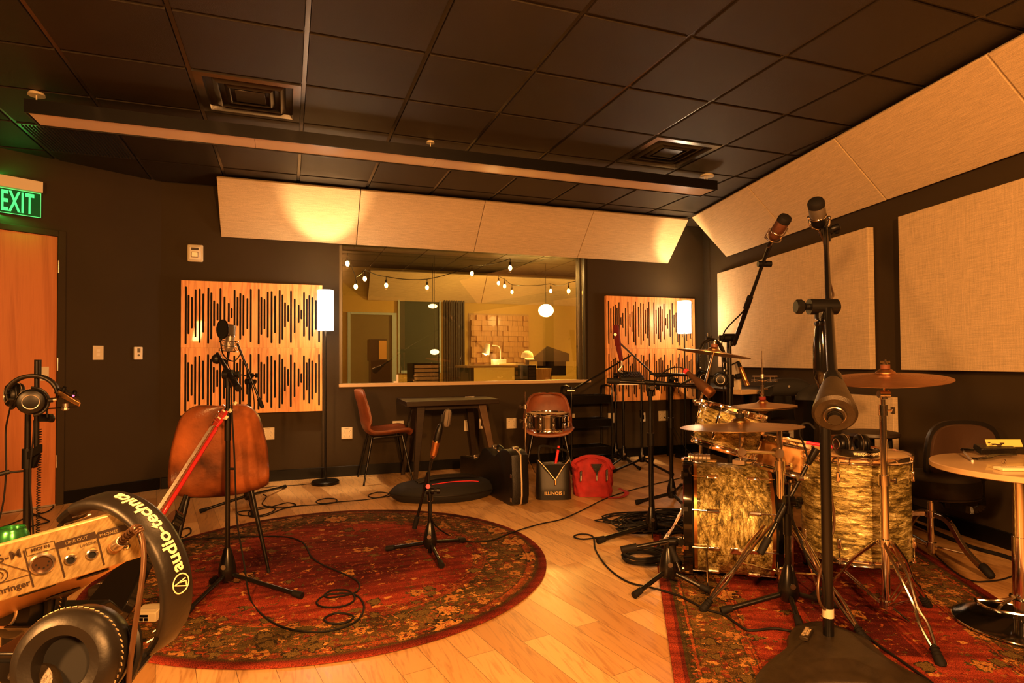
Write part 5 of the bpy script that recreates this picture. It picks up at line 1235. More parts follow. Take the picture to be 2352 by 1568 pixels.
# stand with the leftmost crash (its tube stands at (1796,1350))
bz = PD(1796, 1345, 2.86); b = V(bz.x, bz.y, 0)
t = chrome_stand('chrome cymbal stand between the bass drum and the floor tom', b, 0, .385, [PZ(1612, 1402, zr), PZ(1992, 1478, zr), V(b.x+.10, b.y+.30, zr)], [(.09, .62, .0175), (.62, .80, .013)], lower=.13)
mb = MB(); mb.cyl((b.x, b.y, .125), (b.x, b.y, .165), .0185, n=20); mb.text('A', lambda p: V(b.x, b.y, .145)+RT*p.x+Z*p.y-FWH*(.0195+p.z), size=.022, ext=.0005)
mb = MB(); mb.surf((b.x, b.y, .126), Z, [(.0182, 0), (.0182, .042)], n=20); tp_ = mb.build('tape_label', 'cream_plastic', t)
mb = MB(); mb.text('1A', lambda p: V(b.x, b.y, .147)+RT*p.x+Z*p.y-FWH*(.0186+p.z), size=.024, ext=.0003); mb.build('print', 'ink', tp_)
D1 = (b-EYE).dot(FW); r0, r1 = PD(1786, 1040, D1), PD(1700, 1036, 2.72)
mb = MB(); mb.cyl(r0+(r0-r1)*.15, r1-(r0-r1)*.08, .008, n=12); mb.build('boom_rod', 'chrome', t)
for p_, r_ in ((r1, .018), (r0, .022)):
    mb = MB(); mb.cyl(p_-FWH*.022, p_+FWH*.022, r_, n=16); mb.build('tilter', 'chrome_dull', t)
cc = PD(1701, 977, 2.72)
mb = MB(); mb.cyl(r1, cc+Z*.03, .0045, n=8); mb.build('cymbal_rod', 'chrome', t)
cymbal('large thin crash cymbal seen edge-on in front of the rack tom', cc-Z*.006, .262, Z+FWH*.035-RT*.03, m='cymbal_bronze', bow=.06)
# ride stand
bz = PD(2036, 1395, 2.60); b = V(bz.x, bz.y, 0); D2 = (b-EYE).dot(FW)
t = chrome_stand('tall chrome cymbal stand in front of the floor tom carrying the large dark cymbal', b, 0, .335, [PZ(2163, 1528, zr), PZ(2132, 1392, zr), PZ(1868, 1372, zr)], [(.055, .60, .0165), (.60, .90, .0135), (.90, PD(2030, 918, D2).z, .010)], lower=.075)
tl = PD(2030, 905, D2); mb = MB(); mb.cyl(tl-RT*.022, tl+RT*.022, .016, n=16); mb.cyl(tl-Z*.02, tl, .014, n=14); mb.obox(tl+RT*.02-Z*.01, RT*.006, FWH*.006, Z*.03); mb.build('tilter', 'chrome', t)
rc = PD(2034, 866, D2+.02); mb = MB(); mb.cyl(tl, rc+Z*.05, .0045, n=8); mb.build('cymbal_rod', 'chrome', t)
mb = MB(); mb.tube([V(b.x, b.y, .08), V(b.x, b.y, .055)+RT*.03, V(b.x, b.y, RUGZ+.01)+RT*.065-FWH*.05], .005, 8); mb.build('spur', 'chrome', t)
cymbal('large dark bronze ride cymbal at right on the tall chrome stand', rc-Z*.010, .244, Z+FWH*-.085+RT*-.065, m='cymbal_dark', wing=True, bow=.09, felt='fretboard')
# upper left crash on a tilted rod
u0, u1 = PD(1608, 924, 3.55), PD(1639, 815, 3.50); b = V(u0.x, u0.y, 0)
t = chrome_stand('chrome cymbal stand standing behind the rack tom at its left', V(u0.x, u0.y, 0), 0, .34, [V(u0.x-.25, u0.y+.10, 0), V(u0.x+.12, u0.y+.30, 0), V(u0.x+.28, u0.y+.02, 0)], [(.06, .55, .014), (.55, u0.z, .011)], lower=.09)
mb = MB(); mb.cyl(u0, u1+Z*.02, .008, n=10); mb.build('boom_rod', 'chrome', t); mb = MB(); mb.cyl(u0-RT*.03, u0+RT*.02, .018, n=14); mb.ball(u0-RT*.03+Z*.01, .014); mb.build('tilter', 'chrome_dull', t)
cymbal('bronze crash cymbal highest of the kit, in front of the hanging headphones', PD(1638, 812, 3.5), .205, V(0, 0, 1)+RT*.155-FWH*.01, m='cymbal_bronze', felt='fretboard', bow=.085)
# hi-hat
hh = PD(1752, 934, 3.45); b = V(hh.x, hh.y, 0)
t = thing('hi_hat_stand', 'chrome hi-hat stand with tall rod behind the snare drum', 'hi-hat stand', b)
for z0, z1, r, nm in ((.05, .60, .012, 'tube'), (.58, hh.z-.03, .008, 'upper_tube'), (hh.z-.03, PD(1746, 806, 3.45).z, .0035, 'pull_rod')):
    mb = MB(); mb.cyl((b.x, b.y, z0), (b.x, b.y, z1), r, n=12); mb.build(nm, 'chrome', t)
for a in (.4, 1.9, 3.3):
    mb = MB(); mb.cyl((b.x, b.y, .30), V(b.x+.24*math.cos(a), b.y+.24*math.sin(a), .02), .007, n=8); l_ = mb.build('leg', 'chrome', t); mb = MB(); mb.ball(V(b.x+.24*math.cos(a), b.y+.24*math.sin(a), .016), .014); mb.build('rubber_foot', 'rubber', l_)
cl_ = PD(1747, 893, 3.45); mb = MB(); mb.cyl(V(b.x, b.y, cl_.z-.05), V(b.x, b.y, cl_.z+.02), .010, n=12); mb.cyl(V(b.x, b.y, cl_.z), V(b.x, b.y, cl_.z)+RT*.03, .004, n=8); mb.build('clutch', 'chrome', t)
cymbal('upper hi-hat cymbal of the pair behind the rack tom', (b.x, b.y, hh.z+.004), .180, V(0, 0, 1)+RT*-.04, wing=True, felt='red_wind'); 
c2_ = cymbal('lower hi-hat cymbal, turned upside down under the upper one', (b.x, b.y, hh.z-.004), .180, V(0, 0, -1)+RT*.04, wing=False)
t = thing('percussion_holder', 'small chrome jingle holder clamped on the hi-hat rod', 'percussion', PD(1748, 868, 3.45)); g0 = PD(1748, 864, 3.45); g0 = V(b.x, b.y, g0.z)
mb = MB(); mb.cyl(g0-RT*.055, g0+RT*.085, .004, n=8); mb.cyl(g0-Z*.012, g0+Z*.012, .010, n=12); mb.build('bar', 'chrome_dull', t)
mb = MB()
for s_ in (-.045, .045, .07):
    mb.cyl(g0+RT*s_-Z*.022, g0+RT*s_-Z*.019, .018, n=14); mb.cyl(g0+RT*s_-Z*.030, g0+RT*s_-Z*.027, .018, n=14); mb.cyl(g0+RT*s_-Z*.03, g0+RT*s_, .002, n=5)
mb.torus(g0-Z*.025, Z, .022, .003, 20, 6); mb.build('jingles', 'chrome', t)

# ================================================================== DRUMS
# bass drum: axis level, front face at left
kc = PZ(1681, 1320, zr); kc = V(kc.x, kc.y, zr+.297); kax = V(.80, -.60, 0).normalized(); KR, KL = .277, .36
t = thing('bass_drum', 'large gold pearl bass drum lying on its side on the patterned rug', 'drum', kc, 'drums of the kit')
x, y, d = frame(kax)
mb = MB(); mb.surf(kc-kax*KL/2, kax, [(KR, 0), (KR, KL)], n=64); mb.build('shell', 'pearl_wrap_upright', t)
for s, nm in ((-1, 'front'), (1, 'rear')):
    e = kc+kax*(s*KL/2)
    mb = MB(); mb.surf(e, kax*s, [(KR+.0015, -.012), (KR+.0015, .004)], n=64); mb.build('shell_edge', 'brass_body', t)
    mb = MB(); mb.surf(e, kax*s, [(KR-.006, .003), (KR-.006, .03)], n=64); mb.build('collar', 'mesh_black', t)
    mb = MB(); mb.lathe(e, kax*s, [(KR+.004, .012), (KR+.018, .012), (KR+.020, .052), (KR+.004, .055)], n=64, closed=True); mb.build('hoop', 'black_gloss', t)
    mb = MB(); mb.lathe(e, kax*s, [(.001, .030), (KR-.004, .030), (KR+.003, .020)], n=64); mb.build('drum_head', 'head_white' if s > 0 else 'black', t)
    for k in range(10):
        a_ = 2*math.pi*k/10+.31; n_ = x*math.cos(a_)+y*math.sin(a_); tt = kax.cross(n_)
        o = kc+n_*(KR)+kax*(s*(KL/2-.085)); mb = MB(); mb.obox(o-tt*.010-kax*.030, tt*.020, n_*.018, kax*.06); lg = mb.build('lug', 'chrome', t, bevel=.006)
        mb = MB(); mb.cyl(o+n_*.012, o+n_*.012+kax*(s*.15), .0032, n=6); hk = o+n_*.012+kax*(s*.142)
        mb.obox(hk-tt*.026-kax*.006-n_*.002, tt*.052, n_*.008, kax*.012); mb.obox(hk-tt*.010-kax*.022*(1 if s > 0 else -.3)+n_*.0, tt*.020, n_*.012, kax*.02); mb.build('claw', 'chrome', lg)
# spur legs, damper, tom mount
for px, py in ((1627, 1360), (1822, 1336)):
    f = PZ(px, py, zr) if px < 1700 else None
    if f is None: f = kc+kax*.16; f = V(f.x+.04, f.y-.30, zr)
    o = V(f.x, f.y, .19)+(kc-V(f.x, f.y, kc.z)).normalized()*.035
    mb = MB(); mb.tube([o, o+V(0, 0, .012)-kax*.02, V(f.x, f.y, zr+.012)], .0055, 8); sp_ = mb.build('spur', 'chrome', t)
    mb = MB(); mb.cyl((f.x, f.y, zr), (f.x, f.y, zr+.02), .008, n=10); mb.build('spur_tip', 'rubber', sp_)
o = V(kc.x, kc.y, kc.z)-FWH*KR*.93+V(0, 0, -.11)-kax*.07; mb = MB(); mb.obox(o-kax*.03, kax*.07, -FWH*.025, Z*.03); mb.build('spur_bracket', 'chrome', t, bevel=.004)
o = kc+Z*(KR+.012)-kax*(KL/2-.03); mb = MB(); mb.cyl(o-kax*.06+Z*.012, o+kax*.05+Z*.012, .019, n=20)
for k in range(5): mb.torus(o-kax*(.05-.02*k)+Z*.012, kax, .019, .0035, 20, 6)
mb.build('coiled_grip', 'silver', t)
mb = MB(); o = kc+Z*(KR)+kax*.05; mb.box(o+Z*.012, (.08, .06, .022), .6); mb.cyl(o+Z*.02, o+Z*.13, .011, n=12); mb.build('tom_mount', 'chrome_dull', t)
# rack tom
tc_ = PD(1673, 984, 3.10); an = (Z*.965+RT*.25-FWH*.03).normalized()
tr = local_drum('rack_tom', 'gold pearl rack tom tilted to the right above the bass drum', 'drum', .157, .190, 'pearl_wrap', tc_, an.to_track_quat('Z', 'Y').to_euler(), lugs=8, topm='head_white')
mb = MB(); mb.text('Classic', lambda p: V(0, 0, 0)+V(p.x, -.170-p.z, p.y-.06), size=.03, ext=.0006) if False else None
# snare
sc_ = PD(1815, 1048, 3.12); an = (Z*.965+RT*.20).normalized()
t = local_drum('snare_drum', 'orange wood snare drum behind the bass drum with a drumstick on it', 'drum', .178, .14, 'snare_wood', sc_, an.to_track_quat('Z', 'Y').to_euler(), lugs=8, topm='head_white', phase=.05)
b = V(sc_.x, sc_.y, 0); t = thing('snare_stand', 'chrome snare stand under the orange snare drum', 'drum stand', b)
mb = MB(); mb.cyl((b.x, b.y, .07), (b.x, b.y, sc_.z-.12), .011, n=12); mb.build('tube', 'chrome', t)
for k in range(3):
    a = .5+k*2.094; e = V(math.cos(a), math.sin(a), 0)
    mb = MB(); mb.cyl(V(b.x, b.y, .26), V(b.x, b.y, .02)+e*.24, .007, n=8); l_ = mb.build('leg', 'chrome', t); mb = MB(); mb.ball(V(b.x, b.y, .026)+e*.24, .015); mb.build('rubber_foot', 'rubber', l_)
    mb = MB(); mb.tube([V(b.x, b.y, sc_.z-.14), V(b.x, b.y, sc_.z-.105)+e*.13, V(b.x, b.y, sc_.z-.10)+e*.185, V(b.x, b.y, sc_.z-.06)+e*.20], .006, 8); mb.build('basket_arm', 'chrome', t)
s0_, s1_ = PD(1751, 999, 3.06), PD(1882, 1021, 2.96); sd = (s1_-s0_).normalized(); LS = .36
e1 = s0_+sd*LS
t = thing('drumstick', 'drumstick with a pink red handle lying across the snare drum', 'drumstick', s0_)
mb = MB(); mb.lathe(s0_, sd, [(.001, 0), (.0045, .002), (.0055, .008), (.003, .014), (.0035, .03), (.0075, .11), (.0075, .20)], n=12); mb.build('shaft', 'stick_wood', t)
mb = MB(); mb.lathe(s0_+sd*.20, sd, [(.0085, 0), (.0088, .145), (.006, .155)], n=12); mb.build('handle', 'pink_stick', t)
# floor tom
fc = PD(1963, 1190, 2.92); fR = .232; z0, z1 = .215, .665
tf = local_drum('floor_tom', 'big gold pearl floor tom standing on chrome legs right of the big stand', 'drum', fR, z1-z0, 'pearl_wrap', (fc.x, fc.y, (z0+z1)/2), (0, 0, .35), lugs=8, topm='head_white', phase=.1)
for k in range(3):
    a = -1.9+k*2.094; e = V(math.cos(a), math.sin(a), 0)
    mb = MB(); p_ = e*(fR+.022); mb.tube([p_+Z*.02, p_-Z*.24, p_+e*.02-Z*.285, p_+e*.025-Z*.425+Z*.02], .0055, 8); g_ = mb.build('leg', 'chrome', tf); mb = MB(); mb.cyl(p_+e*.025-Z*.43, p_+e*.025-Z*.405, .011, n=10); mb.build('rubber_foot', 'rubber', g_)
    mb = MB(); mb.obox(e*(fR)-e.cross(Z)*.02-Z*.13, e.cross(Z)*.04, e*.03, Z*.05); mb.build('leg_bracket', 'chrome', tf, bevel=.005)
mb = MB(); mb.ball((-.10, -fR-.006, .13), .008); mb.build('air_vent', 'chrome', tf)
FTT = z1
# ================================================================== OVERHEAD STANDS
# big stand with cast base
z = zr; b = PZ(1903, 1462, z+.06); b = V(b.x, b.y, 0)
t = thing('heavy_microphone_stand', 'massive black stand with cast triangular base and round counterweight in front of the drums', 'microphone stand', b)
Db = (b-EYE).dot(FW)
# base outline from the photograph laid on the rug
oc = V(b.x, b.y, 0)
fx = RT; fx = V(fx.x, fx.y, 0).normalized(); fy = FWH
def bo(x_, y_): return oc+fx*x_+fy*y_
out = [(1836, 1432), (1888, 1424), (1950, 1446), (1990, 1464), (2036, 1506), (2085, 1535), (2140, 1562), (2155, 1592), (2105, 1604), (2040, 1582), (1985, 1566), (1885, 1562), (1830, 1570), (1785, 1580), (1747, 1568), (1738, 1542), (1765, 1514), (1805, 1485), (1808, 1462), (1820, 1442)]
O = smooth([V(PZ(x_, y_, .045).x, PZ(x_, y_, .045).y, 0) for x_, y_ in out], 4, closed=True); n_ = len(O); cen = bo(.0, -.05)
mb = MB(); prof = [(1.0, .010), (1.01, .026), (.97, .040), (.86, .044), (.70, .050), (.60, .074), (.52, .078)]
def zz(p, s, h): d_ = (p-oc).length; return V(cen.x+(p.x-cen.x)*s, cen.y+(p.y-cen.y)*s, z+h*(1-.35*min(1, d_/.45)))
for s, h in prof: mb.v += [zz(p, s, h) for p in O]
for j in range(len(prof)-1):
    for i in range(n_): mb.f.append((j*n_+i, j*n_+(i+1) % n_, (j+1)*n_+(i+1) % n_, (j+1)*n_+i))
mb.f.append(tuple(range(n_-1, -1, -1))); mb.f.append(tuple((len(prof)-1)*n_+i for i in range(n_))); bs = mb.build('cast_base', 'bronze_iron', t, weld=True, sharp=50)
for q_ in ((.14, -.13), (-.17, -.15), (-.02, .0)):
    mb = MB(); p_ = bo(*q_); mb.cyl(p_+Z*(z+.0), p_+Z*(z+.016), .026, n=16); mb.build('foot_pad', 'rubber', bs)
lp = bo(-.085, -.005); la = (fx*.60+fy*.80).normalized(); lb_ = V(la.y, -la.x, 0)
mb = MB(); mb.obox(lp-la*.055-lb_*.015+Z*(z+.068), la*.11, lb_*.03, Z*.014); nb_ = mb.build('name_plate', 'bronze_iron', bs, bevel=.002)
mb = MB(); mb.text('ULTIMATE', lambda p: lp+la*p.x+Z*(z+.0825+p.z)-lb_*(-p.y-.005) if False else lp+la*p.x-lb_*(p.y+.005)*-1*-1+Z*(z+.0825+p.z), size=.017, ext=.0006, space=1.1)
mb.text('SUPPORT', lambda p: lp+la*p.x-lb_*(p.y-.007)+Z*(z+.0825+p.z), size=.014, ext=.0006, space=1.1); mb.build('raised_print', 'strap_cream', nb_)
jz = PD(1893, 703, Db)
pole(t, b, [(z+.06, .82, .0195, None), (.82, 1.05, .019, None)])
mb = MB(); mb.lathe((b.x-.012, b.y, 1.05), Z, [(.017, -.02), (.026, .0), (.030, .04), (.030, .12), (.024, .17), (.020, .20), (.024, .205), (.024, .215), (.012, .22)], n=24); mb.build('clutch', 'black_gloss', t)
mb = MB(); mb.cyl((b.x-.012, b.y, 1.26), (b.x-.012, b.y, jz.z), .0115, n=16); mb.cyl((b.x-.012, b.y, jz.z-.05), (b.x-.012, b.y, jz.z-.02), .019, n=16); mb.build('upper_tube', 'black_metal', t)
mb = MB()
mb.text('ULTIMATE', lambda p: V(b.x, b.y, 1.0)+Z*(-p.x)+RT*(-.008+p.y)-FWH*(.0196+p.z-.1*abs(p.y)), size=.026, ext=.0005, bold=.0006); mb.build('stand_print', 'ink_white', t)
jx = V(b.x-.012, b.y, jz.z); mb = MB(); mb.cyl(jx-RT*.045, jx+RT*.06, .030, n=22); mb.cyl(jx-Z*.045, jx, .022, n=18); jo = mb.build('swivel_joint', 'black', t)
mb = MB(); mb.cyl(jx-RT*.045, jx-RT*.065, .012, n=12); mb.lathe(jx-RT*.060, -RT, [(.016, 0), (.028, .012), (.028, .032), (.024, .036)], n=8); mb.build('knob', 'black', jo)
mb = MB(); mb.lathe(jx+RT*.06, RT, [(.024, 0), (.020, .008)], n=18); mb.build('cap', 'black_metal', jo)
# boom: counterweight end toward the camera
K0, K1 = PD(1918, 962, 1.78), PD(1898, 545, 3.15); bd = (K1-K0).normalized()
sh_ = (jx+RT*.034)-(K0+bd*((jx-K0).dot(bd)))
K0 += sh_*.6; K1 += sh_*.8
mb = MB(); mb.cyl(K0-bd*.02, jx+RT*.03+bd*.05, .0155, n=18); mb.build('boom_arm', 'black_metal', t)
mb = MB(); mb.cyl(jx+RT*.03+bd*.05, K1, .0115, n=16); mb.build('boom_extension', 'black_metal', t)
mb = MB(); mb.lathe(K0-bd*.035, bd, [(.020, .006), (.052, .002), (.060, .012), (.058, .03), (.034, .165), (.026, .185)], n=40); cw = mb.build('counterweight', 'bronze_iron', t)
mb = MB(); mb.lathe(K0-bd*.035, bd, [(.0285, .183), (.030, .19), (.026, .225), (.018, .228)], n=28); mb.build('weight_collar', 'black_metal', cw)
mb = MB(); mb.lathe(K0-bd*.040, -bd, [(.027, -.004), (.027, .002), (.022, .004), (.022, .014), (.017, .020), (.001, .020)], n=28); mb.build('end_cap', 'black_gloss', cw)
mb = MB(); mb.torus(K0-bd*.0385, bd, .027, .003, 28, 6); mb.build('end_ring', 'chrome_dull', cw)
# top microphone of the big stand
mt0, mt1 = PD(1882, 520, 3.20), PD(1874, 464, 3.10)
joint(t, PD(1900, 530, 3.16), r=.022); mb = MB(); kq = PD(1907, 527, 3.15); mb.lathe(kq, RT+UP*.35, [(.010, 0), (.018, .012), (.019, .045), (.015, .05)], n=10); mb.build('knob', 'black', t)
tm = large_mic('thick overhead microphone with mesh head on top of the massive stand', mt0, mt1-mt0, (mt1-mt0).length+.01, .040, body='black', grille='grille_metal', shock=False, head=.62, cap='rubber')
mb = MB(); sx_ = RT
for s_ in (-1, 1): mb.tube(smooth([mt0-Z*.02, mt0+sx_*(s_*.045)+Z*.0, mt0+sx_*(s_*.052)+Z*.04], 5), .006, 8); mb.ball(mt0+sx_*(s_*.052)+Z*.045, .013)
mb.build('yoke_mount', 'chrome', tm)
mb = MB(); cpts = [mt0-Z*.03, PD(1893, 560, 3.1), PD(1899, 620, 2.95), PD(1911, 665, 2.75), PD(1913, 680, 2.6), PD(1905, 690, 2.40), PD(1888, 725, 2.38), PD(1877, 770, 2.38), PD(1871, 820, 2.39), PD(1876, 870, 2.40), PD(1886, 900, 2.40), PD(1898, 960, 2.41), PD(1902, 1040, 2.39), PD(1907, 1120, 2.37), PD(1916, 1200, 2.38), PD(1900, 1260, 2.36), PD(1880, 1330, 2.30), PD(1882, 1380, 2.28), PD(1900, 1400, 2.30), PD(1913, 1370, 2.32), PD(1905, 1335, 2.36), PD(1880, 1310, 2.5), PD(1850, 1240, 2.55)]
mb.tube(smooth(cpts, 6), .0052, 8); tag(mb.build('microphone_cable', 'brown_mic'), 'brown cable wound down the massive stand and looping beside its pole', 'cable')
mb = MB(); mb.surf((b.x, b.y, z+.135), Z, [(.0205, 0), (.0205, .035)], n=20); mb.build('tape_label', 'cream_plastic', t)
# second overhead stand, further back
b = V(*PD(1676, 900, 4.35)[:2], 0)
t = thing('microphone_stand', 'tall black boom stand behind the kit carrying the long overhead microphone', 'microphone stand', b)
tripod_legs(t, b, .10, [b+V(-.35, -.25, 0), b+V(.4, -.15, 0), b+V(0, .42, 0)], .014)
jt = PD(1676, 776, 4.35); pole(t, b, [(.20, .95, .0225, None), (.93, 1.02, .030, 'black'), (1.0, jt.z, .017, None)]); 
mb = MB(); mb.cyl(jt-RT*.045, jt+RT*.045, .032, n=20); mb.cyl(jt-Z*.06, jt, .022, n=16); mb.cyl(jt-RT*.075, jt-RT*.045, .020, n=10); mb.build('swivel_joint', 'black', t)
Q0, Q1 = PD(1686, 790, 4.30), PD(1766, 566, 3.55)
mb = MB(); mb.cyl(Q0, Q0.lerp(Q1, .5), .0155, n=16); mb.build('boom_arm', 'black_metal', t); mb = MB(); mb.cyl(Q0.lerp(Q1, .45), Q1, .011, n=14); mb.build('boom_extension', 'black_metal', t)
mb = MB(); q_ = PD(1752, 606, 3.66); mb.cyl(q_-RT*.03, q_+RT*.02, .018, n=14); mb.cyl(q_+RT*.02, q_+RT*.05, .019, n=9); mb.build('knob', 'black', t)
mb = MB(); q_ = PD(1718, 696, 3.95); mb.cyl(q_-(Q1-Q0).normalized()*.05, q_+(Q1-Q0).normalized()*.06, .019, n=12); mb.build('cable_wrap', 'rubber', t)
m0, m1 = PD(1774, 548, 3.50), PD(1806, 497, 3.38)
tm = large_mic('long reddish overhead microphone with black cap on the tilted boom', m0, m1-m0, (m1-m0).length, .036, body='grille_red', grille='grille_red', shock=False, head=.7, cap='rubber')
mb = MB(); ad = (m1-m0).normalized(); sd_ = RT
for s_ in (-1, 1): mb.tube(smooth([m0-ad*.015, m0+sd_*(s_*.048)+ad*.01, m0+sd_*(s_*.050)+ad*.075], 5), .004, 8)
mb.torus(m0+ad*.01, ad, .045, .003, 24, 6); mb.cyl(m0-ad*.01, Q1, .012, n=12); mb.build('yoke_mount', 'chrome_dull', tm)
cable('microphone_cable', [Q1+V(.0, -.02, 0), PD(1756, 600, 3.62), PD(1740, 640, 3.75), PD(1722, 690, 3.9), PD(1706, 716, 4.0), PD(1680, 742, 4.2), PD(1662, 766, 4.25), PD(1658, 800, 4.28), PD(1662, 900, 4.28), PD(1664, 1000, 4.28)], .005, 'thin cable hanging off the tilted boom of the long microphone')
# snare mic stand, base at (1812,1420)
b = PZ(1812, 1408, zr); t = thing('microphone_stand', 'black boom stand with bell hub between the chrome stands, aimed at the snare drum', 'microphone stand', b)
tripod_legs(t, b, zr+.085, [PZ(1656, 1412, zr), PZ(1925, 1398, zr), PZ(1838, 1448, zr)], .0115, hubr=.036, bellh=.13); Dg = (b-EYE).dot(FW)
jt = PD(1812, 1150, Dg); pole(t, b, [(zr+.20, jt.z-.12, .0135, None), (jt.z-.15, jt.z-.02, .018, 'black')]); joint(t, jt, r=.022)
boom(t, PD(1746, 1270, Dg-.02), PD(1852, 1072, Dg+.06), .0095); mb = MB(); mb.cyl(PD(1784, 1198, Dg), PD(1815, 1140, Dg), .014, n=12); mb.build('boom_clutch', 'black', t)
knob(t, PD(1822, 1160, Dg), RT, .018, .03); mb = MB(); q_ = PD(1838, 1098, Dg+.03); mb.cyl(q_-RT*.012, q_+RT*.012, .012, n=8); mb.build('cable_clip', 'chrome_dull', t)
t = thing('dynamic_microphone', 'small black microphone clipped above the floor tom rim beside the snare', 'microphone', PD(1868, 1040, Dg))
w0, w1 = PD(1852, 1072, Dg+.06), PD(1876, 1030, Dg+.05); mb = MB(); mb.lathe(w0, w1-w0, [(.008, 0), (.012, .01), (.016, .055), (.018, (w1-w0).length)], n=16); mb.build('body', 'black', t)
mb = MB(); mb.lathe(w0, w1-w0, [(.013, .006), (.013, .012)], n=16); mb.build('ring', 'chrome', t)
cable('microphone_cable', [PD(1858, 1062, Dg+.04), PD(1846, 1020, Dg+.05), PD(1836, 995, Dg+.05), PD(1842, 975, Dg+.05), PD(1858, 972, Dg+.04), PD(1872, 985, Dg+.02)], .0045, 'dark cable looping beside the counterweight above the snare')
cable('microphone_cable', [PD(1815, 1108, Dg-.03), PD(1812, 1140, Dg-.04), PD(1818, 1185, Dg-.04), PD(1838, 1240, Dg-.04), PD(1862, 1300, Dg-.04), PD(1890, 1330, Dg-.05), PD(1920, 1370, Dg-.1), PZ(1960, 1432, zr+.006), PZ(2010, 1475, zr+.006), PZ(2060, 1510, zr+.006), PZ(2110, 1545, zr+.006), PZ(2150, 1575, zr+.006)], .005, 'brown cable crossing the patterned rug in front of the chrome stands to the bottom edge')
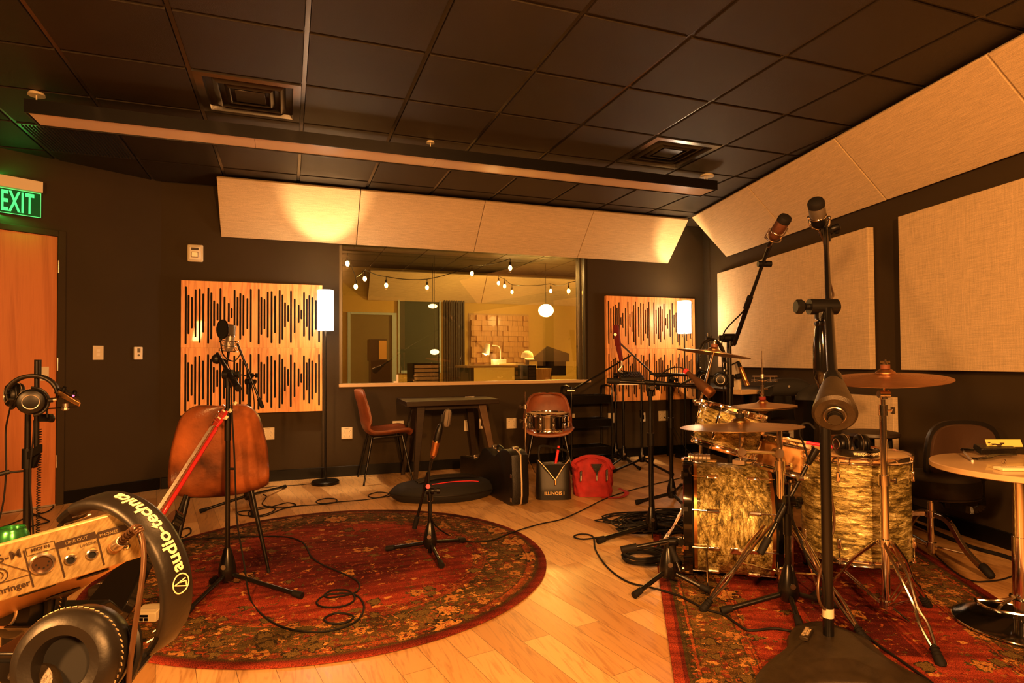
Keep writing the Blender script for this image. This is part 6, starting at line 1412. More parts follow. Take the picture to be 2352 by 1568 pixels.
# ================================================================== HEADPHONES
def headphones(label, C, T_, N_, R=.087, H=.105, w=.038, cup1=True, cup2=True, text=True, group='studio headphones', m='black', cup_c=(None, None), pad_n=(None, None), spread=97, ring=True):
    """band in the plane of T_ (towards cup 2) and N_ (apex); A_ is the band's width direction"""
    T_ = Vector(T_).normalized(); N_ = Vector(N_); N_ = (N_-T_*N_.dot(T_)).normalized(); A_ = T_.cross(N_).normalized(); C = Vector(C)
    t = thing('headphones', label, 'headphones', C, group)
    def P(a, off=0., s=0.):
        q = C+T_*((R+off)*math.sin(a))+N_*((H+off)*math.cos(a)); return q+A_*s
    a0 = math.radians(72)
    prof = [(-.5, .0), (-.47, .0035), (-.36, .006), (0, .0068), (.36, .006), (.47, .0035), (.5, 0), (.46, -.004), (.3, -.0075), (0, -.009), (-.3, -.0075), (-.46, -.004)]
    def band(mb, aa, ab, n, ws=1., th=1.):
        m_ = len(prof); k0 = len(mb.v)
        for i in range(n+1):
            a = aa+(ab-aa)*i/n; ww = w*ws
            for s, o in prof: mb.v.append(P(a, o*th, s*ww))
        for i in range(n):
            for j in range(m_): mb.f.append((k0+i*m_+j, k0+i*m_+(j+1) % m_, k0+(i+1)*m_+(j+1) % m_, k0+(i+1)*m_+j))
        mb.f.append(tuple(k0+j for j in range(m_-1, -1, -1))); mb.f.append(tuple(k0+n*m_+j for j in range(m_)))
        return mb
    bo_ = band(MB(), -a0, a0, 40).build('headband', 'leather_black', t, weld=True, sharp=60)
    for s in (-1, 1):
        e_ = band(MB(), s*a0, s*math.radians(88), 6, .93, .85).build('band_end', m, t, weld=True)
        mb = MB()
        for aa in (74, 86):
            aa = s*math.radians(aa); mb.obox(P(aa, -.0085, -w*.40)-T_*.0, A_*(w*.8), (P(aa+.01, 0)-P(aa, 0)).normalized()*.002, (P(aa, 1)-P(aa, 0)).normalized()*.0012)
        mb.build('metal_strip', 'chrome_dull', e_)
        e2 = band(MB(), s*math.radians(88), s*math.radians(spread+8), 6, .55, .6).build('slider', m, t, weld=True)
    if text:
        mb = MB(); hh = .0072; span = .0
        def tf(p, a_c, sgn=1):
            a = a_c - (p.x)/((R+H)/2*1.02); return P(a, hh+.0004+p.z, 0)+A_*(p.y*text_s)
        text_s = 1.0 if text != 'flip' else -1.0
        def tf2(p, a_c):
            k = 1 if text_s > 0 else -1
            a = a_c-(p.x)/((R+H)/2*1.02)*k; return P(a, hh-.35*abs(p.y/w)*.004+p.z, 0)+A_*(p.y*k)
        mb.text('audio-technica', lambda p: tf2(p, math.radians(-5)), size=.0203, ext=.0002, bold=.0005, space=.98)
        l_c = math.radians(38.5); r_ = .0095
        mb2 = MB(); ring_ = [P(l_c+r_/((R+H)/2)*math.cos(g), hh+.0002, r_*math.sin(g)) for g in [2*math.pi*i/32 for i in range(32)]]
        mb2.tube(ring_, .0007, 5, closed=True)
        k_ = (R+H)/2
        for q0, q1, q2, q3 in ((-.006, -.0045, .005, .001), (.002, -.0045, .0035, .0062), (-.006, -.0045, .002, -.0045), (.005, .001, .0045, -.001)):
            pass
        def lp_(x_, y_): return P(l_c-x_/k_, hh+.0004, y_)
        for (xa, ya), (xb, yb) in (((-.005, -.006), (.001, .0075)), ((.001, .0075), (.0035, -.006)), ((-.005, -.006), (.0005, -.006)), ((.0005, -.006), (.0015, .001))): mb2.tube([lp_(xa, ya), lp_(xb, yb)], .0006, 5)
        mb.build('lettering', 'ink_white', bo_); mb2.build('emblem', 'ink_white', bo_)
    for s, on, cc, pn in ((-1, cup1, cup_c[0], pad_n[0]), (1, cup2, cup_c[1], pad_n[1])):
        if not on: continue
        e = P(s*math.radians(spread+8)); c = Vector(cc) if cc is not None else e-N_*.035-T_*(s*.012)
        n_ = Vector(pn).normalized() if pn is not None else -T_*s
        mb = MB(); mb.lathe(c, n_, [(.001, -.030), (.030, -.030), (.040, -.026), (.0445, -.016), (.0455, -.002), (.043, .002)], n=40); cu = mb.build('ear_cup', m, t)
        if ring:
            mb = MB(); mb.torus(c-n_*.0302, n_, .025, .0017, 36, 6); mb.build('silver_ring', 'silver', cu)
        mb = MB(); pr = [(.0225, .003), (.0215, .010), (.0245, .019), (.034, .0225), (.041, .020), (.0455, .013), (.046, .005), (.0440, .002)]; mb.lathe(c, n_, pr, n=48, closed=True); pd = mb.build('ear_pad', 'vinyl', t)
        mb = MB(); mb.cyl(c+n_*.003, c+n_*.006, .0235, n=32); mb.build('pad_cloth', 'mesh_black', pd)
        mb = MB(); xx, yy, _ = frame(n_)
        for i in range(56):
            g = 2*math.pi*i/56; q = c+(xx*math.cos(g)+yy*math.sin(g))*.0462+n_*.0068; tt = (-xx*math.sin(g)+yy*math.cos(g)); mb.cyl(q-tt*.0014-n_*.001, q+tt*.0014+n_*.001, .0006, n=5)
        mb.build('stitching', 'strap_cream', pd)
        mb = MB(); yv = (e-c); yv = (yv-n_*yv.dot(n_)); yv = yv.normalized() if yv.length > 1e-4 else xx; zv = n_.cross(yv)
        arc = [c+(yv*math.cos(g)+zv*math.sin(g))*.0505-n_*.012 for g in [math.radians(-88+176*i/16) for i in range(17)]]
        mb.tube(arc, .0045, 8); mb.tube([arc[8], e.lerp(arc[8], .5), e], .006, 8); mb.cyl(arc[8]-yv*.002, arc[8]+yv*.012, .0085, n=12); mb.build('yoke', m, t)
        mb = MB(); mb.cyl(arc[8]+yv*.012, arc[8]+yv*.022, .0055, n=12); mb.build('swivel_pin', 'chrome_dull', t)
    return t

# --- big foreground pair hung over the mixer
Chp = PD(264, 1330, .672)
Tn = RT*.658-UP*.738-FW*.149; Nn = RT*.669+UP*.664-FW*.335
HP = headphones('large black headphones in the foreground hung over the headphone mixer, white lettering on the band', Chp, Tn, Nn, R=.088, H=.0945, w=.0365,
     cup_c=(PD(60, 1370, .76), PD(168, 1512, .56)), pad_n=(FW*.8+RT*.2, -FW*.96+RT*.10+UP*.20), text=True)
# ================================================================== FOREGROUND HEADPHONE MIXER
BR, BL = PD(327, 1281, .665), PD(-60, 1404, .590)
mu = (BR-BL); ML = mu.length; mu.normalize()
TLp = PD(0, 1252, .595); mv = TLp-BL; mv = (mv-mu*mv.dot(mu)).normalized(); MH = .0580; mn = mu.cross(mv).normalized()
if mn.dot(-FW) < 0: mn = -mn
mback = -mn
t = thing('headphone_mixer', 'brass coloured personal headphone mixer in the lower left foreground showing its socket panel', 'audio mixer', BL)
MD = .17
bdir = (mback*1.0-mv*.55).normalized()
mb = MB(); mb.obox(BL-mn*.002, mu*ML, mv*MH, mback*.006); mb.build('rear_panel', 'brushed_gold', t, bevel=.002)
mb = MB(); o = BL-mn*.0085+mv*.002
tl_ = [o, o+mu*(ML-.001), o+mu*(ML-.001)+mv*(MH-.004), o+mv*(MH-.004)]
wdir = (PD(112, 1408, .80)-BR); 
mb.v = [*tl_, tl_[0]+wdir, tl_[1]+wdir, tl_[2]+wdir*1.0+mv*.0, tl_[3]+wdir]; mb.f = [(0, 1, 5, 4), (1, 2, 6, 5), (2, 3, 7, 6), (3, 0, 4, 7), (4, 5, 6, 7), (3, 2, 1, 0)]; mb.build('housing', 'brass_body', t, bevel=.002, weld=True)
nu = mu.cross(wdir).normalized(); nu = nu if nu.dot(mv) < 0 else -nu
def hole(u_, w_, r, l):
    c_ = BL+mu*u_+wdir*w_+nu*.0006+mv*.002-mn*.0085
    mb = MB(); pts = []
    wd = wdir.normalized()
    for k in range(20):
        a = 2*math.pi*k/20; pts.append(c_+mu*(l/2*(1 if math.cos(a) > 0 else -1)*1.0+r*math.cos(a))*1.0+wd*(r*math.sin(a)))
    mb.prism(pts, nu*.0008); return mb.build('vent_slot', 'mesh_black', t)
hole(ML-.030, .16, .008, .014); hole(ML-.028, .50, .009, .016); hole(ML-.085, .10, .008, .016)
def onp(px, py, off=.0): return PPL(px, py, BL+mn*(.0005+off), mn)
def uv_(px, py): q = onp(px, py)-BL; return q.dot(mu), q.dot(mv)
def pnt(u_, v_, off=0.): return BL+mu*u_+mv*v_+mn*(.0002+off)
def jack(px, py, r=.0055):
    c_ = onp(px, py); mb = MB(); mb.lathe(c_, mn, [(r*1.0, 0), (r, .0022), (r*.82, .0034), (r*.62, .0034), (r*.60, .0)], n=28); j_ = mb.build('jack_socket', 'chrome_dull', t)
    mb = MB(); mb.cyl(c_, c_+mn*.0006, r*.6, n=20); mb.build('hole', 'mesh_black', j_)
jack(163, 1283); jack(212, 1271)
c_ = onp(98, 1292); mb = MB(); mb.lathe(c_, mn, [(.0112, 0), (.0112, .003), (.0098, .0042), (.0086, .0042), (.0084, .0)], n=36); dn = mb.build('din_socket', 'chrome_dull', t)
mb = MB(); mb.cyl(c_, c_+mn*.0012, .0084, n=30); fc_ = mb.build('socket_face', 'brown_mic', dn)
mb = MB()
for k in range(5):
    a = math.pi+math.pi*k/4; q = c_+mn*.0012+(mu*math.cos(a)+mv*math.sin(a))*.0052; mb.cyl(q, q+mn*.0004, .0009, n=10)
mb.box(c_+mn*.0, (.0001, .0001, .0001)); mb.build('pin_holes', 'mesh_black', dn)
def txt(body, px, py, size, m='ink', bold=0., o_=.0006, sp=1.):
    u0_, v0_ = uv_(px, py); mb = MB(); mb.text(body, lambda p: pnt(u0_+p.x, v0_+p.y, o_+p.z), size=size, ext=.00008, bold=bold, space=sp); return mb.build('print', m, t)
txt('P16-M', 2, 1283, .0125, bold=.0001); txt('behringer', 20, 1352, .0088, bold=.0002); txt('MIDI IN', 93, 1258, .0046, bold=.0001)
u0_, v0_ = uv_(176, 1240); u1_, v1_ = uv_(131, 1250); u2_, v2_ = uv_(221, 1230)
mb = MB(); mb.obox(pnt(u1_, v0_-.0035, .0003), mu*(u2_-u1_), mv*.0072, mn*.0002); mb.build('print_bar', 'ink', t)
txt('LINE OUT', 176, 1240, .0044, m='brushed_gold', o_=.0007)
mb = MB(); u3_, v3_ = uv_(226, 1229); mb.obox(pnt(u3_, v3_-.0035, .0003), mu*.028, mv*.0072, mn*.0002); mb.build('print_bar', 'ink', t); txt('PHONES', 250, 1224, .0044, m='brushed_gold', o_=.0007)
txt('R', 157, 1259, .004); txt('L/MONO', 206, 1248, .0042)
mb = MB()
for px, py in ((54, 1264), (128, 1247), (222, 1226)):
    u_, v_ = uv_(px, py); mb.obox(pnt(u_-.0006, .006, .0002), mu*.0014, mv*(v_-.006), mn*.0002); mb.build('print_line', 'ink', t); mb = MB()
ua, va = uv_(60, 1268); ub, vb = uv_(126, 1250)
for v_ in (v_ for v_ in (va-.0045, va+.0035)): mb.obox(pnt(ua, v_, .0002), mu*(ub-ua), mv*.0005, mn*.0002)
for u_ in (ua, ub): mb.obox(pnt(u_, va-.0045, .0002), mu*.0005, mv*.0085, mn*.0002)
mb.build('print_frame', 'ink', t)
mb = MB(); ut, vt = uv_(-6, 1318)
tri = [pnt(ut+a, vt+b_, .0006) for a, b_ in ((-.022, -.010), (.023, -.010), (.0245, -.0075), (.002, .0125), (-.002, .0125), (-.0245, -.0075))]
mb.tube(tri, .0004, 5, closed=True); mb.tube([pnt(ut+.0075*math.cos(a), vt-.002+.0075*math.sin(a), .0006) for a in [math.radians(-150+k*24) for k in range(12)]], .0006, 5); mb.tube([pnt(ut+.004*math.cos(a), vt-.002+.004*math.sin(a), .0006) for a in [math.radians(-60+k*24) for k in range(9)]], .0005, 5); mb.build('emblem', 'ink', t)
mb = MB(); q = onp(291, 1253); mb.lathe(q, mn, [(.0036, 0), (.0036, .0012), (.002, .0018), (.001, .0018)], n=14); mb.build('screw', 'chrome', t)
# clamp and pole under the mixer
mb = MB(); mb.box((0, 0, 0), (.001, .001, .001))
pb = PD(55, 1500, .66); mb = MB(); mb.obox(PD(0, 1440, .72), RT*.06, -UP*.03+FW*.03, RT*.02+FW*.08); mb.obox(PD(-30, 1500, .60), RT*.055-UP*.0, -UP*.03+FW*.01, FW*.08); mb.build('mount_bracket', 'black', t, bevel=.003)
mb = MB(); mb.cyl(PD(28, 1552, .56), PD(88, 1526, .60), .004, n=10); mb.build('mount_lever', 'bronze_iron', t)
mb = MB(); mb.lathe(PD(95, 1580, .55), UP*.6-FW*.8, [(.020, 0), (.020, .010), (.017, .014), (.001, .014)], n=20); mb.build('mount_knob', 'bronze_iron', t)
mb = MB(); mb.obox(PD(-40, 1565, .60), RT*.05, UP*.018, FW*.05); mb.build('clamp_block', 'black', t)
pb = PD(60, 1600, .68); b = V(pb.x, pb.y, 0)
ts = thing('microphone_stand', 'black stand pole under the foreground headphone mixer', 'microphone stand', b)
mb = MB(); mb.cyl(b, V(b.x, b.y, pb.z+.02), .012, n=14); mb.cyl(b, b+Z*.02, .13, n=36); mb.build('pole', 'black', ts)
# plug and cable
pl0, pl1 = onp(262, 1258), PD(303, 1222, .600); pd_ = (pl1-pl0).normalized()
t = thing('headphone_cable', 'brown headphone cable with jack plug in the foreground mixer', 'cable', pl0)
mb = MB(); mb.lathe(pl0, pd_, [(.0062, 0), (.0062, .004), (.0052, .006), (.0050, .012), (.0060, .0125), (.0060, .024), (.0052, .028), (.0052, .036)], n=24); mb.build('plug', 'chrome_dull', t)
mb = MB()
for k in range(6): mb.torus(pl0+pd_*(.0015+.0018*k), pd_, .0061, .0004, 22, 5)
mb.build('knurl', 'brass_body', t)
mb = MB(); e_ = pl0+pd_*.034
pp = [e_, PD(310, 1214, .585), PD(322, 1222, .58), PD(329, 1250, .575), PD(330, 1290, .57), PD(325, 1340, .565), PD(316, 1400, .56), PD(306, 1470, .56), PD(298, 1530, .56), PD(294, 1600, .565)]
mb.tube(smooth(pp, 6), .0024, 10); mb.build('cord', 'brown_mic', t)
mb = MB()
S_ = smooth([e_, PD(310, 1214, .585), PD(322, 1222, .58)], 6)
for q0_, q1_ in zip(S_[:-1], S_[1:]): mb.torus(q0_, q1_-q0_, .0036, .0010, 14, 5)
mb.build('strain_relief', 'brown_mic', t)

# ================================================================== FAR LEFT HEADPHONE STAND
b = V(*PD(62, 1180, 2.30)[:2], 0); DL = 2.30
t = thing('microphone_stand', 'black stand at the left edge carrying headphones and a small mixer', 'microphone stand', b)
mb = MB(); mb.cyl(b, V(b.x, b.y, .03), .14, .13, n=36); mb.build('base', 'black', t)
pole(t, b, [(.03, PD(62, 1060, DL).z, .0125, None), (PD(62, 1075, DL).z, PD(62, 1030, DL).z, .018, 'black'), (PD(62, 1030, DL).z, PD(62, 930, DL).z, .0105, None)])
mb = MB(); mb.obox(PD(78, 865, DL+.02), RT*.018, -UP*.0+FWH*.014, UP*((1030-826)/F_PX*DL)*.0+Z*.065); mb.build('top_bar', 'black', t)
mb = MB(); mb.cyl(PD(84, 1035, DL), PD(85, 828, DL), .0085, n=10); mb.build('upright_bar', 'black', t)
mb = MB(); mb.obox(PD(86, 968, DL), RT*.045, FWH*.02, Z*.028); mb.cyl(PD(108, 958, DL), PD(108, 938, DL), .004, n=8); q = PD(112, 961, DL); mb.build('clamp', 'black', t)
mb = MB(); mb.lathe(q, RT, [(.006, 0), (.015, .006), (.015, .014), (.010, .017)], n=9); mb.build('clamp_knob', 'black', t)
mb = MB(); mb.tube([PD(108, 938, DL), PD(150, 936, DL), PD(178, 934, DL)], .0028, 8); mb.build('support_rod', 'black', t)
mb = MB(); mb.obox(PD(58, 1040, DL-.01), RT*.05+UP*.03, FWH*.02, -Z*.03); mb.obox(PD(76, 1075, DL), RT*.02+Z*.05, FWH*.016, RT*-.02+Z*.012); mb.build('side_arm', 'black', t)
mb = MB(); mb.cyl(PD(55, 1081, DL), PD(18, 1085, DL-.03), .004, n=8); mb.cyl(PD(22, 1083, DL-.03), PD(-10, 1091, DL-.06), .008, n=8); mb.build('arm_rod', 'black', t)
Ch = PD(72, 905, DL-.03); hT = (RT*-.93+FWH*.30).normalized()
VL = ray(75, 900); VL = V(VL.x, VL.y, 0).normalized(); SL = V(VL.y, -VL.x, 0)
headphones('black headphones with a silver ring hanging on the stand in front of the wooden door', PD(75, 905, DL-.02), SL*.9-VL*.35, Z, R=.080, H=.070, w=.032, text=False, cup_c=(PD(36, 907, DL+.01), PD(73, 922, DL-.11)), pad_n=(SL+VL*.3, VL+SL*.1))
# small mixer tilted
m0, m1 = PD(122, 908, DL), PD(183, 932, DL); md = (m1-m0).normalized(); mpn = (Z-md*md.z).normalized(); side = V(ray(150, 900).x, ray(150, 900).y, 0).normalized()
t = thing('headphone_mixer', 'small tilted personal mixer with knobs clamped to the stand by the door', 'audio mixer', m0)
mb = MB(); mb.prism([m0+mpn*.008, m0+mpn*.030+md*-.002, m1+mpn*.012, m1-mpn*.004], side*.20); mb.build('body', 'brass_body', t, bevel=.003)
mb = MB(); mb.obox(m0+mpn*.030+md*.012-side*.0, md*.085, mpn*.004-md*.003, side*.2); mb.build('face', 'black', t)
mb = MB()
for i in range(2):
    for j in range(6): q = m0+mpn*.026+md*(.03+.045*i)+side*(.02+.032*j); mb.cyl(q, q+mpn*.016, .007, .006, n=10)
mb.build('knobs', 'black', t)
mb = MB(); q = m0+mpn*.024+md*.072+side*.01; mb.cyl(q, q+mpn*.006, .0035, n=8); mat('led_red', (.8, .1, .2), emit=(1, .1, .25), estr=3.); mb.build('indicator_light', 'led_red', t)
mb = MB(); q = PD(150, 934, DL); mb.cyl(q, q+Z*.012, .010, n=12); mb.lathe(q-Z*.014, Z, [(.008, 0), (.013, .004), (.013, .012)], n=9); mb.build('mount_knob', 'silver', t)
# cables: coiled and straight
mb = MB(); a_, b_ = PD(91, 985, DL+.02), PD(87, 1240, DL+.05); pts = []
for k in range(44*8): f = k/(44*8); g = 2*math.pi*k/8; c_ = a_.lerp(b_, f); pts.append(c_+RT*(.0062*math.cos(g))+FWH*(.0062*math.sin(g)))
mb.tube(pts, .0018, 5); tag(mb.build('coiled_cable', 'rubber'), 'black coiled cable hanging from the small mixer in front of the door', 'cable')
cable('headphone_cable', [PD(24, 934, DL-.08), PD(14, 980, DL), PD(13, 1020, DL), PD(14, 1080, DL), PD(8, 1150, DL), PD(-4, 1200, DL)], .003, 'thin cable falling from the headphones at the left edge of the photo')
cable('microphone_cable', [PD(78, 965, DL-.01), PD(76, 1010, DL-.01), PD(72, 1045, DL-.01), PD(69, 1080, DL-.01), PD(70, 1130, DL-.01), PD(75, 1200, DL-.01), PD(78, 1250, DL)], .003, 'straight black cable running down beside the stand pole by the door')
cable('floor_cable', [PZ(-20, 1218, .006), PZ(20, 1205, .006), PZ(70, 1185, .006), PZ(110, 1174, .006), PZ(122, 1160, .006), PZ(90, 1158, .006), PZ(60, 1170, .006), PZ(100, 1190, .006), PZ(112, 1198, .006), PZ(80, 1206, .006), PZ(40, 1220, .006)], .005, 'black cable looping on the floor in front of the wooden door')
# drink can on a stool hidden by the mixer
cz = .60; cp = PD(27, 1250, 1.40); cp.z = .627
t = thing('drink_can', 'green drink can with a pale label at the left edge behind the foreground mixer', 'can', cp)
mb = MB(); mb.lathe(cp, Z, [(.025, 0), (.032, .006), (.033, .012), (.033, .100), (.028, .112), (.0265, .116), (.0265, .119), (.0245, .1185), (.024, .115), (.001, .1145)], n=32); mb.build('body', 'green_can', t)
mb = MB(); mb.surf(cp, Z, [(.0334, .088), (.0334, .045)], n=32); 
mb = MB(); k_ = []
for i in range(9):
    a = math.radians(-112+i*8)+YAW*0; k_.append(a)
mb.grid(lambda u, v: cp+V(.0335*math.cos(math.radians(-108+75*u)), .0335*math.sin(math.radians(-108+75*u)), .04+.044*v), 10, 1); lb = mb.build('label', 'can_label', t)
mb = MB(); mb.text('Nutrition Facts', lambda p: cp+V(.0338*math.cos(math.radians(-72)+p.x/.0335), .0338*math.sin(math.radians(-72)+p.x/.0335), .077+p.y), size=.0075, ext=0, bold=.0001); mb.build('print', 'ink', lb)
mb = MB(); mb.lathe(V(cp.x, cp.y, 0), Z, [(.12, 0), (.12, .02), (.02, .03), (.016, .597), (.05, .612), (.055, .625), (.001, .6265)], n=28); tag(mb.build('plant_stand', 'black'), 'slim black pedestal under the green drink can', 'stand')

# ================================================================== RED GUITAR BEHIND THE FOREGROUND HEADPHONES
g1, g0 = PD(517, 938, 3.02), PD(366, 1176, 2.62); gd = (g1-g0).normalized(); gv = ray(440, 1050).normalized(); g_l = gd.cross(gv).normalized()
g_l = g_l if g_l.dot(RT) < 0 else -g_l
gn = (g_l*.93-gv*.36); gn = (gn-gd*gn.dot(gd)).normalized(); gs = gd.cross(gn).normalized()
if gs.dot(g_l) > 0: gs = -gs
t = thing('electric_guitar', 'red electric guitar leaning with its neck in front of the leather chair', 'guitar', g0)
nl = (g1-g0).length; hs = nl*.80
def gp(s, w_, n_=0.): return g0+gd*s+gs*w_+gn*n_
mb = MB(); mb.prism([gp(-.05, -.030), gp(-.05, .030), gp(hs*.0+.05, .027), gp(hs, .021), gp(hs, -.021), gp(.05, -.027)], -gn*.020); mb.build('neck', 'red_gloss', t, bevel=.006)
mb = MB(); mb.prism([gp(-.05, -.028, .002), gp(-.05, .028, .002), gp(hs, .021, .002), gp(hs, -.021, .002)], gn*.005); fbz = mb.build('fingerboard', 'fretboard', t)
mb = MB()
for k in range(20):
    s_ = hs*(1-2**(-k/12.)*1.0)*1.25
    s_ = hs-(hs+.05)*(1-2**(-(k)/12.))*1.45
    if s_ > -.04: mb.cyl(gp(s_, -.023, .008), gp(s_, .023, .008), .0011, n=5)
mb.build('frets', 'silver', fbz)
mb = MB(); mb.prism([gp(hs, -.022), gp(hs, .022), gp(hs+.03, .034), gp(nl, .030), gp(nl+.01, .0), gp(nl, -.030), gp(hs+.03, -.034)], -gn*.014); hd_ = mb.build('headstock', 'red_gloss', t, bevel=.003)
for s_ in (-1, 1):
    for k in range(3):
        q = gp(hs+.045+k*.045, s_*.034, -.007); mb = MB(); mb.cyl(q, q+gs*(s_*.018), .003, n=6); mb.obox(q+gs*(s_*.018)-gd*.009-gn*.006, gs*(s_*.012), gd*.018, gn*.012)
        mb.cyl(gp(hs+.045+k*.045, s_*.020, 0), gp(hs+.045+k*.045, s_*.020, .014), .004, n=8); mb.build('tuning_peg', 'cream_plastic' if s_ > 0 else 'chrome', hd_)
mb = MB()
for k in range(6): w_ = -.015+.006*k; mb.cyl(gp(-.05, w_*1.3, .012), gp(hs, w_, .009), .0005, n=4)
mb.build('strings', 'silver', t)
mb = MB(); bout = [(-.05, .045), (.0, .11), (-.05, .165), (-.14, .15), (-.22, .125), (-.32, .16), (-.42, .185), (-.50, .14), (-.53, 0), (-.50, -.14), (-.42, -.185), (-.32, -.16), (-.22, -.125), (-.14, -.15), (-.05, -.165), (-.0, -.11), (-.05, -.045)]
low = min(gp(a, b_).z for a, b_ in bout); sc_g = 1.0 if low > .02 else (g0.z-.03)/(g0.z-low)
mb.prism([gp(a*sc_g, b_*sc_g, -.008) for a, b_ in smooth([V(a, b_, 0) for a, b_ in bout], 3, closed=True) and [(p.x, p.y) for p in smooth([V(a, b_, 0) for a, b_ in bout], 3, closed=True)]], -gn*.04); mb.build('body', 'black_gloss', t, bevel=.006)
bb = gp(-.5*sc_g, 0, -.03)
t = thing('guitar_stand', 'low black guitar stand under the red guitar', 'guitar stand', (bb.x, bb.y, 0))
mb = MB()
for q in (V(.16, .10, 0), V(-.16, .12, 0), V(0, -.18, 0)): mb.cyl(V(bb.x, bb.y, .06), V(bb.x, bb.y, .012)+q, .008, n=8)
mb.cyl(V(bb.x, bb.y, .03), V(bb.x, bb.y, .08), .012, n=10); mb.build('base', 'black', t)
mb = MB(); k_ = gp(.02, .0, -.035); mb.cyl(gp(-.09, .0, -.10), gp(.12, 0, -.06), .009, n=8); mb.cyl(gp(-.09, .0, -.10), V(bb.x, bb.y, .07), .009, n=8); mb.build('back_post', 'black', t)

# ================================================================== SMALL GEAR ON THE FLOOR AT LEFT
z = RUGZ; c = PZ(340, 1422, z)
t = thing('di_box', 'cream small electronic box with two square sockets on the round rug', 'stage box', c)
rx = fx; ry = FWH; o = c-rx*.040
mb = MB(); mb.prism([o-ry*.03, o+ry*.10, o+ry*.10+Z*.030, o+ry*.03+Z*.052, o-ry*.03+Z*.040], rx*.090); mb.build('body', 'bright_cream', t, bevel=.003)
mb = MB(); mb.obox(o+rx*.022-ry*.0325+Z*.006, rx*.015, ry*.002, Z*.012); mb.obox(o+rx*.042-ry*.0325+Z*.006, rx*.015, ry*.002, Z*.012); mb.obox(o+rx*.022-ry*.0325+Z*.022, rx*.035, ry*.002, Z*.010); mb.build('sockets', 'black', t)
mb = MB()
for k in range(3): mb.obox(o+rx*.008-ry*(.012-.022*k)+Z*(.046-.002*k), rx*.074, ry*.009, Z*.002)
mb.build('ridges', 'off_white', t)
c = PZ(262, 1362, z); t = thing('pedal', 'dark effects pedal with metal rollers on the round rug, seen under the mixer', 'effects pedal', c)
mb = MB(); mb.prism([c+rx*-.09-ry*.06, c+rx*.09-ry*.02, c+rx*.07+ry*.09, c+rx*-.10+ry*.05], Z*.045); mb.build('body', 'bronze_iron', t, bevel=.008)
mb = MB()
for k in range(5): mb.cyl(c+rx*(-.07+.012*k)-ry*.02+Z*.052, c+rx*(-.03+.012*k)+ry*.05+Z*.052, .004, n=8)
mb.build('rollers', 'chrome', t)
cable('floor_cable', [PZ(420, 1234, .006), PZ(395, 1226, .006), PZ(432, 1212, .006), PZ(438, 1222, .006), PZ(425, 1232, .006)], .005, 'short black cable loop left of the rear chair legs')
q = z+.005
cable('microphone_cable', [PD(531, 870, 2.98), PD(533, 950, 2.98), PD(538, 1040, 2.98), PD(541, 1120, 2.98), PD(545, 1200, 3.0), PD(560, 1290, 3.0), PZ(575, 1375, q), PZ(610, 1418, q), PZ(660, 1443, q), PZ(730, 1451, q), PZ(790, 1440, q), PZ(825, 1420, q), PZ(836, 1390, q), PZ(815, 1365, q), PZ(770, 1363, q), PZ(740, 1370, q), PZ(727, 1384, q), PZ(745, 1394, q), PZ(790, 1391, q), PZ(815, 1375, q), PZ(800, 1356, q), PZ(765, 1355, q), PZ(745, 1366, q), PZ(760, 1372, q), PZ(812, 1362, q), PZ(826, 1348, q), PZ(818, 1332, q), PZ(780, 1313, q), PZ(740, 1296, q), PZ(715, 1278, q), PZ(705, 1258, q), PZ(690, 1242, q), PZ(650, 1232, q), PZ(560, 1232, q), PZ(470, 1237, q), PZ(410, 1240, q), PZ(380, 1245, .006)], .0045, 'black cable hanging from the straight stand and looping across the round rug')
mb = MB(); ring_ = smooth([PZ(800, 1410, q), PZ(770, 1408, q), PZ(745, 1420, q), PZ(757, 1431, q), PZ(790, 1430, q), PZ(812, 1418, q)], 5, closed=True); mb.tube(ring_, .0045, 6, closed=True); tag(mb.build('cable_loop', 'rubber'), 'small separate loop of black cable on the near part of the round rug', 'cable')
cable('floor_cable', [PZ(604, 1135, .006), PZ(612, 1140, .006), PZ(603, 1158, .006), PZ(640, 1166, .006), PZ(680, 1160, .006), PZ(660, 1154, .006), PZ(625, 1163, .006), PZ(590, 1170, .006), PZ(548, 1175, .006), PZ(556, 1183, .006), PZ(600, 1183, .006), PZ(632, 1170, .006), PZ(615, 1162, .006), PZ(575, 1172, .006), PZ(575, 1186, .006), PZ(610, 1184, .006), PZ(650, 1168, .006), PZ(690, 1161, .006), PZ(740, 1158, .006), PZ(770, 1153, .006), PZ(772, 1146, .006), PZ(750, 1144, .006), PZ(727, 1150, .006), PZ(735, 1156, .006), PZ(780, 1152, .006), PZ(840, 1147, .006), PZ(880, 1140, .006), PZ(892, 1133, .006), PZ(868, 1130, .006), PZ(846, 1137, .006), PZ(858, 1143, .006), PZ(890, 1140, .006), PZ(915, 1132, .006), PZ(926, 1130, .006)], .0042, 'black cable looping along the floor from behind the leather chair to the gig bag')
cable('cable', [V(.33, 5.93, .02), PZ(700, 1112, .005), PZ(640, 1116, .005), PZ(600, 1120, .005)], .003, 'thin brown cord of the left floor lamp on the floor')

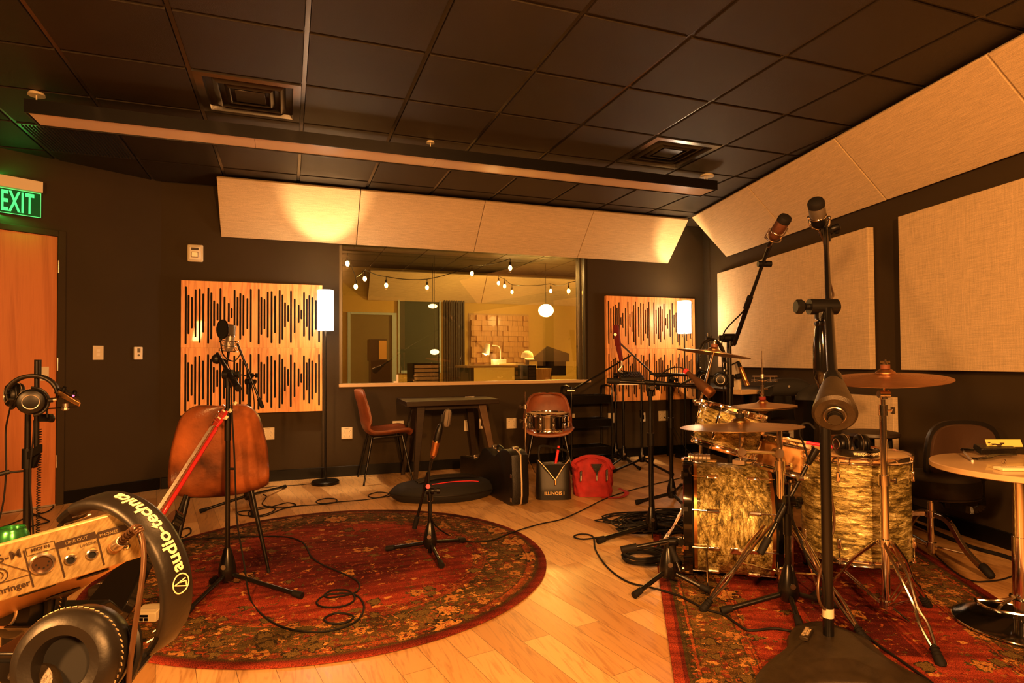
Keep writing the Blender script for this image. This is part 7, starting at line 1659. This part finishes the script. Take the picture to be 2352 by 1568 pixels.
# ================================================================== CABLE PILE BY THE BASS DRUM
piles = [((1560, 1200), .16, 9, .0048, 1, .8, 'tangled black cable heap against the bass drum, uppermost coil'), ((1500, 1215), .22, 8, .0048, 5, .75, 'wide black cable coil spreading around the tall stand base'), ((1440, 1195), .18, 5, .0045, 9, .6, 'loose black cable loops at the left side of the pile'),
         ((1470, 1222), .13, 7, .0042, 12, .7, 'tight bundle of thin black cable in the middle of the pile'), ((1478, 1290), .115, 9, .0050, 15, .95, 'neat black cable coil on the floor beside the rug corner'), ((1545, 1225), .14, 8, .0046, 19, .8, 'black cable coil lowest in the pile beside the drum')]
for (px, py), R_, n_, r_, sd_, jt_, lab in piles:
    c = PZ(px, py, 0); mb = MB(); mb.tube(smooth(coil((c.x, c.y, .004+.012*(sd_ % 3)), R_, n_, r_, sd_, jt_, .20 if sd_ != 15 else .05, turnh=.010), 2), r_, 5); tag(mb.build('coiled_cable', 'rubber'), lab, 'cable', 'heap of cables by the bass drum')
cable('floor_cable', [PZ(1385, 1232, .006), PZ(1340, 1238, .006), PZ(1318, 1232, .006), PZ(1335, 1226, .006), PZ(1362, 1232, .006), PZ(1368, 1262, .006), PZ(1395, 1302, .006), PZ(1440, 1335, .006), PZ(1500, 1350, .018), PZ(1560, 1368, .018), PZ(1620, 1398, .018), PZ(1660, 1410, .018), PZ(1690, 1430, .018), PZ(1720, 1447, .018), PZ(1780, 1443, .018), PZ(1830, 1452, .018)], .005, 'black cable running from the pile along the floor and onto the patterned rug')
mb = MB(); c = PZ(1470, 1182, .03); 
mb = MB(); mb.cyl(PZ(1432, 1186, .03), PZ(1446, 1185, .03), .010, n=10); tag(mb.build('cable_connector', 'silver'), 'small silver cable connector in the pile of cables', 'connector')

# ================================================================== DRUM THRONE
b = PZ(2140, 1285, 0); b = V(b.x, b.y, 0); Dt = (b-EYE).dot(FW); zs = PD(2140, 1138, Dt).z
t = thing('drum_throne', 'black padded drum throne with backrest and chrome tripod at right', 'stool', b)
mb = MB(); mb.cyl((b.x, b.y, .04), (b.x, b.y, .32), .0165, n=18); mb.cyl((b.x, b.y, .32), (b.x, b.y, zs), .0125, n=18); mb.build('post', 'chrome', t)
for zz in (.08, .255):
    mb = MB(); mb.cyl((b.x, b.y, zz-.018), (b.x, b.y, zz+.018), .026, n=18); mb.build('collar', 'chrome', t)
for f in (PZ(2280, 1335, 0), PZ(2052, 1272, zr), V(b.x+.15, b.y+.36, 0)):
    f = Vector(f); dh = V(f.x-b.x, f.y-b.y, 0).normalized(); a = V(b.x, b.y, .255)+dh*.03
    mb = MB(); s = dh.cross(Z); u_ = (f-a).normalized(); 
    ribbon(mb, [a, a+dh*.08-Z*.02, a.lerp(f, .55), f-u_*.05+Z*.01], .026, .010, up=s); ribbon(mb, [a, a+dh*.08-Z*.02, a.lerp(f, .55), f-u_*.05+Z*.01], .024, .012, up=Z); l_ = mb.build('leg', 'chrome_leg', t)
    mb = MB(); mb.lathe(f-u_*.075+Z*.02, u_, [(.014, 0), (.021, .012), (.022, .05), (.018, .072), (.01, .078)], n=14); mb.build('rubber_foot', 'rubber', l_)
    mb = MB(); mb.cyl(V(b.x, b.y, .08)+dh*.02, a.lerp(f, .62), .005, n=6); mb.build('brace', 'chrome', t)
sc0 = V(b.x, b.y, zs)+fx*.03
mb = MB(); SR = .21
mb.lathe(sc0, Z, [(.03, 0), (SR*.85, .0), (SR*.97, .012), (SR, .03), (SR*1.0, .08), (SR*.97, .105), (SR*.86, .122), (SR*.5, .130), (.001, .131)], n=48); mb.build('seat', 'vinyl', t)
mb = MB(); mb.torus(sc0+Z*.012, Z, SR*.98, .004, 48, 6); mb.build('piping', 'leather_black', t)
bc = PD(2205, 1040, Dt+.02)
def brs(u, v, o=0.):
    a = 2*math.pi*u; rx_, ry_ = .205*v, .185*v
    x_ = rx_*math.copysign(abs(math.cos(a))**.62, math.cos(a)); y_ = ry_*math.copysign(abs(math.sin(a))**.62, math.sin(a))
    return bc+fx*x_+Z*(y_*.98)+FWH*(o-.9*x_*x_)+fx*(.02*y_/.18)
mb = MB(); L_s = [(.0001, -.012), (.92, -.012), (.93, -.004), (1.0, .012), (1.0, .035), (.93, .055), (.6, .066), (.0001, .07)]
n_ = 56
for v, o in L_s[3:]: mb.v += [brs(i/n_, v, o) for i in range(n_)]
for j in range(len(L_s)-4):
    for i in range(n_): mb.f.append((j*n_+i, j*n_+(i+1) % n_, (j+1)*n_+(i+1) % n_, (j+1)*n_+i))
mb.f.append(tuple(range(n_-1, -1, -1))); br_ = mb.build('backrest_pad', 'vinyl', t, weld=True)
mb = MB()
for v, o in ((.0001, -.006), (.86, -.006), (.885, .002), (.89, .0115)): mb.v += [brs(i/n_, v, o) for i in range(n_)]
for j in range(3):
    for i in range(n_): mb.f.append((j*n_+i, j*n_+(i+1) % n_, (j+1)*n_+(i+1) % n_, (j+1)*n_+i))
mb.build('backrest_shell', 'shell_back', t, weld=True)
mb = MB(); q_ = bc+fx*.10-Z*.12-FWH*.02; ribbon(mb, [q_, q_-Z*.10, q_-Z*.18-fx*.0, q_-Z*.20-fx*.06+FWH*.04, V(b.x, b.y, zs-.005)+fx*.02], .04, .006, up=FWH); mb.build('back_bracket', 'black_metal', t)
mb = MB(); q_ = V(b.x, b.y, zs-.03)+fx*.09; mb.cyl(q_-Z*.035, q_, .018, n=9); mb.cyl(q_, q_+Z*.029, .005, n=6); mb.build('adjust_knob', 'black', t)
# dark guitar-like case behind the throne
c = PZ(2098, 1222, zr); t = thing('small_bag', 'dark upright bag with brown side standing behind the floor tom', 'bag', c+FWH*.15)
c = c+FWH*.18; mb = MB(); pr_ = [(-.09, 0), (.11, 0), (.12, .12), (.09, .30), (.0, .36), (-.07, .30), (-.10, .15)]
mb.prism([c+fx*a+Z*(b_+.001) for a, b_ in [(p.x, max(p.y, 0)) for p in smooth([V(a, b_, 0) for a, b_ in pr_], 4, closed=True)]], FWH*.10); mb.build('body', 'case_black', t, bevel=.01)
mb = MB(); ribbon(mb, [c+fx*-.05+Z*.30-FWH*.005, c+fx*-.02+Z*.2-FWH*.01, c+fx*.02+Z*.10-FWH*.01, c+fx*.05+Z*.02-FWH*.006], .04, .004, up=FWH); mb.build('strap', 'dark_wood', t)
cable('floor_cable', [c+fx*.1+Z*.02, PZ(2200, 1244, .008), PZ(2250, 1262, .008), PZ(2300, 1275, .008), PZ(2352, 1292, .008), PZ(2400, 1300, .008)], .013, 'thick black cable lying along the foot of the right wall')
cable('floor_cable', [PZ(2140, 1262, .018), PZ(2160, 1285, .018), PZ(2200, 1318, .018), PZ(2235, 1334, .008), PZ(2275, 1334, .008), PZ(2310, 1328, .008), PZ(2352, 1312, .008), PZ(2390, 1300, .008)], .004, 'thin cable curving past the rubber foot of the throne on the floor')

# ================================================================== ROUND TABLE AT THE RIGHT EDGE
cxy = PZ(2352, 1470, zr); 
base_c = PZ(2372, 1438, zr); base_c = V(base_c.x, base_c.y, zr); Dr = (base_c-EYE).dot(FW)
# column at x~2343
colb = V(*PD(2346, 1300, Dr)[:2], 0)
base_c = V(colb.x, colb.y, zr)
t = thing('round_table', 'round pale topped pedestal table with chrome column at the right edge', 'table', base_c)
ttz = PD(2346, 1070, Dr).z
tt_c = V(colb.x, colb.y, 0)+fx*.06
TR = .36
mb = MB(); mb.lathe((tt_c.x, tt_c.y, ttz), Z, [(.001, -.024), (TR-.004, -.024), (TR, -.021), (TR, -.003), (TR-.003, 0), (.001, 0)], n=96); mb.build('tabletop', 'table_top', t)
mb = MB(); mb.cyl((colb.x, colb.y, zr+.02), (colb.x, colb.y, zr+.37), .031, n=28); mb.cyl((colb.x, colb.y, zr+.37), (colb.x, colb.y, ttz-.024), .0255, n=28); mb.build('column', 'chrome', t)
mb = MB(); mb.lathe((colb.x, colb.y, zr), Z, [(.235, 0), (.24, .004), (.235, .012), (.15, .022), (.05, .032), (.034, .034)], n=72); mb.build('base', 'black_gloss', t)
mb = MB(); mb.torus((colb.x, colb.y, zr+.010), Z, .239, .004, 72, 8); mb.build('base_rim', 'chrome', t)
q_ = V(colb.x, colb.y, zr+.12)
mb = MB(); mb.torus(q_, Z, .036, .008, 28, 8)
for s_ in (-1, 1): mb.tube(smooth([q_-RT*.03, q_-RT*.10-FWH*.02*s_-Z*.02, q_-RT*.15-FWH*.06*s_-Z*.03], 4), .006, 8)
mb.build('foot_ring_bracket', 'chrome', t)
mb = MB(); mb.tube(smooth([q_-RT*.15+FWH*.06-Z*.03, q_-RT*.17-Z*.03, q_-RT*.15-FWH*.06-Z*.03, q_-RT*.02-FWH*.13-Z*.03], 5), .007, 8); mb.build('foot_ring', 'chrome', t)
# objects on the table
TZ_ = ttz+.0008
def tb(px, py, up_=0.): return PZ(px, py, TZ_+up_)
def slabm(mb, a, b_, c, th): a, b_, c = Vector(a), Vector(b_), Vector(c); mb.obox(a, b_-a, c-a, Z*th); return mb
t = thing('tin_box', 'tilted black tin box with a yellow picture lid on the round table', 'box', tb(2290, 1045))
a, b_ = tb(2252, 1046), tb(2400, 1046); ux = (b_-a).normalized(); uy = Z.cross(ux); ql = .16
p0 = a; e1 = (uy*.85+Z*.28).normalized()
mb = MB(); mb.obox(p0+Z*.004, ux*ql, e1*.055, e1.cross(ux)*-.030 if e1.cross(ux).z < 0 else e1.cross(ux)*.030); mb.build('box', 'case_black', t, bevel=.004)
nrm_l = e1.cross(ux); nrm_l = nrm_l if nrm_l.z > 0 else -nrm_l
# lid standing open, facing the camera
l0 = p0+ux*.045+Z*.036+uy*.02; lu = (Z*.9+uy*.43).normalized()
mb = MB(); mb.obox(l0, ux*ql, lu*.036, lu.cross(ux)*-.004); ld = mb.build('lid', 'lid_yellow', t, bevel=.001)
ln_ = ux.cross(lu); ln_ = ln_ if ln_.dot(FWH) < 0 else -ln_
lf = l0+ln_*(.0006) if (lu.cross(ux)*-1).dot(ln_) < 0 else l0+ln_*.0046
mb = MB()
for x_, y_, w_, h_ in ((.006, .020, .013, .008), (.020, .012, .022, .010), (.038, .009, .030, .012), (.060, .016, .02, .010), (.010, .008, .02, .003)):
    pts = [lf+ux*(x_+w_*.5+w_*.5*math.cos(g)*(1+.3*math.sin(3*g)))+lu*(y_+h_*.5*math.sin(g)*(1+.3*math.cos(2*g))) for g in [2*math.pi*k/14 for k in range(14)]]
    mb.prism(pts, ln_*.0006)
mb.build('picture', 'ink', ld)
t = thing('clip_light', 'small black glossy gadget standing on a folded leg on the round table', 'gadget', tb(2215, 1048))
a = tb(2216, 1046); mb = MB(); mb.obox(a-ux*.012, ux*.012, uy*.01, Z*.0); 
mb = MB(); mb.tube([tb(2234, 1060)+Z*.003, tb(2214, 1046)+Z*.018], .005, 8); mb.build('leg', 'silver', t)
c_ = tb(2214, 1046)+Z*.026+ux*.024; mb = MB(); mb.obox(c_-ux*.030-Z*.009, ux*.056, uy*.018, Z*.017); mb.build('body', 'black_gloss', t, bevel=.005)
t = thing('headphones_strap', 'black curled strap with metal eyelets lying on the round table', 'strap', tb(2260, 1056))
mb = MB(); ribbon(mb, [tb(2236, 1052)+Z*.001, tb(2250, 1057)+Z*.008, tb(2270, 1056)+Z*.012, tb(2290, 1052)+Z*.014, tb(2330, 1050)+Z*.012], .028, .003); mb.build('strap', 'leather_black', t)
for px in (2258, 2264, 2278):
    mb = MB(); q_ = tb(px, 1057)+Z*.017; mb.obox(q_-ux*.001-uy*.012, ux*.003, uy*.02, Z*.001); mb.build('eyelet', 'chrome', t)
a = tb(2304, 1082); mb = MB(); mb.obox(a, ux*.12, uy*.055, Z*.012); t = mb.build('note_block', 'bright_cream', bevel=.003); tag(t, 'cream round-cornered block with print at the near right edge of the round table', 'box')
mb = MB(); mb.text('Fender', lambda p: a+ux*(.045+p.x)+uy*(.036+p.y)+Z*(.0125+p.z), size=.013, ext=.0001, bold=.0003) if False else mb.text('SINCE 1960', lambda p: a+ux*(.05+p.x)+uy*(.040+p.y)+Z*(.0125+p.z), size=.010, ext=.0001) if False else None
mb = MB()
for k in range(7): mb.obox(a+ux*(.022+k*.009)+uy*.038+Z*.0122, ux*.006, uy*.004, Z*.0002)
mb.build('print', 'ink', t)
t = thing('earphone_coil', 'small silver wire clip on the round table beside the cream block', 'clip', tb(2306, 1064)); q_ = tb(2306, 1066)
mb = MB(); mb.torus(q_+Z*.010, ux+uy*.4, .009, .0012, 18, 6); mb.torus(q_+Z*.010+ux*.006, ux-uy*.4, .009, .0012, 18, 6); mb.build('wire', 'chrome', t)

# ================================================================== HEADPHONES ON THE FLOOR TOM AND THE HANGING PAIR
hc_ = PD(1984, 1055, 2.80); hcz = V(hc_.x, hc_.y, FTT+.024)
T3 = fx; N3 = -FWH
hp = headphones('black headphones resting on the floor tom, white lettering upside down on the band', hcz+FWH*.06, T3, N3, R=.085, H=.10, w=.034, text=True, cup_c=(hcz-T3*.045+FWH*.10+Z*.030, hcz+T3*.045+FWH*.10+Z*.030), pad_n=(T3+FWH*.1, -T3+FWH*.1))
hq = PD(1634, 835, 4.05)
hp = headphones('black headphones hanging on the far stand behind the highest crash cymbal', hq, RT*.95+FWH*.3, Z, R=.105, H=.165, w=.040, text=False, cup_c=(PD(1611, 868, 4.0), PD(1655, 872, 4.0)), pad_n=(FWH*.9-RT*.2, FWH*.9+RT*.3))
b = V(hq.x+.02, hq.y+.06, 0); t = thing('microphone_stand', 'black stand behind the highest crash cymbal that the headphones hang from', 'microphone stand', b)
tripod_legs(t, b, .08, [b+V(-.3, -.1, 0), b+V(.2, -.25, 0), b+V(.1, .3, 0)], .010); pole(t, b, [(.19, PD(1634, 764, 4.12).z, .012, None)])
mb = MB(); q_ = PD(1634, 768, 4.12); mb.cyl(V(b.x, b.y, q_.z-.02)-FWH*.07, V(b.x, b.y, q_.z-.02)+FWH*.02, .009, n=10); mb.build('hook', 'black', t)

# ================================================================== DESK AND GEAR BY THE RIGHT WALL
# long black desk along the right wall
dl, dr_ = PD(1688, 925, 4.9), PD(1968, 937, 3.95)
dtz = .855
A0 = PZ(1688, 922, dtz); 
t = thing('black_desk', 'black desk along the right wall behind the drums, cluttered with bags', 'desk', RP+RD*1.9)
def rw(s, o, z_): return RP+RD*s+RN*o+Z*z_
s_a = s_of(1962, 930, .1); s_b = 3.45
mb = MB(); mb.prism([rw(1.35, .03, dtz-.03), rw(s_b, .03, dtz-.03), rw(s_b, .62, dtz-.03), rw(1.35, .62, dtz-.03)], Z*.03); mb.build('desktop', 'black', t, bevel=.003)
for s_ in (1.42, 2.5, s_b-.08):
    for o_ in (.09, .56):
        mb = MB(); mb.obox(rw(s_-.03, o_-.03, 0), RD*.06, RN*.06, Z*(dtz-.031)); mb.build('leg', 'black', t)
t = thing('soft_bag', 'long black soft bag with a small diamond badge lying on the black desk', 'bag', rw(2.5, .3, dtz))
q0, q1 = PZ(1775, 925, dtz), PZ(1862, 925, dtz)
bq = PYY(1772, 925, 1) if False else None
cb_ = rw(2.15, .30, dtz+.001); Db_ = (cb_-EYE).dot(FW)
l_, r_ = PD(1768, 905, 4.35), PD(1862, 905, 4.35); bxv = (r_-l_); bxv.z = 0
mb = MB(); bl_ = bxv.length; bxn = bxv.normalized(); byn = Z.cross(bxn)
o_ = V(l_.x, l_.y, dtz+.001)+bxn*.02
mb.grid(lambda u, v: o_+bxn*(bl_*(.04+.92*v+.02*math.sin(6.28*u)))+byn*(.10+.085*math.copysign(abs(math.cos(6.2832*u))**.7, math.cos(6.2832*u)))+Z*(.068+.066*math.copysign(abs(math.sin(6.2832*u))**.7, math.sin(6.2832*u)))*(1-.25*abs(2*v-1)**3), 24, 14)
k_ = len(mb.v); mb.f.append(tuple(range(24))); mb.f.append(tuple(14*25+i for i in range(23, -1, -1))); mb.build('body', 'case_fabric', t, weld=True)
mb = MB(); q_ = o_+bxn*(bl_*.42)-byn*(-.012)+Z*.075; mb.prism([q_-bxn*.010, q_-Z*.010, q_+bxn*.010, q_+Z*.010], -byn*.003); mb.build('badge', 'silver', t)
mb = MB(); ribbon(mb, [o_+bxn*.01+Z*.08, o_-bxn*.07+Z*.055, o_-bxn*.10+Z*.02, o_-bxn*.02+Z*.006], .035, .004); mb.build('strap', 'case_black', t)
t = thing('jar_lid_tray', 'small chrome rimmed dish on the black desk edge', 'dish', PD(1845, 922, 4.2)); q_ = PD(1845, 926, 4.1); q_.z = dtz+.001
mb = MB(); mb.lathe(q_, Z, [(.045, 0), (.048, .004), (.048, .024), (.044, .026), (.042, .006), (.001, .006)], n=28); mb.build('dish', 'chrome_dull', t)
t = thing('folded_jacket', 'dark crumpled jacket lying on the black desk beside the big stand', 'jacket', PD(1880, 910, 4.1)); q_ = V(*PD(1882, 915, 4.05)[:2], dtz)
mb = MB(); mb.grid(lambda u, v: q_+V(.16*math.cos(6.2832*u)*math.sin(math.pi*v/2+.02)*(1+.12*math.sin(5*6.28*u)), .11*math.sin(6.2832*u)*math.sin(math.pi*v/2+.02), .002+.085*math.cos(math.pi*v/2)*(1+.2*math.sin(9*u*6.28/3))), 36, 8); mb.build('cloth', 'case_fabric', t, weld=True, sharp=80)
# tray and box at left end of the desk
q_ = V(*PD(1712, 925, 4.75)[:2], dtz); mb = MB(); mb.box(q_+Z*.018, (.22, .10, .034), .2); tag(mb.build('drawer_tray', 'sill', bevel=.003), 'pale wooden tray on the left end of the black desk', 'tray')
q_ = V(*PD(1686, 905, 4.85)[:2], dtz); mb = MB(); mb.box(q_+Z*.14, (.03, .12, .28), .2); tag(mb.build('upright_binder', 'cream_plastic', bevel=.003), 'pale upright binder at the left end of the black desk', 'binder')
# black amplifier with round logo
q_ = PD(1790, 1000, 4.1); t = thing('guitar_amplifier', 'black amplifier cabinet under the desk behind the crash cymbal', 'amplifier', V(q_.x, q_.y, 0))
q0_ = V(*PD(1735, 1000, 4.15)[:2], 0); q1_ = V(*PD(1815, 1000, 4.15)[:2], 0); av = (q1_-q0_); 
mb = MB(); mb.obox(q0_+Z*.001, av, Z.cross(av.normalized())*.22, Z*.62); mb.build('cabinet', 'case_black', t, bevel=.008)
mb = MB(); mb.obox(q0_+av*.06+Z*.05-Z.cross(av.normalized())*.004, av*.88, Z.cross(av.normalized())*.003, Z*.42); mb.build('grille_cloth', 'case_fabric', t)
mb = MB(); c_ = q0_+av*.72+Z*.53-Z.cross(av.normalized())*.002; mb.cyl(c_, c_-Z.cross(av.normalized())*.004, .022, n=20); mb.build('badge', 'silver', t)
mb = MB(); mb.obox(q0_+av*.05+Z*.56-Z.cross(av.normalized())*.006, av*.9, Z.cross(av.normalized())*.005, Z*.035); mb.build('control_strip', 'silver', t)
# pale board leaning against the wall, right of the counterweight
p0, p1 = s_of(1948, 980, .06), s_of(2055, 980, .06)
mb = MB(); zt, zl = onright(2000, 908, .06).z, onright(2000, 1056, .06).z
mb.prism([rw(p0, .03, zl), rw(p1, .03, zl), rw(p1, .03, zt), rw(p0, .03, zt)], RN*.04); bo_ = tag(mb.build('leaning_board', 'panel_fabric', off=rw((p0+p1)/2, .05, zl), bevel=.003), 'pale square fabric covered board low on the right wall behind the tall chrome stand', 'acoustic panel')
mb = MB(); mb.prism([rw(p1, .02, 0), rw(p0, .02, 0), rw(p0, .10, 0), rw(p1, .10, 0)], Z*(zl-.001)); tag(mb.build('low_shelf', 'black', bevel=.003), 'low black shelf carrying the pale fabric board', 'shelf')
# dark stool / round seat behind
q_ = V(*PD(2000, 985, 3.75)[:2], 0); t = thing('round_stool', 'small dark round stool behind the tall chrome cymbal stand', 'stool', q_)
zt = PD(2000, 990, 3.75).z
mb = MB(); mb.lathe(q_+Z*(zt-.03), Z, [(.15, 0), (.16, .008), (.155, .026), (.10, .036), (.001, .038)], n=36); mb.build('seat', 'dark_wood', t)
for a in (.6, 2.2, 3.7, 5.3):
    mb = MB(); mb.cyl(q_+V(.15*math.cos(a), .15*math.sin(a), 0), q_+V(.10*math.cos(a), .10*math.sin(a), zt-.031), .012, n=8); mb.build('leg', 'black_metal', t)
# brown tube near the floor tom headphones
q_ = PD(1930, 1040, 3.3); t = thing('stick_tube', 'upright brown cylinder between the big stand and the headphones', 'tube', V(q_.x, q_.y, 0))
mb = MB(); mb.cyl(V(q_.x, q_.y, 0), V(q_.x, q_.y, PD(1930, 1000, 3.3).z), .045, n=24); mb.build('tube', 'bronze_mic', t)
# black strap bag hanging on the desk
q_ = PD(1945, 925, 4.0); t = thing('hanging_bag', 'black cloth bag hanging off the desk corner beside the counterweight', 'bag', q_)
c_ = rw(1.34, .40, dtz-.02); mb = MB(); mb.grid(lambda u, v: c_+RD*(-.035+.03*math.cos(6.2832*u))+RN*(.11*math.sin(6.2832*u)*(.7+.3*v))-Z*(.01+.20*v+.015*math.sin(12*u)), 28, 8); k_ = len(mb.v); mb.f.append(tuple(range(27, -1, -1))); mb.f.append(tuple(8*29+i for i in range(28))); mb.build('body', 'case_fabric', t, weld=True)
